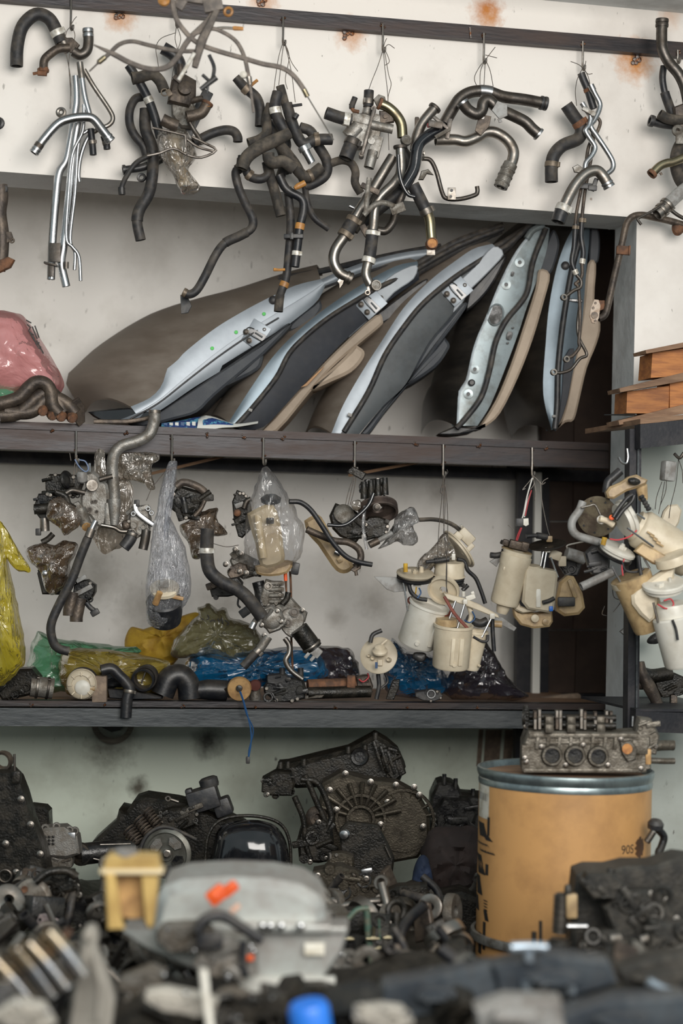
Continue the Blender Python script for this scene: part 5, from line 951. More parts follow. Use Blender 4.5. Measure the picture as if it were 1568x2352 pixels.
b = B(F(290, 1205, M0)); b.pillow([(-10, 8), (6, 12), (12, -4), (0, -14), (-10, -6)], 10, 4, 2, 4); mk('diaphragm', b, RSTD, g)
g = root('compressor_part', 'dark oily compressor head with a looped ring, right of the milky bag', 'compressor', P(430, 1160, M0))
lump(g, 430, 1155, M0+.02, 84, 80, OIL, 23, 50, n=16, rot=15, bolts=4)
b = B(); b.tube(pathpts([(404, 1118), (420, 1108), (446, 1114), (468, 1128), (474, 1142)], M0-.02), 9*U(430, 1110, M0), 10, (0, 0), 5, .7); mk('ring_arm', b, RSTD, g)
b = B(F(470, 1138, M0-.03, 0, -35, 0)); b.cyl((-14, 0, 0), (16, 0, 0), 6); mk('ring_pin', b, OIL, g)
hose('', [(420, 1142), (424, 1160), (427, 1178)], 7, OILB, M0-.06, parent=g, part='spark_lead', open_=(0, 0)); b = B(F(427, 1174, M0-.06)); b.lathe([(4, -4), (5, 4)], (0, 0, 0), (0, 0, 1), 10); mk('copper_tip', b, RST, g)
hose('', [(446, 1186), (460, 1170), (470, 1150)], 5, RSTD, M0-.05, parent=g, part='rod')
bag('crumpled brown oily film bulging below the compressor head', [(428, 1196), (452, 1178), (488, 1166), (502, 1168), (500, 1190), (524, 1224), (508, 1232), (486, 1236), (470, 1260), (462, 1284), (440, 1286), (428, 1250), (408, 1210)], M0+.01, 20, BAGB, 'plastic_film', 13, 12)
wires('thin wires running up behind the milky bag', [[(380, 1082), (350, 1120), (336, 1150)], [(402, 1088), (408, 1108), (412, 1112)], [(396, 1088), (404, 1102)], [(488, 1248), (520, 1256), (548, 1252)]], M0+.0)
TANB = PM('yellowed_plastic', (.58, .46, .28), (.36, .26, .14), 16, .45, .75, .4)
# --- third hook: clear bag with cream canister, pump with thick hose
g = root('clear_plastic_bag', 'large clear plastic bag on the third hook holding a cream canister', 'bag', P(612, 1075, M0))
ol = [(605, 1070), (598, 1078), (580, 1128), (569, 1160), (562, 1192), (559, 1234), (560, 1282), (569, 1300), (589, 1314), (615, 1319), (647, 1307), (681, 1293), (695, 1266), (702, 1215), (683, 1179), (670, 1149), (647, 1110), (618, 1074)]
bag('', ol, M0-.08, 52, BAGC, par=g, wr=12, seed=8, K=10)
plate([(567, 1180), (596, 1164), (626, 1158), (642, 1200), (650, 1257), (652, 1290), (626, 1304), (598, 1300), (586, 1250), (574, 1211)], M0-.085, 44, TANB, 'canister', g, 8, 2)
b = B(F(612, 1230, M0-.11, 0, -8, 0)); b.cyl((-14, 0, -50), (-14, 0, 50), 9); mk('canister_rib', b, TANB, g)
b = B(F(620, 1196, M0-.11)); b.box((0, 0, 0), (18, 6, 14), 3); mk('canister_bracket', b, OIL, g)
plate([(585, 1300), (640, 1288), (672, 1290), (660, 1316), (620, 1324), (590, 1318)], M0-.08, 30, TAN, 'canister_foot', g, 5, 2)
b = B(F(622, 1146, M0-.07)); b.lathe([(10, -14), (22, -8), (24, 2), (12, 10)], (0, 0, 0), (0, -.2, 1), 18); mk('cap', b, BLK, g)
g = root('carburettor', 'oily black carburettor left of the clear bag with the canister', 'carburettor', P(550, 1200, M0))
lump(g, 556, 1180, M0+.01, 44, 110, OIL, 27, 40, n=14, bolts=3)
hose('', [(576, 1146), (566, 1152), (560, 1168)], 6, DST, M0-.03, parent=g, part='lever'); b = B(F(550, 1160, M0-.02, 0, -20, 0)); b.box((0, 0, 0), (22, 12, 12), 3); mk('cover', b, GRYP, g)
b = B(F(545, 1178, M0-.03)); b.lathe([(9, 4), (8, -6), (4, -9)], (0, 0, 0), (0, 1, 0), 14); mk('brown_cap', b, RST, g)
g = root('engine_bracket', 'brown and grey bolted casting behind the thick rubber hose', 'casting', P(560, 1310, M0))
lump(g, 562, 1300, M0+.03, 86, 66, ALD, 31, 36, n=10, rot=25)
lump(g, 546, 1310, M0-.0, 56, 36, RSTD, 32, 26, n=6, rot=-25)
for x, y in [(518, 1296), (549, 1312), (565, 1316), (588, 1318), (540, 1262), (553, 1272)]: bolt(x, y, M0-.02, 5, STL, g)
lump(g, 520, 1350, M0+.0, 80, 44, OILB, 33, 40, n=10, rot=-15)
b = B(F(486, 1345, M0-.02, 0, -20, 0)); b.box((0, 0, 0), (26, 16, 16), 3); b.cyl((4, -9, -2), (4, -13, -2), 6, 5); mk('sensor_plug', b, RSTD, g)
hose('', [(548, 1372), (546, 1388), (552, 1396)], 2.4, BLK, M0-.02, parent=g, part='plug_wire'); b = B(F(562, 1406, M0-.02, 0, -35, 0)); b.box((0, 0, 0), (24, 12, 20), 3); mk('wire_plug', b, BLK, g)
g = hose('thick curved black rubber hose with a pale band running down to the water pump', [(476, 1214), (475, 1245), (475, 1278), (482, 1312), (508, 1336), (548, 1356), (574, 1380), (602, 1418)], 15.5, RUB, M0-.12, clamps=[(.23, WHC, 6, 1.07)])
g = root('water_pump', 'grey aluminium water pump with plate and hose stubs, hanging over the blue bag', 'water pump', P(650, 1430, M0-.08))
lump(g, 624, 1420, M0-.08, 56, 66, ALU, 35, 40, n=5, rot=-35)
b = B(F(624, 1421, M0-.10)); b.lathe([(28, 4), (26, -2), (18, -7), (8, -9), (3, -9)], (0, 0, 0), (0, 1, 0), 24); mk('volute', b, ALU, g)
plate([(637, 1425), (650, 1402), (668, 1396), (690, 1404), (700, 1420), (692, 1446), (676, 1464), (662, 1462), (648, 1448)], M0-.09, 14, ALU, 'plate', g, 3, 2)
for x, y, r in [(660, 1430, 8), (676, 1406, 9)]:
    b = B(F(x, y, M0-.10)); b.lathe([(r, 4), (r+2, -3), (r-1.5, -3), (r-2, 3)], (0, 0, 0), (0, 1, 0), 16); mk('plate_hole', b, DST, g)
plate([(622, 1396), (650, 1378), (668, 1372), (690, 1396), (706, 1408), (700, 1430), (680, 1400), (640, 1412)], M0-.06, 30, ALD, 'back_casting', g, 4, 1)
for x, y in [(600, 1436), (694, 1402), (636, 1404), (644, 1428), (606, 1460)]: bolt(x, y, M0-.11, 4.5, STL, g)
hose('', [(592, 1418), (584, 1430), (577, 1444)], 7, ALU, M0-.10, parent=g, part='nozzle', sleeves=[(.5, 1, CHR, 1.1)])
hose('', [(616, 1462), (600, 1486), (582, 1506), (558, 1532)], 10, RUB, M0-.11, parent=g, part='hose_stub', sleeves=[(0, .45, ALU, 1.05)], clamps=[(.5, STL, 6, 1.15)])
hose('', [(654, 1466), (664, 1482), (664, 1500), (656, 1518), (668, 1540), (694, 1560)], 6.2, STL, M0-.09, parent=g, part='bent_tube')
hose('', [(686, 1444), (704, 1468), (720, 1490)], 22, OIL, M0-.11, parent=g, part='vacuum_valve', open_=(0, 0), clamps=[(.85, STL, 3, 1.08, False)])
b = B(F(722, 1494, M0-.12, 0, 40, 0)); b.box((0, 0, 0), (34, 20, 22), 3); b.box((-6, -4, -18), (8, 10, 18), 2); b.box((8, -4, -16), (8, 10, 16), 2); mk('valve_plug', b, GRYP, g)
hose('', [(648, 1388), (658, 1376), (662, 1360)], 7, OIL, M0-.08, parent=g, part='elbow')
g = root('valve_block', 'grey ribbed valve body hanging under the clear bag', 'valve body', P(625, 1365, M0))
lump(g, 622, 1362, M0-.03, 50, 64, ALD, 41, 40, n=6, bolts=3)
for i in range(4):
    b = B(F(634, 1340+i*14, M0-.055)); b.cyl((-16, 0, 0), (14, 0, 0), 6, 6, 12); b.box((14, 0, 0), (8, 10, 10), 2); mk('spool', b, ALD, g)
b = B(F(616, 1346, M0-.055)); b.lathe([(5, 2), (6, -4), (9, -4), (9, 4)], (0, 0, 0), (0, 1, 0), 14); mk('port', b, STL, g)
hose('', [(592, 1336), (598, 1362), (600, 1394)], 14, OILB, M0-.03, parent=g, part='cylinder', open_=(0, 0))
hose('brown rod with a red grip hanging under the clear bag', [(655, 1316, 0, 3.4), (656, 1334, 0, 3.2), (658, 1370, 0, 1.6), (658, 1388, 0, 1.6)], 3, RST, M0-.05, name='dipstick', cat='rod', sleeves=[(0, .35, ORGC, 1.25)], open_=(0, 0))
hose('long brown rod hanging behind the water pump', [(666, 1312), (668, 1360), (668, 1440), (672, 1540)], 2.6, RST, M0-.02, name='rod', cat='rod', open_=(0, 0))
b = B(F(678, 1306, M0-.06, 0, 10, 0)); b.box((0, 0, 0), (18, 14, 28), 4); b.box((-8, 0, 10), (18, 12, 10), 3); mk('electrical_plug', b, BLK, None, 'black electrical plug at the lower right of the clear bag', 'plug')
# --- fourth hook: power steering pump
g = root('power_steering_pump', 'black power steering pump with grooved pulley on the fourth hook', 'pump', P(850, 1150, M0))
lump(g, 856, 1124, M0+.0, 66, 56, OILB, 43, 50, n=6, bolts=2)
for i in range(4):
    b = B(F(836+i*16, 1126-i*3, M0-.035)); b.cyl((0, 0, -20), (-1, 0, 20), 8.5, 7, 12); mk('rib', b, OIL, g)
b = B(F(812, 1086, M0-.0, 0, -40, 0)); b.prism([(-10, 12), (8, 14), (22, -20), (4, -26)], -8, 8, 3); b.ring((-2, -9, 6), (0, 1, 0), 5, 2, 12, 6); mk('hanger_lug', b, OIL, g)
b = B(F(868, 1172, M0-.04, -32, -6, 0)); b.lathe([(10, 8), (42, 8), (46, 10), (46, 6), (43, 4), (46, 2), (43, 0), (46, -2), (43, -4), (46, -6), (46, -9), (40, -9), (38, 2), (14, 2), (10, 8)], (0, 0, 0), (0, 0, 1), 36, False); mk('pulley', b, PM('worn_pulley', (.13, .10, .085), (.07, .055, .05), 30, rough=.5, metal=.5), g)
bolt(865, 1165, M0-.09, 7, DST, g, 'centre_nut')
lump(g, 862, 1210, M0-.0, 64, 58, OIL, 44, 36, n=8, bolts=2)
lump(g, 800, 1200, M0+.01, 96, 74, OIL, 45, 40, n=10, rot=25, bolts=2)
b = B(F(790, 1180, M0-.03)); b.lathe([(12, 6), (18, 4), (24, 0), (22, -6), (10, -6), (9, 4)], (0, 0, 0), (.2, -1, .4), 22); mk('inlet', b, ALD, g)
hose('', [(900, 1224), (872, 1240), (848, 1252)], 6, GRYP, M0-.05, parent=g, part='fitting', sleeves=[(.6, 1, RSTD, 1.4)])
hose('', [(858, 1133), (846, 1160), (820, 1186), (790, 1206), (752, 1206)], 4.5, BLKG, M0-.10, parent=g, part='pressure_hose')
hose('', [(838, 1162), (834, 1210), (842, 1262)], 4, BAGC, M0-.09, parent=g, part='film_strip')
b = B(F(818, 1160, M0-.06)); b.pillow([(-10, 10), (8, 12), (14, -4), (4, -14), (-10, -8)], 9, 6, 2, 5); mk('film_knot', b, BAGBL, g)
g = root('washer_bottle', 'tan plastic bottle slanting under the steering pump', 'bottle', P(745, 1250, M0))
plate([(698, 1196), (722, 1182), (738, 1188), (756, 1220), (778, 1256), (806, 1288), (812, 1304), (798, 1316), (780, 1316), (762, 1300), (730, 1252), (706, 1226)], M0-.04, 46, TAN, 'body', g, 9, 2)
b = B(F(780, 1286, M0-.055, 0, -30, 0)); b.box((0, 0, 0), (12, 4, 12), 2); mk('moulded_square', b, TAN, g)
b = B(F(776, 1270, M0-.06, 0, 25, 0)); b.cyl((-8, 0, 0), (6, 0, 0), 6, 7, 12); mk('nipple', b, CHR, g)
hose('brown steel tube looping over the tan bottle', [(704, 1216), (736, 1230), (768, 1242), (800, 1246), (824, 1262), (828, 1284), (816, 1302)], 8, RSTD, M0-.10, name='steel_tube', cat='pipe')
b = B(F(816, 1296, M0-.10, 0, -10, 0)); b.prism([(-14, -10), (-6, -18), (10, -12), (18, 8), (12, 18), (4, 2)], -5, 5, 2); b.cyl((-2, 0, -14), (-2, 0, -26), 4); mk('tube_bracket', b, RSTD, None, 'brown bracket at the end of the looping tube', 'bracket')
hose('black hose swinging from the clear bag across the tan bottle', [(664, 1152), (690, 1154), (714, 1172), (738, 1206), (764, 1246), (792, 1276), (820, 1290), (854, 1297)], 6, RUBB, M0-.14)
bag('grey translucent film wrapped round a lever right of the steering pump', [(896, 1216), (908, 1186), (928, 1168), (944, 1160), (956, 1168), (966, 1196), (950, 1202), (958, 1232), (954, 1252), (928, 1256), (912, 1244), (890, 1256), (866, 1262), (880, 1246)], M0-.02, 14, BAGG, 'plastic_film', 12, 15)
b = B(); b.tube(pathpts([(952, 1176), (926, 1198), (900, 1222)], M0-.015), 7*U(900, 1200, M0), 8); mk('wrapped_lever', b, OIL, None, 'dark lever inside the grey film', 'lever')
hose('thin black pipe bridging from the grey film to the tilted cream disc', [(962, 1194), (994, 1193), (1022, 1198), (1044, 1208), (1060, 1222)], 5, RUBM, M0-.01, name='thin_hose', cat='hose')
wires('thin wires hanging the steering pump', [[(812, 1095), (800, 1130), (792, 1165)], [(814, 1095), (806, 1130), (798, 1165)], [(818, 1095), (812, 1130), (804, 1160)]], M0)
# ---------------------------------------------------------------- fuel pump modules
N0 = YS-.08
def pot(par, x, y, Y, r, h, m, rx=0, ry=0, taper=.9, name='reservoir', windows=2, seed=0):
    q = random.Random(seed); f = F(x, y, Y, rx, ry, 0); b = B(f)
    b.lathe([(r*taper*.2, -h/2), (r*taper*.92, -h/2), (r*taper, -h/2+4), (r*.99, h/2-8), (r, h/2-6), (r*1.04, h/2-6), (r*1.04, h/2), (r*.94, h/2), (r*.9, h/2-10), (r*.3, h/2-12)], (0, 0, 0), (0, 0, 1), 32)
    o = mk(name, b, m, par)
    for i in range(windows):
        a = -1.57+q.uniform(-.7, .7); b = B(f); rr = r*.97; b.box((rr*math.cos(a), rr*math.sin(a), -h*.05), (r*.2, r*.14, h*.62), 2, (0, 0, math.degrees(a)+90)); mk('guide_rib', b, m, par)
    b = B(f); a = -1.2+q.uniform(-.5, .4); b.cyl((r*.9*math.cos(a), r*.9*math.sin(a), -h*.34), (r*1.05*math.cos(a), r*1.05*math.sin(a), -h*.34), r*.12, r*.1, 10); mk('clip_boss', b, m, par)
    return o
def cap(par, x, y, Y, r, t, m, rx=0, ry=0, name='flange', gasket=None, studs=3, seed=0, ms=None):
    q = random.Random(seed); f = F(x, y, Y, rx, ry, 0); b = B(f)
    b.lathe([(r*.2, -t/2), (r*.88, -t/2), (r*.9, 0), (r, 0), (r, t*.35), (r*.93, t/2), (r*.3, t/2)], (0, 0, 0), (0, 0, 1), 36); mk(name, b, m, par)
    if gasket:
        b = B(f); b.lathe([(r*.8, -t/2-9), (r*.95, -t/2-9), (r*.98, -t/2-5), (r*.93, -t/2-4), (r*.98, -t/2-1), (r*.8, -t/2)], (0, 0, 0), (0, 0, 1), 36); mk('gasket', b, gasket, par)
    for i in range(studs):
        a = q.uniform(0, 6.28); rr = r*q.uniform(.15, .65); c = (rr*math.cos(a), rr*math.sin(a), t/2); b = B(f); s = q.uniform(.10, .2)*r
        if q.random() < .5: b.cyl(c, (c[0], c[1], t/2+s*1.6), s*.8, s*.6, 12, (0, 1))
        else: b.box((c[0], c[1], t/2+s*.5), (s*2, s*1.5, s*1.2), 1.5, (0, 0, q.uniform(0, 90)))
        mk('port', b, ms or m, par)
def rods(par, ls, Y, m=CHR, r=2.2):
    for (x0, y0), (x1, y1) in ls:
        b = B(); b.tube([P(x0, y0, Y), P(x1, y1, Y)], r*U(x0, y0, Y), 8, (0, 0), 0); mk('guide_rod', b, m, par)
# fifth hook
g = root('fuel_sender', 'tilted cream sender disc with corrugated neck at the top of the fifth-hook cluster', 'fuel sender', P(1050, 1260, N0))
cap(g, 1052, 1262, N0, 52, 10, CRM, -20, 50, studs=5, seed=4)
b = B(F(1064, 1238, N0-.02, 0, 45, 0)); b.box((0, 0, 8), (40, 26, 26), 4); b.box((-14, -8, -4), (20, 18, 16), 3); b.box((24, -10, -10), (12, 8, 34), 3); mk('terminal_box', b, CRM, g)
b = B(); b.tube(pathpts([(1058, 1206), (1062, 1214)], N0-.02), 4*U(1060, 1210, N0), 8); mk('pin', b, WHC, g)
for i in range(6):
    b = B(F(1030-i*12, 1276+i*6, N0+.01, 0, -65, 0)); b.lathe([(12, -4), (19, -2), (19, 2), (12, 4)], (0, 0, 0), (0, 0, 1), 20); mk('corrugation', b, GRYP, g)
bag('crumpled clear film round the corrugated neck of the tilted sender', [(952, 1322), (958, 1290), (980, 1266), (1004, 1240), (1024, 1220), (1036, 1240), (1048, 1262), (1052, 1284), (1030, 1296), (1000, 1300), (976, 1316)], N0-.03, 16, BAGBL, 'plastic_film', 12, 21)
g = root('fuel_pump_module', 'white fuel pump module with a tilted white pot, left of the fifth-hook cluster', 'fuel pump', P(950, 1400, N0))
cap(g, 953, 1318, N0-.05, 43, 9, CRM, 16, 3, gasket=RUBB, studs=6, seed=9)
b = B(F(931, 1304, N0-.08)); b.cyl((0, 0, -10), (0, 0, 10), 5); mk('yellow_port', b, YELC, g)
rods(g, [((926, 1338), (936, 1402)), ((948, 1336), (938, 1350))], N0-.07)
b = B(F(958, 1341, N0-.07)); b.box((0, 0, 0), (18, 12, 13), 2); mk('connector', b, WHP, g)
hose('', [(938, 1340), (944, 1360), (960, 1374), (980, 1378)], 5, BLK, N0-.07, parent=g, part='pump_hose')
hose('', [(962, 1350), (966, 1362), (958, 1374)], 1.8, BLU, N0-.075, parent=g, part='blue_lead'); hose('', [(956, 1348), (954, 1362), (950, 1372)], 1.6, YELC, N0-.07, parent=g, part='yellow_lead')
pot(g, 970, 1434, N0-.05, 46, 102, WHP, 14, 18, .95, seed=2)
b = B(F(985, 1393, N0-.05, 14, 18, 0)); b.ring((0, 0, 0), (0, 0, 1), 48, 5, 36, 8); mk('red_seal', b, PM('brick_red_rubber', (.20, .045, .025), (.13, .03, .02), 30, rough=.5), g)
plate([(858, 1324), (918, 1326), (934, 1340), (934, 1358), (904, 1360), (888, 1354)], N0-.03, 5, GRYP, 'fin', g, 1, 0)
b = B(F(962, 1506, N0-.03, 0, 10, 0)); b.pillow([(-12, 6), (14, 8), (16, -8), (4, -14), (-12, -8)], 8, 3, 2, 4); mk('strainer', b, BLK, g)
g = root('hose_coil_pump', 'white cap with a coil of black hose, top centre of the fifth-hook cluster', 'fuel pump', P(1030, 1310, N0))
b = B(F(1032, 1306, N0-.04, 12, 4, 0)); b.lathe([(8, 18), (30, 18), (33, 14), (35, -14), (38, -16), (36, -18), (10, -18)], (0, 0, 0), (0, 0, 1), 30); mk('cap_body', b, CRM, g)
for i in range(3):
    b = B(F(1030, 1326+i*5, N0-.04, 14, 4+i*2, 0)); b.ring((0, 0, 0), (0, 0, 1), 34-i, 3, 30, 8); mk('hose_coil', b, RUBB, g)
hose('', [(978, 1291), (1004, 1288), (1030, 1284)], 4.5, BLK, N0-.08, parent=g, part='nozzle', sleeves=[(.4, 1, BLK, 1.5)])
b = B(F(1041, 1279, N0-.08)); b.box((0, 0, 0), (9, 9, 15), 2); mk('elbow', b, WHP, g)
hose('', [(1050, 1284), (1066, 1290), (1074, 1310), (1092, 1328), (1104, 1356), (1114, 1386)], 4.8, RUBB, N0-.05, parent=g, part='return_hose')
for i in range(6):
    b = B(F(1046+i*4, 1332+i*3, N0-.06, 0, -40, 0)); b.lathe([(4, -3), (6.5, 0), (4, 3)], (0, 0, 0), (0, 0, 1), 12); mk('bellows', b, BLK, g)
hose('', [(1066, 1352), (1074, 1344), (1062, 1356)], 5, BLK, N0-.06, parent=g, part='bellows_end'); b = B(F(1040, 1342, N0-.05)); b.cyl((0, 0, -14), (2, 0, 10), 5); mk('stem', b, AMB, g)
g = root('locking_ring', 'ribbed white plastic locking ring in the middle of the fifth-hook cluster', 'ring', P(1018, 1352, N0))
b = B(F(1019, 1354, N0-.07, -58, 16, 0)); b.lathe([(10, 3), (34, 5), (37, 2), (37, -8), (33, -8), (32, -1), (10, -3), (10, 3)], (0, 0, 0), (0, 0, 1), 32, False); mk('rim', b, CRM, g)
for i in range(8):
    a = i*.785; b = B(F(1019, 1354, N0-.07, -58, 16, 0)); b.box((21*math.cos(a), 21*math.sin(a), 4), (26, 2.5, 6), 0, (0, 0, math.degrees(a))); mk('spoke', b, CRM, g)
g = root('fuel_pump_module', 'white fuel pump module with slanted flange and two pots, bottom of the fifth-hook cluster', 'fuel pump', P(1060, 1440, N0))
plate([(1018, 1362), (1030, 1364), (1066, 1374), (1100, 1388), (1144, 1412), (1146, 1420), (1130, 1416), (1096, 1402), (1060, 1388), (1026, 1376)], N0-.11, 26, CRM, 'flange', g, 2, 1)
b = B(F(1080, 1372, N0-.10, 0, -20, 0)); b.box((0, 0, 0), (22, 14, 12), 2); b.box((8, -4, 8), (8, 8, 8), 2); mk('connector', b, WHP, g)
b = B(F(1064, 1362, N0-.10)); b.cyl((0, 0, -8), (0, 0, 4), 4); mk('port', b, WHP, g)
rods(g, [((1046, 1380), (1031, 1424)), ((1067, 1386), (1050, 1444)), ((1128, 1420), (1106, 1464))], N0-.12, CHR, 2.6)
b = B(F(1068, 1382, N0-.12)); b.box((0, 0, 0), (10, 10, 12), 2); mk('rod_socket', b, WHP, g)
b = B(F(1130, 1415, N0-.12)); b.box((0, 0, 0), (12, 10, 13), 2); mk('rod_socket', b, WHP, g)
b = B(); b.tube(pathpts([(1020, 1370), (1044, 1410), (1078, 1448)], N0-.13), 3.6*U(1040, 1400, N0), 8, (0, 0), 3, .6); mk('red_strap', b, MATS['brick_red_rubber'], g)
hose('', [(1076, 1390), (1082, 1412), (1076, 1434)], 6, CRM, N0-.09, parent=g, part='inner_tube', open_=(0, 0)); hose('', [(1084, 1404), (1090, 1420), (1078, 1430), (1066, 1424)], 1.6, BLU, N0-.11, parent=g, part='blue_lead')
hose('', [(1072, 1420), (1100, 1432), (1118, 1426)], 10, BLK, N0-.08, parent=g, part='pump_motor', open_=(0, 0))
hose('', [(1120, 1458), (1118, 1472), (1104, 1472), (1086, 1462)], 3.2, BLK, N0-.12, parent=g, part='loop_hose')
pot(g, 1038, 1484, N0-.12, 44, 102, CRM, 8, 4, .96, seed=6, windows=3)
pot(g, 1084, 1492, N0-.08, 30, 92, CRM, 6, 8, .75, 'side_pot', 1, 8)
b = B(F(1025, 1428, N0-.12, 8, 4, 0)); b.lathe([(8, 8), (24, 8), (25, -8), (8, -8)], (0, 0, 0), (0, 0, 1), 24); mk('neck', b, TAN, g)
b = B(F(1134, 1426, N0-.05)); b.prism([(-10, 20), (20, 8), (52, -16), (46, -24), (18, -10), (-12, -8)], -3, 3, 1); mk('float_paddle', b, GRYP, g)
b = B(F(1136, 1432, N0-.06)); b.cyl((-14, 0, 0), (16, 0, -2), 8); mk('sender_motor', b, TAN, g)
hose('straight black hose end pointing down right of the fifth-hook cluster', [(1130, 1416), (1131, 1450), (1134, 1496)], 5, RUBB, N0-.07)
wires('bundle of thin dark wires holding up the fifth-hook cluster', [[(1018, 1092), (1014, 1150), (1008, 1210), (1004, 1290)], [(1020, 1092), (1022, 1160), (1018, 1230)], [(1019, 1092), (1026, 1150), (1028, 1220), (1024, 1330), (1028, 1362)], [(1016, 1110), (1011, 1130), (1016, 1132), (1018, 1112)], [(1021, 1092), (1018, 1180), (1022, 1250), (1026, 1300), (1025, 1360)], [(1022, 1092), (1028, 1085), (1026, 1078)]], N0-.13)
# sixth hook
g = root('fuel_pump_module', 'tall cream cylindrical fuel pump leaning left under the sixth hook', 'fuel pump', P(1170, 1330, N0))
b = B(F(1172, 1330, N0-.05, 6, 14, 0)); b.lathe([(12, -82), (15, -72), (16, -64), (30, -60), (33, -54), (34, 30), (36, 34), (36, 56), (33, 58), (34, 66), (10, 68)], (0, 0, 0), (0, 0, 1), 32); mk('body', b, CRM, g)
cap(g, 1186, 1266, N0-.05, 36, 7, TAN, 8, 14, gasket=RUBB, studs=0, seed=3)
b = B(F(1184, 1254, N0-.06, 8, 14, 0)); b.box((-2, -6, 4), (30, 20, 18), 3); b.box((20, 0, 4), (18, 18, 20), 3); b.box((-24, 2, 2), (14, 12, 14), 3); mk('head', b, RSTD, g)
for dx, dz in [(-12, 24), (12, 26), (26, 25)]:
    b = B(F(1172+dx, 1330-dz, N0-.078, 6, 14, 0)); b.box((0, 0, 0), (10, 5, 8), 1.5); mk('latch', b, CRM, g)
hose('', [(1126, 1275), (1138, 1276), (1150, 1274)], 7, BLK, N0-.03, parent=g, part='outlet', open_=(0, 0)); hose('', [(1150, 1244), (1158, 1248), (1166, 1256)], 5, DST, N0-.03, parent=g, part='nozzle')
plate([(1124, 1290), (1146, 1276), (1150, 1284), (1140, 1302)], N0-.03, 8, GRYP, 'tab', g, 1)
g = root('fuel_pump_module', 'square-shouldered cream fuel pump pot with rods and a dark disc, under the sixth hook', 'fuel pump', P(1240, 1350, N0))
b = B(F(1236, 1352, N0-.06, 6, 3, 0)); b.prism([(-36, 48), (-28, 54), (36, 44), (40, 36), (36, -44), (28, -52), (-24, -46), (-38, -30)], -26, 26, 6); mk('body', b, CRM, g)
b = B(F(1222, 1308, N0-.06, 10, 3, 0)); b.lathe([(6, 10), (18, 10), (20, 6), (20, -12), (8, -12)], (0, 0, 0), (0, 0, 1), 24); mk('neck', b, CRM, g)
b = B(F(1236, 1370, N0-.088)); b.box((0, 0, 0), (11, 4, 50), 2); mk('slot', b, WHP, g)
cap(g, 1256, 1252, N0-.04, 44, 6, DST, 14, -8, studs=0)
hose('', [(1208, 1232), (1232, 1230), (1256, 1234)], 5, BLK, N0-.05, parent=g, part='outlet', open_=(0, 0), sleeves=[(.5, 1, BLK, 1.5)]); b = B(F(1261, 1238, N0-.05)); b.box((0, 0, 0), (14, 10, 14), 2); mk('fitting', b, TAN, g)
rods(g, [((1248, 1266), (1241, 1300)), ((1255, 1266), (1246, 1318)), ((1264, 1280), (1281, 1326))], N0-.07, CHR, 2.4)
b = B(F(1257, 1263, N0-.07)); b.box((0, 0, 0), (12, 10, 12), 2); mk('rod_socket', b, WHP, g)
hose('', [(1246, 1384), (1260, 1380), (1272, 1374)], 5, BLK, N0-.10, parent=g, part='check_valve', open_=(0, 0)); b = B(F(1265, 1398, N0-.10)); b.box((0, 0, 0), (9, 8, 12), 2); mk('blue_clip', b, BLUC, g)
b = B(F(1275, 1275, N0-.04)); b.box((0, 0, 0), (26, 18, 22), 4, (0, 20, 0)); b.box((16, 2, -14), (18, 12, 24), 3); mk('connector', b, CRM, g)
g = root('fuel_strainer', 'grimy cream tray-shaped strainer below the square-shouldered pump', 'strainer', P(1228, 1418, N0))
plate([(1176, 1392), (1190, 1404), (1230, 1408), (1268, 1402), (1270, 1428), (1262, 1440), (1226, 1444), (1196, 1436), (1180, 1416)], N0-.04, 40, TAN, 'tray', g, 5, 1)
b = B(F(1228, 1420, N0-.055)); b.lathe([(4, 3), (9, 2), (9, -4), (4, -6)], (0, 0, 0), (0, 1, 0), 16); mk('knob', b, CRM, g); b = B(F(1252, 1428, N0-.055)); b.lathe([(3, 3), (7, 2), (7, -4), (3, -5)], (0, 0, 0), (0, 1, 0), 14); mk('knob', b, TAN, g)
plate([(1170, 1386), (1184, 1366), (1196, 1392), (1232, 1404), (1200, 1410), (1184, 1402)], N0-.05, 30, CRM, 'lip', g, 4, 1)
g = root('fuel_float', 'amber-brown fuel float box with a black bar at the right of the sixth hook', 'float', P(1310, 1370, N0))
plate([(1276, 1378), (1284, 1338), (1304, 1322), (1318, 1324), (1338, 1362), (1344, 1396), (1330, 1412), (1296, 1416), (1278, 1404)], N0-.03, 50, TAN, 'box', g, 7, 1)
b = B(F(1300, 1382, N0-.06)); b.box((0, 0, 0), (40, 14, 22), 4); mk('bar', b, BLK, g)
b = B(F(1314, 1352, N0-.045, 0, -20, 0)); b.box((0, 0, 0), (10, 8, 44), 3); mk('rib', b, TAN, g)
g = root('black_float_arm', 'black cylinder float on a bent wire beside the brown panel', 'float', P(1320, 1270, N0))
hose('', [(1300, 1270), (1320, 1276), (1342, 1284)], 14, GRYP, N0-.02, parent=g, part='float', open_=(0, 0)); wa = B(); wa.tube(pathpts([(1302, 1260), (1304, 1252), (1340, 1244)], N0-.02), 1.8*U(1300, 1250, N0), 6); mk('arm', wa, WHC, g)
lump(g, 1310, 1300, N0+.04, 60, 50, BLK, 55, 30, n=8)
wires('red and white wires dangling from the sixth hook', [[(1222, 1098), (1210, 1140), (1202, 1180), (1198, 1192)], [(1219, 1130), (1208, 1160), (1204, 1188)]], N0-.05, WHW, 1.6)
wires('red wires running down to the tall cream pump', [[(1220, 1126), (1212, 1155), (1206, 1185)], [(1198, 1212), (1192, 1228), (1186, 1246)], [(1196, 1212), (1188, 1230), (1184, 1244)]], N0-.055, RED, 1.6)
b = B(F(1202, 1200, N0-.06)); b.box((-6, 2, 0), (24, 14, 20), 3); mk('wire_connector', b, BLK, None, 'black connector block on the red and white wires', 'connector')
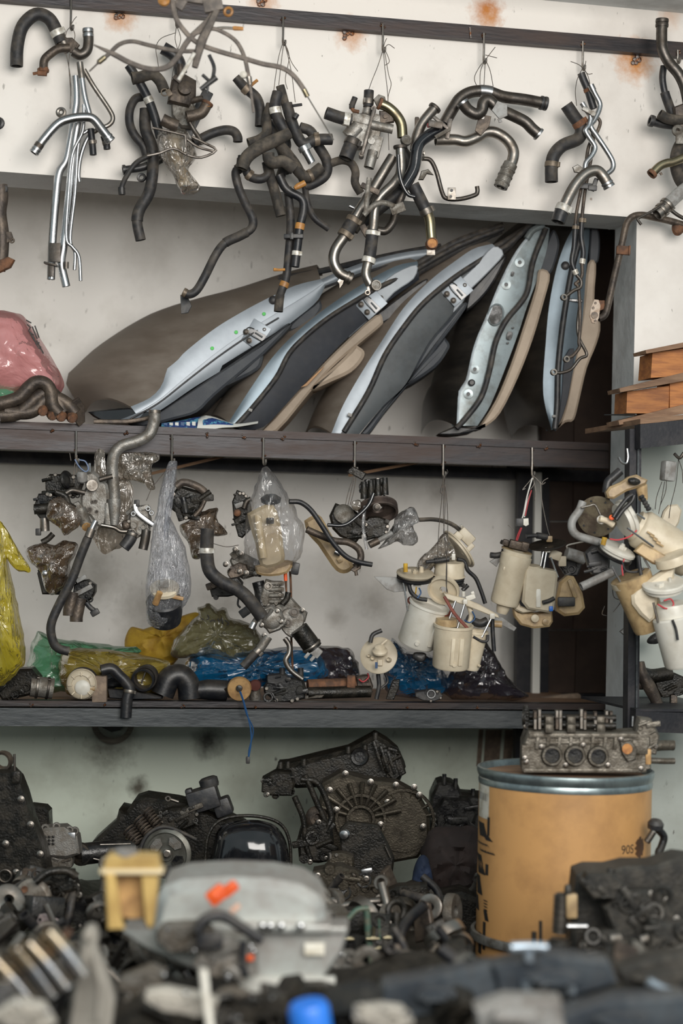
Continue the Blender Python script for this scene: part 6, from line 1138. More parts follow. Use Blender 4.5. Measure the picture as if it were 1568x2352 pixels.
b = B(F(1207, 1199, N0-.07)); b.prism([(-6, 8), (6, 9), (7, -6), (0, -10), (-6, -7)], -3, 3, 1); mk('connector_face', b, WHP, None, 'pale face of the connector on the red and white wires', 'connector')
wires('frayed silver wires tied at the sixth hook', [[(1222, 1092), (1232, 1100), (1244, 1112), (1252, 1108)], [(1244, 1112), (1248, 1104), (1258, 1098)], [(1224, 1096), (1230, 1130), (1228, 1150)], [(1240, 1106), (1244, 1150), (1256, 1210), (1264, 1236)], [(1220, 1100), (1200, 1124), (1206, 1122)], [(1222, 1094), (1226, 1110), (1218, 1124)], [(1180, 1218), (1172, 1210), (1166, 1206)]], N0-.05, STL, .9)
# seventh cluster at the right, on the rack
R0 = W0-.49
g = root('fuel_pump_module', 'cream fuel pump with a white ring cap lying diagonally, top of the right-hand cluster', 'fuel pump', P(1500, 1230, R0))
cap(g, 1436, 1192, R0, 46, 22, WHP, -30, 62, studs=3, seed=12)
b = B(F(1512, 1240, R0-.0, 10, -58, 0)); b.lathe([(20, -90), (44, -88), (46, -80), (46, 48), (42, 54), (38, 56), (36, 66), (12, 68)], (0, 0, 0), (0, 0, 1), 34); mk('body', b, CRM, g)
for i in range(4):
    b = B(F(1494+i*7, 1226+i*8, R0-.055, 10, -58, 0)); b.box((0, 0, 0), (4, 4, 20), 1); mk('vent_slot', b, TAN, g)
rods(g, [((1440, 1213), (1500, 1256)), ((1462, 1180), (1480, 1192))], R0-.07, CHR, 2.6)
for pts in ([(1408, 1188), (1422, 1166), (1440, 1144), (1452, 1136)], [(1414, 1194), (1430, 1172), (1450, 1152), (1456, 1138)]): hose('', pts, 5, RUBB, R0-.06, parent=g, part='hose_coil')
b = B(F(1404, 1189, R0-.05)); b.lathe([(3, -5), (6, -3), (6, 3), (3, 5)], (0, 0, 0), (0, -1, .3), 12); mk('orange_port', b, ORGC, g)
hose('', [(1376, 1192), (1392, 1196), (1408, 1206)], 7, CRM, R0-.03, parent=g, part='outlet')
b = B(F(1478, 1150, R0-.02, 0, -30, 0)); b.lathe([(5, -26), (7, -22), (5, -18), (7, -14), (5, -10), (7, -6), (5, -2), (7, 2), (5, 6), (7, 10), (5, 14)], (0, 0, 0), (0, 0, 1), 14); mk('corrugated_hose', b, BLK, g)
plate([(1456, 1266), (1476, 1246), (1530, 1276), (1568, 1300), (1540, 1306), (1500, 1296)], R0-.06, 20, TAN, 'lower_skirt', g, 4, 1)
g = root('tan_tank_cap', 'tan oval tank cap with a grimy spout at the top of the right-hand cluster', 'cap', P(1440, 1115, R0))
plate([(1392, 1130), (1400, 1118), (1424, 1108), (1446, 1094), (1462, 1090), (1474, 1096), (1488, 1102), (1484, 1112), (1460, 1122), (1440, 1128), (1410, 1146), (1396, 1144)], R0-.02, 40, TAN, 'lid', g, 5, 1)
b = B(F(1474, 1128, R0-.0)); b.lathe([(9, -22), (11, -18), (14, 14), (9, 16)], (0, 0, 0), (-.15, 0, 1), 18); mk('spout', b, TAN, g)
b = B(F(1456, 1105, R0-.04, 0, 10, 0)); b.pillow([(-16, 4), (4, 9), (16, 2), (10, -8), (-12, -8)], 5, 6, 3, 5); mk('grime_patch', b, OILB, g)
g = root('rusty_sender_plate', 'round olive-brown sender plate with rim holes, left of the right-hand cluster', 'sender plate', P(1372, 1190, R0+.05))
b = B(F(1372, 1186, R0+.06, 8, 10, -18)); b.lathe([(6, 5), (44, 5), (47, 2), (47, -3), (42, -4), (30, -2), (6, -3)], (0, 0, 0), (0, 1, 0), 34); mk('plate', b, PM('olive_rust', (.17, .14, .09), (.09, .065, .045), 30, rough=.6, metal=.4, bump=.2), g)
for a in (.4, 1.2, 2.1, 3.0, 3.9, 4.7, 5.6):
    b = B(F(1372, 1186, R0+.06, 8, 10, -18)); b.cyl((38*math.cos(a), -5, 38*math.sin(a)), (38*math.cos(a), -2, 38*math.sin(a)), 2.6, 2.6, 10); mk('rim_hole', b, BLK, g)
hose('', [(1334, 1166), (1352, 1162), (1366, 1160), (1378, 1182)], 2.6, STL, R0-.0, parent=g, part='wire_arm')
b = B(F(1380, 1194, R0-.02)); b.ring((0, 0, 0), (.2, 1, 0), 8, 2.5, 16, 6); mk('arm_eye', b, WHC, g)
hose('bent grey pipe hooking round the olive sender plate', [(1338, 1152), (1330, 1172), (1314, 1196), (1314, 1216), (1326, 1230), (1350, 1238), (1378, 1246)], 9.5, GRYP, R0+.02, name='bent_pipe', cat='pipe')
hose('curved black rubber pad at the top left of the right-hand cluster', [(1392, 1132), (1396, 1108), (1408, 1096), (1424, 1082)], 10, RUBB, R0+.03, name='rubber_pad', cat='rubber part')
g = root('fuel_pump_module', 'amber-potted fuel pump with a white ring and black gasket, centre of the right-hand cluster', 'fuel pump', P(1440, 1340, R0))
cap(g, 1416, 1264, R0-.01, 44, 16, WHP, 18, 24, gasket=RUBB, studs=3, seed=15)
b = B(F(1386, 1244, R0-.04, 0, 14, 0)); b.cyl((0, 0, -8), (0, 0, 10), 6); mk('yellow_port', b, YELC, g)
rods(g, [((1404, 1300), (1424, 1336)), ((1478, 1282), (1492, 1306))], R0-.04, CHR, 2.6)
b = B(F(1470, 1380, R0-.02, 10, -22, 0)); b.lathe([(14, -72), (38, -70), (40, -62), (46, 44), (47, 62), (42, 64), (14, 60)], (0, 0, 0), (0, 0, 1), 34); mk('pot', b, TAN, g)
b = B(F(1450, 1332, R0-.02, 10, -22, 0)); b.lathe([(46, -7), (48.5, -6), (48.5, 8), (46, 9)], (0, 0, 0), (0, 0, 1), 34, False); mk('rim_band', b, CRM, g)
hose('', [(1466, 1276), (1470, 1310), (1478, 1344)], 4.5, BLK, R0-.06, parent=g, part='pump_hose'); hose('', [(1428, 1290), (1436, 1310), (1460, 1314), (1478, 1306)], 3, BLK, R0-.05, parent=g, part='lead')
hose('', [(1434, 1282), (1428, 1300), (1430, 1322)], 1.8, RED, R0-.05, parent=g, part='red_lead'); hose('', [(1400, 1238), (1420, 1240), (1446, 1232), (1462, 1218)], 1.8, RED, R0-.06, parent=g, part='red_lead')
g = root('fuel_float', 'long cream float block slanting across the right-hand cluster', 'float', P(1490, 1390, R0))
plate([(1450, 1368), (1458, 1354), (1530, 1306), (1552, 1302), (1548, 1330), (1512, 1360), (1504, 1420), (1492, 1430), (1470, 1412), (1452, 1388)], R0-.08, 40, CRM, 'block', g, 7, 1)
g = root('fuel_pump_module', 'white fuel pump with a frosted cap, bottom of the right-hand cluster', 'fuel pump', P(1530, 1450, R0))
cap(g, 1524, 1346, R0-.09, 50, 20, WHP, 20, -6, studs=3, seed=19)
b = B(F(1546, 1405, R0-.09, 8, -8, 0)); b.lathe([(10, 20), (36, 20), (38, 14), (38, -12), (12, -14)], (0, 0, 0), (0, 0, 1), 30); mk('collar', b, WHP, g)
b = B(F(1553, 1472, R0-.085, 6, -12, 0)); b.lathe([(10, -64), (34, -60), (38, -54), (45, 54), (42, 58), (12, 58)], (0, 0, 0), (0, 0, 1), 34); mk('body', b, WHP, g)
rods(g, [((1500, 1384), (1511, 1430))], R0-.11, STL, 3); hose('', [(1544, 1424), (1552, 1446), (1556, 1470)], 3, BLK, R0-.14, parent=g, part='clip_strip', open_=(0, 0))
hose('', [(1510, 1388), (1530, 1398), (1546, 1390), (1540, 1376), (1524, 1380)], 2, RED, R0-.12, parent=g, part='red_lead')
b = B(F(1546, 1286, R0-.08, 10, -20, 0)); b.lathe([(8, 12), (40, 12), (42, 6), (42, -8), (10, -10)], (0, 0, 0), (0, 0, 1), 30); mk('tank_lid', b, CRM, None, 'cream cap cut by the right edge above the frosted pump', 'cap')
g = root('fuel_float', 'dusty cream paddle with a hinge at the top right behind the right-hand cluster', 'float', P(1545, 1190, R0+.1))
plate([(1524, 1174), (1536, 1160), (1556, 1158), (1566, 1172), (1560, 1200), (1546, 1222), (1530, 1220), (1514, 1206)], R0+.10, 20, CRM, 'paddle', g, 4, 1)
hose('black pipe stub pointing left out of the right-hand cluster', [(1334, 1348), (1360, 1336), (1406, 1314)], 10, GRYP, R0+.0, name='pipe_stub', cat='pipe')
lump(root('sender_motor', 'black oily sender motor behind the right-hand cluster', 'motor', P(1370, 1290, R0+.05)), 1372, 1286, R0+.06, 60, 80, BLK, 61, 40, n=10)
g = root('grey_block', 'grey rubber block hanging on wires near the right edge', 'block', P(1533, 1082, R0+.1))
b = B(F(1534, 1082, R0+.12, 0, 6, 20)); b.box((0, 0, 0), (30, 26, 46), 5); mk('block', b, GRYP, g)
wires('thin wires hanging near the right edge above the cream pumps', [[(1520, 1106), (1508, 1140), (1504, 1170)], [(1526, 1106), (1520, 1140), (1512, 1180)], [(1558, 1050), (1552, 1110), (1540, 1160), (1536, 1190)], [(1556, 1050), (1566, 1080), (1568, 1110)], [(1530, 1104), (1528, 1130), (1516, 1160)]], R0+.1)
b = B(); b.tube(pathpts([(1420, 1050), (1428, 1062), (1438, 1064), (1442, 1050), (1440, 1030)], R0+.08), 2.8*U(1430, 1050, R0), 8); mk('wire_hook', b, CHR, None, 'bright S-shaped wire hook beside the black rack post', 'hook')
b = B(); b.tube(pathpts([(1548, 1042), (1560, 1052), (1570, 1040)], R0+.09), 4*U(1430, 1050, R0), 8); mk('wire_hook', b, DST, None, 'dark hook under the rack shelf at the right edge', 'hook')
wires('loose black wire curling beside the right-hand cluster', [[(1405, 1340), (1410, 1372), (1432, 1378)], [(1388, 1392), (1382, 1410), (1392, 1414)], [(1432, 1340), (1426, 1380), (1408, 1406)]], R0+.02)
# cast bracket and hub on the rack's lower deck
g = root('brake_hub_carrier', 'dark rusty hub carrier arm on the lower deck of the black rack', 'hub carrier', P(1510, 1620, W0-.2))
b = B(); b.tube(pathpts([(1470, 1520), (1474, 1548), (1490, 1576), (1504, 1604), (1512, 1624)], W0-.22), [x*U(1480, 1570, W0) for x in (9, 13, 15, 13, 12)], 12); mk('arm', b, RSTD, g)
lump(g, 1536, 1572, W0-.17, 80, 56, OIL, 65, 60, n=8)
hose('', [(1476, 1548), (1500, 1552), (1540, 1546)], 16, OIL, W0-.2, parent=g, part='axle', open_=(0, 0))
b = B(F(1470, 1572, W0-.2)); b.lathe([(5, -6), (12, -4), (12, 6), (6, 8)], (0, 0, 0), (1, -.4, 0), 16); mk('knuckle', b, RSTD, g)
b = B(F(1546, 1612, W0-.2)); b.box((0, 0, 0), (16, 20, 34), 4); mk('foot', b, RSTD, g)
lump(root('black_bracket', 'black bracket hanging behind the frosted pump', 'bracket', P(1450, 1450, W0-.1)), 1448, 1452, W0-.1, 50, 22, GRYP, 67, 20, n=4)
b = B(F(1502, 1468, W0-.1, 0, -20, 0)); b.pillow([(-18, 4), (6, 14), (18, 6), (10, -12), (-14, -8)], 10, 4, 3, 5); mk('rubber_mount', b, BLK, None, 'black rubber mount behind the white frosted pump', 'mount')
# ---------------------------------------------------------------- lower shelf: bags and small parts
L0 = YS+.10
g = root('yellow_plastic_bag', 'tall yellow plastic bag with a tied handle hanging at the left edge', 'bag', P(10, 1210, YS-.06))
bag('', [(-60, 1230), (-20, 1196), (6, 1200), (14, 1240), (22, 1300), (38, 1370), (52, 1440), (60, 1500), (56, 1530), (36, 1552), (10, 1574), (-30, 1576), (-70, 1540), (-80, 1400)], YS-.08, 50, BAGY, par=g, wr=16, seed=31)
bag('', [(-10, 1198), (6, 1202), (30, 1240), (52, 1276), (68, 1302), (70, 1312), (62, 1316), (36, 1310), (10, 1276), (-8, 1240)], YS-.10, 9, BAGY, par=g, wr=8, seed=32, part='handle')
b = B(F(10, 1520, YS-.05)); b.pillow([(-40, 40), (10, 46), (30, 10), (20, -26), (-30, -30)], 18, 8, 3, 6); mk('contents', b, OIL, g)
bag('pale green plastic bag behind the long black hose on the lower shelf', [(62, 1550), (66, 1500), (80, 1456), (92, 1450), (120, 1462), (170, 1468), (220, 1474), (280, 1484), (318, 1486), (324, 1500), (290, 1512), (230, 1530), (180, 1560), (150, 1590), (90, 1590)], L0+.12, 40, BAGGN, wr=18, seed=33)
bag('olive-yellow plastic bag lying in front of the green bag', [(136, 1496), (150, 1488), (200, 1486), (270, 1490), (330, 1502), (384, 1514), (396, 1536), (392, 1580), (340, 1602), (240, 1606), (160, 1602), (138, 1570), (132, 1530)], L0+.02, 44, BAGO, wr=18, seed=34)
bag('bright yellow cloth bag in the middle of the lower shelf', [(284, 1482), (298, 1440), (320, 1446), (352, 1436), (380, 1424), (420, 1412), (456, 1406), (462, 1430), (440, 1460), (420, 1500), (396, 1530), (350, 1530), (300, 1510)], L0+.20, 34, YELC, wr=12, seed=35)
g = root('olive_plastic_bag', 'dirty olive translucent bag with scribbled black letters on the lower shelf', 'bag', P(500, 1510, L0))
bag('', [(392, 1510), (392, 1480), (420, 1440), (452, 1412), (452, 1392), (480, 1384), (500, 1396), (520, 1394), (532, 1416), (560, 1424), (590, 1440), (606, 1470), (604, 1500), (550, 1514), (540, 1520), (490, 1506), (440, 1512)], L0+.04, 40, BAGOL, par=g, wr=16, seed=36)
strokes(g, [[(462, 1420), (468, 1424)], [(476, 1412), (480, 1420), (474, 1424)], [(482, 1428), (490, 1424), (494, 1428)], [(500, 1420), (504, 1430), (508, 1420), (512, 1432)], [(516, 1424), (526, 1432), (520, 1436)]], L0-.03, 1.5, INK)
bag('crinkled blue plastic bag in the middle of the lower shelf', [(422, 1560), (426, 1520), (446, 1500), (500, 1496), (560, 1500), (600, 1490), (660, 1484), (720, 1488), (744, 1510), (752, 1540), (746, 1562), (690, 1570), (600, 1580), (520, 1590), (440, 1584)], L0+.03, 44, BAGBU, wr=20, seed=37)
bag('dark purple plastic bag behind the end of the blue bag', [(720, 1490), (752, 1482), (800, 1486), (820, 1512), (830, 1550), (816, 1566), (760, 1570), (724, 1556)], L0+.10, 34, BAGPU, wr=14, seed=38)
bag('second crinkled blue plastic bag under the white fuel pumps', [(876, 1560), (880, 1500), (894, 1466), (910, 1470), (930, 1490), (976, 1498), (1012, 1516), (1030, 1560), (1024, 1596), (960, 1606), (896, 1600)], L0+.04, 44, BAGBU, wr=20, seed=39)
bag('large dark purple-black bag at the right of the lower shelf', [(1018, 1602), (1020, 1550), (1040, 1510), (1070, 1490), (1100, 1464), (1130, 1486), (1148, 1516), (1164, 1548), (1190, 1580), (1218, 1604), (1120, 1612)], L0+.02, 44, BAGPU, wr=22, seed=40)
S0 = YS+.01
g = root('dirty_filter', 'grimy black canister filter with a strap at the left of the lower shelf', 'filter', P(60, 1604, S0))
lump(g, 40, 1566, S0+.03, 110, 76, OIL, 71, 60, n=8, rot=-12)
hose('', [(70, 1576), (92, 1578), (122, 1582)], 24, ALD, S0+.0, parent=g, part='outlet', clamps=[(.35, STL, 3, 1.1), (.8, DST, 3, 1.05)])
g = root('cream_filter_housing', 'round cream plastic filter housing standing on the lower shelf edge', 'filter', P(188, 1606, S0))
b = B(F(187, 1570, S0-.01)); b.lathe([(10, 26), (36, 24), (37, 18), (34, 12)], (0, 0, 0), (.05, 1, 0), 34); mk('rear_rubber', b, RUBB, g)
b = B(F(187, 1572, S0-.02)); b.lathe([(12, 18), (35, 16), (36, 8), (33, 4), (33, -4), (29, -8), (22, -10), (21, -6), (10, -6)], (0, 0, 0), (0, 1, 0), 34); mk('shell', b, CRM, g)
b = B(F(189, 1580, S0-.035)); b.lathe([(4, -1), (15, 0), (18, 3), (18, 8)], (0, 0, 0), (0, 1, 0), 26); mk('centre', b, WHP, g)
for a in range(8):
    b = B(F(187, 1574, S0-.03)); q = a*.785; b.box((26*math.cos(q), 0, 26*math.sin(q)), (10, 8, 3), 1, (0, -math.degrees(q), 0)); mk('rib', b, CRM, g)
b = B(F(212, 1581, S0-.03)); b.cyl((-8, 0, 0), (6, 0, 0), 7, 6); mk('nozzle', b, TAN, g)
b = B(F(229, 1582, S0-.01)); b.box((0, 0, 0), (33, 22, 60), 2); mk('brown_filter_block', b, BROWNP, None, 'rusty brown rectangular block beside the cream filter housing', 'block')
g = hose('black rubber elbow hose with a clamped tail hanging over the shelf edge', [(232, 1540), (256, 1536), (274, 1552), (288, 1566), (298, 1584), (292, 1606), (289, 1648)], 13, RUBB, S0-.03, clamps=[(.70, STL, 4, 1.1)])
g = root('air_duct', 'fat black air duct lump behind the elbow hose', 'duct', P(260, 1560, S0+.05))
b = B(F(262, 1556, S0+.06)); b.pillow([(-36, 10), (-20, 22), (10, 22), (34, 4), (38, -20), (-36, -26)], 26, 6, 3, 6); mk('body', b, RUBB, g)
g = root('clamp_ring', 'open ribbed rubber collar standing on the lower shelf', 'collar', P(333, 1600, S0))
b = B(F(333, 1557, S0+.01, 10, 0, -8)); b.lathe([(22, 24), (27, 22), (29, -16), (26, -22), (22, -22), (20, -14), (22, 24)], (0, 0, 0), (0, 1, 0), 32, False); mk('ring', b, RUBB, g)
b = B(F(333, 1557, S0-.015, 10, 0, -8)); b.ring((0, 0, 0), (0, 1, 0), 26, 2.5, 32, 6); mk('clamp', b, DST, g)
b = B(F(330, 1556, S0+.0, 0, 20, 0)); b.cyl((0, -8, -14), (0, -8, 14), 2); mk('screw', b, DST, g)
g = root('rubber_plate', 'flat black rubber plate under the ribbed collar', 'plate', P(330, 1606, S0))
plate([(246, 1582), (300, 1584), (370, 1600), (372, 1606), (300, 1608), (250, 1604)], S0+.02, 60, RUBB, 'plate', g, 3, 1)
hose('wide black air hose bending on the lower shelf', [(372, 1596), (388, 1560), (414, 1552), (432, 1572), (436, 1604)], 27, RUBB, S0+.03, name='air_hose', cat='hose')
hose('tapered black air hose mouth lying beside the yellow capped cylinder', [(432, 1586, 0, 16), (446, 1586, 0, 19), (478, 1584), (520, 1586)], 24, RUBB, S0+.03, name='air_hose', cat='hose')
g = root('yellow_capped_cylinder', 'brown cylinder with an ochre end cap and blue wires on the shelf edge', 'cylinder', P(546, 1606, S0))
hose('', [(536, 1568), (544, 1582), (548, 1590)], 28, RSTD, S0+.01, parent=g, part='body', open_=(0, 0))
b = B(F(549, 1584, S0-.03, 8, 0, 0)); b.lathe([(4, -1), (26, 0), (28, 4), (28, 14)], (0, 0, 0), (0, 1, 0), 30); mk('end_cap', b, AMB, g)
b = B(F(549, 1581, S0-.035)); b.lathe([(2, -4), (7, -3), (8, 2)], (0, 0, 0), (0, 1, 0), 12); mk('hub', b, OILB, g)
for pts in ([(550, 1588), (558, 1610), (566, 1640), (580, 1670), (580, 1690), (572, 1720), (570, 1742)], [(552, 1588), (560, 1612), (570, 1650), (576, 1680), (576, 1710), (570, 1744)]):
    hose('', pts, 1.7, BLU, S0-.05, parent=g, part='wire', open_=(0, 0), seg=6)
b = B(F(569, 1746, S0-.05)); b.box((0, 0, 0), (9, 8, 16), 2); mk('wire_plug', b, BLK, g)
g = root('small_jar', 'small grey jar with a maroon lid on the lower shelf', 'jar', P(586, 1608, S0))
b = B(F(586, 1592, S0)); b.lathe([(6, -16), (13, -16), (14, -8), (11, 4), (12, 10), (5, 12)], (0, 0, 0), (0, 0, 1), 20); mk('body', b, ALD, g)
b = B(F(586, 1574, S0-.02)); b.lathe([(4, 4), (13, 4), (14, 0), (12, -5), (3, -6)], (0, 0, 0), (0, 1, .3), 20); mk('lid', b, PM('maroon_plastic', (.085, .03, .025), None, rough=.4), g)
g = root('carburettor_block', 'black boxy carburettor block in front of the blue bag', 'carburettor', P(655, 1606, S0))
lump(g, 656, 1582, S0+.02, 100, 60, OILB, 75, 60, n=14, bolts=5)
for x in (648, 690): hose('', [(x, 1560), (x, 1534)], 7, BLK, S0+.0, parent=g, part='pipe')
lump(g, 640, 1560, S0+.01, 60, 30, BLK, 76, 40, n=6)
g = root('steering_shaft', 'rusty red-brown shaft lying along the lower shelf', 'shaft', P(780, 1604, S0))
hose('', [(706, 1576), (780, 1574), (850, 1572)], 16, RST, S0+.03, parent=g, part='shaft', open_=(0, 0))
hose('', [(706, 1592), (780, 1590), (850, 1588)], 14, OIL, S0+.0, parent=g, part='casing', open_=(0, 0))
b = B(F(715, 1600, S0-.01, 0, -4, 0)); b.prism([(-30, 4), (30, 2), (24, -4), (-26, -4)], -3, 3, 1); mk('key', b, ALD, g)
b = B(F(806, 1566, S0)); b.box((0, 0, 0), (20, 20, 30), 4); mk('yoke', b, RST, g)
g = root('fuel_sender', 'cream fuel sender disc facing out on the lower shelf with hanging leads', 'fuel sender', P(868, 1506, S0))
cap(g, 870, 1506, S0-.04, 43, 10, CRM, 74, -8, studs=6, seed=23)
b = B(F(872, 1492, S0-.07, 30, 0, 0)); b.lathe([(5, 12), (12, 8), (14, 2), (18, -2), (18, -6)], (0, 0, 0), (0, 0, 1), 20); mk('turret', b, CRM, g)
hose('', [(850, 1476), (856, 1458), (876, 1448)], 5, BLK, S0-.05, parent=g, part='hose_stub'); hose('', [(874, 1482), (888, 1470)], 3, CRM, S0-.07, parent=g, part='pin', open_=(0, 0))
b = B(F(864, 1528, S0-.075)); b.box((0, 0, 0), (6, 3, 14), 0); mk('stamp', b, BLU, g)
hose('', [(868, 1548), (870, 1576), (864, 1606)], 5, BLK, S0-.02, parent=g, part='lead'); hose('', [(884, 1546), (890, 1566), (876, 1580)], 3, BLK, S0-.02, parent=g, part='lead')
plate([(902, 1562), (918, 1560), (916, 1580), (904, 1608), (886, 1606), (892, 1586)], S0-.02, 10, OIL, 'float', g, 2, 1)
lump(g, 836, 1570, S0+.02, 40, 50, RSTD, 78, 30, n=8); hose('', [(824, 1560), (834, 1566), (846, 1556), (844, 1546)], 1.6, RED, S0-.01, parent=g, part='red_lead')
g = root('black_switch', 'small black switch part with round ring on the shelf edge', 'switch', P(985, 1610, S0))
lump(g, 985, 1596, S0-.01, 66, 28, BLK, 81, 30, n=10, bolts=3)
b = B(F(990, 1594, S0-.035)); b.ring((0, 0, 0), (0, 1, 0), 9, 1.6, 18, 6); mk('ring', b, CHR, g)
bag('flat brown cardboard scrap at the dark right end of the lower shelf', [(1200, 1608), (1270, 1596), (1326, 1592), (1330, 1608), (1280, 1616), (1200, 1616)], L0+.2, 10, BROWNP, 'cardboard_scrap', 4, 44, cat='cardboard')
# gasket ring and things on the lower wall
g = root('gasket_ring', 'brown striped ring gasket hanging behind the lower shelf beam', 'gasket', P(260, 1665, YB-.03))
b = B(F(259, 1660, YB-.03)); b.lathe([(36, 3), (49, 3), (49, -3), (36, -3), (36, 3)], (0, 0, 0), (0, 1, 0), 40, False); mk('ring', b, PM('striped_gasket', (.075, .065, .05), (.13, .115, .085), 60, rough=.7, stretch=(.2, 1, 2.5)), g)
plate([(226, 1660), (236, 1672), (256, 1682), (276, 1678), (294, 1662), (290, 1640), (230, 1640)], YB-.02, 6, OIL, 'inner_disc', g, 1, 1)
for i, (x0, x1) in enumerate([(1096, 1106), (1112, 1148), (1156, 1176)]):
    mk('tape_strip', slab([(x0+4, 1676), (x0-2, 1760), (x1-2, 1760), (x1+4, 1676)], YB-.004, .003), BROWNP, None, ['narrow brown tape strip on the green wall, leftmost beside the drum', 'wide brown stained tape strip on the green wall above the drum', 'brown tape strip on the green wall nearest the upright'][i], 'tape')
# ---------------------------------------------------------------- fibre drum with a cylinder head on it
DY = 4.20; dc = P(1298, 1768, DY); dr = 197*U(1298, 1768, DY); DH = dc.z
drum = root('fibre_drum', 'tan fibreboard drum with a galvanised rim and black printed marks', 'drum', (dc.x, dc.y, 0))
def ztop(py): return P(1298, py, DY-dr).z
b = B(); b.lathe([(dr*.5, 0), (dr, 0), (dr, DH-.022), (dr*.9, DH-.022)], (dc.x, dc.y, 0), (0, 0, 1), 72); mk('body', b, KRAFT, drum)
RIM = PM('galvanised_rim', (.30, .36, .37), (.20, .24, .25), 20, rough=.34, metal=.85)
b = B(); b.lathe([(dr*.98, -.034), (dr*1.005, -.034), (dr*1.012, -.026), (dr*1.002, -.019), (dr*1.018, -.012), (dr*1.03, -.004), (dr*1.024, .004), (dr*1.0, .006), (dr*.975, .004), (dr*.965, -.012), (dr*.3, -.012)], (dc.x, dc.y, DH), (0, 0, 1), 72, True); mk('rim', b, RIM, drum)
b = B(); b.lathe([(dr*.2, -.0112), (dr*.96, -.0112), (dr*.96, -.0102), (dr*.2, -.0102)], (dc.x, dc.y, DH), (0, 0, 1), 48); mk('lid', b, WOODD, drum)
zh = ztop(2190); b = B(); b.lathe([(dr*1.02, -.010), (dr*1.06, -.010), (dr*1.075, 0), (dr*1.06, .010), (dr*1.02, .010), (dr*1.02, -.010)], (dc.x, dc.y, zh), (0, 0, 1), 64, False); mk('lower_hoop', b, PM('worn_hoop', (.32, .32, .30), (.16, .15, .13), 30, rough=.45, metal=.6), drum)
vd = V((-dc.x, -dc.y, 0)).normalized(); sd = V((-vd.y, vd.x, 0))        # towards the camera, and to the right
if sd.dot(rt) < 0: sd = -sd
def cp(ph, z, k=1.0015): return V((dc.x, dc.y, z))+(vd*math.cos(ph)+sd*math.sin(ph))*dr*k
def patch(p0, p1, y0, y1, m, name, sk=0.0, n=6):
    b = B(); z0, z1 = ztop(y0), ztop(y1); vs = []; fs = []
    for k in (1.0006, 1.003):
        for j in range(2):
            for i in range(n+1):
                vs.append(cp(math.radians(p0+(p1-p0)*i/n+(sk if j else 0)), (z0, z1)[j], k))
    q = n+1
    for i in range(n): fs += [[2*q+i, 2*q+i+1, 3*q+i+1, 3*q+i], [i, q+i, q+i+1, i+1]]
    mk(name, b.add(vs, fs), m, drum)
patch(-79, -59, 1796, 1906, PAPER, 'paper_label'); patch(-79, -61, 1846, 1864, GRYP, 'label_band')
for p0, p1, y0, y1, sk in [(-60.5, -57.5, 1900, 1944, 0), (-68, -59, 1944, 1956, 6), (-80, -66, 1918, 1950, 6), (-82, -60, 1966, 1986, 10), (-84, -70, 1996, 2040, 8), (-62, -58, 2012, 2038, 0), (-84, -72, 2046, 2090, 6), (-64, -59, 2122, 2146, 3), (-64, -60, 2150, 2216, 0), (-72, -66, 2180, 2230, 0), (-86, -76, 2096, 2130, 4)]: patch(p0, p1, y0, y1, INK, 'print_mark', sk)
for i in range(5): patch(-64.5+i*.3, -59.5, 2098+i*7, 2101+i*7, INK, 'print_mark', 2)
def drumtext(txt, ph, py, hpx):
    cu = bpy.data.curves.new('stencil', 'FONT'); cu.body = txt; cu.size = 1.0; to = bpy.data.objects.new('stencil', cu); COL.objects.link(to)
    dg = bpy.context.evaluated_depsgraph_get(); me = bpy.data.meshes.new_from_object(to.evaluated_get(dg)); s = hpx/.72*U(1298, py, DY-dr); z = ztop(py)
    b = B(); b.add([cp(math.radians(ph)+v.co.x*s/dr, z+v.co.y*s, 1.0025) for v in me.vertices], [list(p.vertices) for p in me.polygons])
    bpy.data.objects.remove(to); bpy.data.meshes.remove(me); mk('stencil_print', b, INK, drum, smooth=0)
drumtext('90S', 39.5, 1966, 21)
b = B(); n = 22; z = ztop(1956)
vs = [cp(math.radians(58.5), z, 1.003)]+[cp(math.radians(58.5)+.095*math.cos(6.283*i/n)*(1+.25*math.sin(3*i)), z+.024*math.sin(6.283*i/n)*(1+.2*math.cos(2.3*i)), 1.002) for i in range(n)]
mk('oil_blotch', b.add(vs, [[0, 1+i, 1+(i+1) % n] for i in range(n)]), PM('oil_stain', (.10, .045, .018), None, rough=.4), drum)
HY = DY-.03
def HYp(x): return HY-(x-1338)*U(1338, 1730, HY)*.2164
g = root('cylinder_head', 'oily aluminium cylinder head with three round ports sitting on the drum', 'cylinder head', P(1340, 1768, HY))
HD = PM('oily_head_alloy', (.17, .155, .13), (.06, .05, .037), 34, .42, .66, .42, .7, bump=.3, bscale=200, dust=.2, rough2=.65)
b = B(F(1338, 1732, HY)); b.prism([(-140, -34), (-138, 30), (-128, 58), (-60, 56), (80, 52), (120, 54), (150, 44), (152, -30), (130, -40)], -30, 60, 4)
b.box((-4, -30, 46), (246, 12, 10), 2); b.box((-40, -31, 30), (150, 6, 6), 1)
for x in (-108, -84, -58, -32, -8, 18, 46, 70): b.box((x, -31, 30), (8, 10, 30), 2, (0, 6, 0))
b.box((0, -32, -33), (280, 10, 9), 2); b.box((-134, -20, -6), (20, 24, 62), 5); b.box((126, -28, 20), (36, 16, 34), 4); mk('casting', b, HD, g)
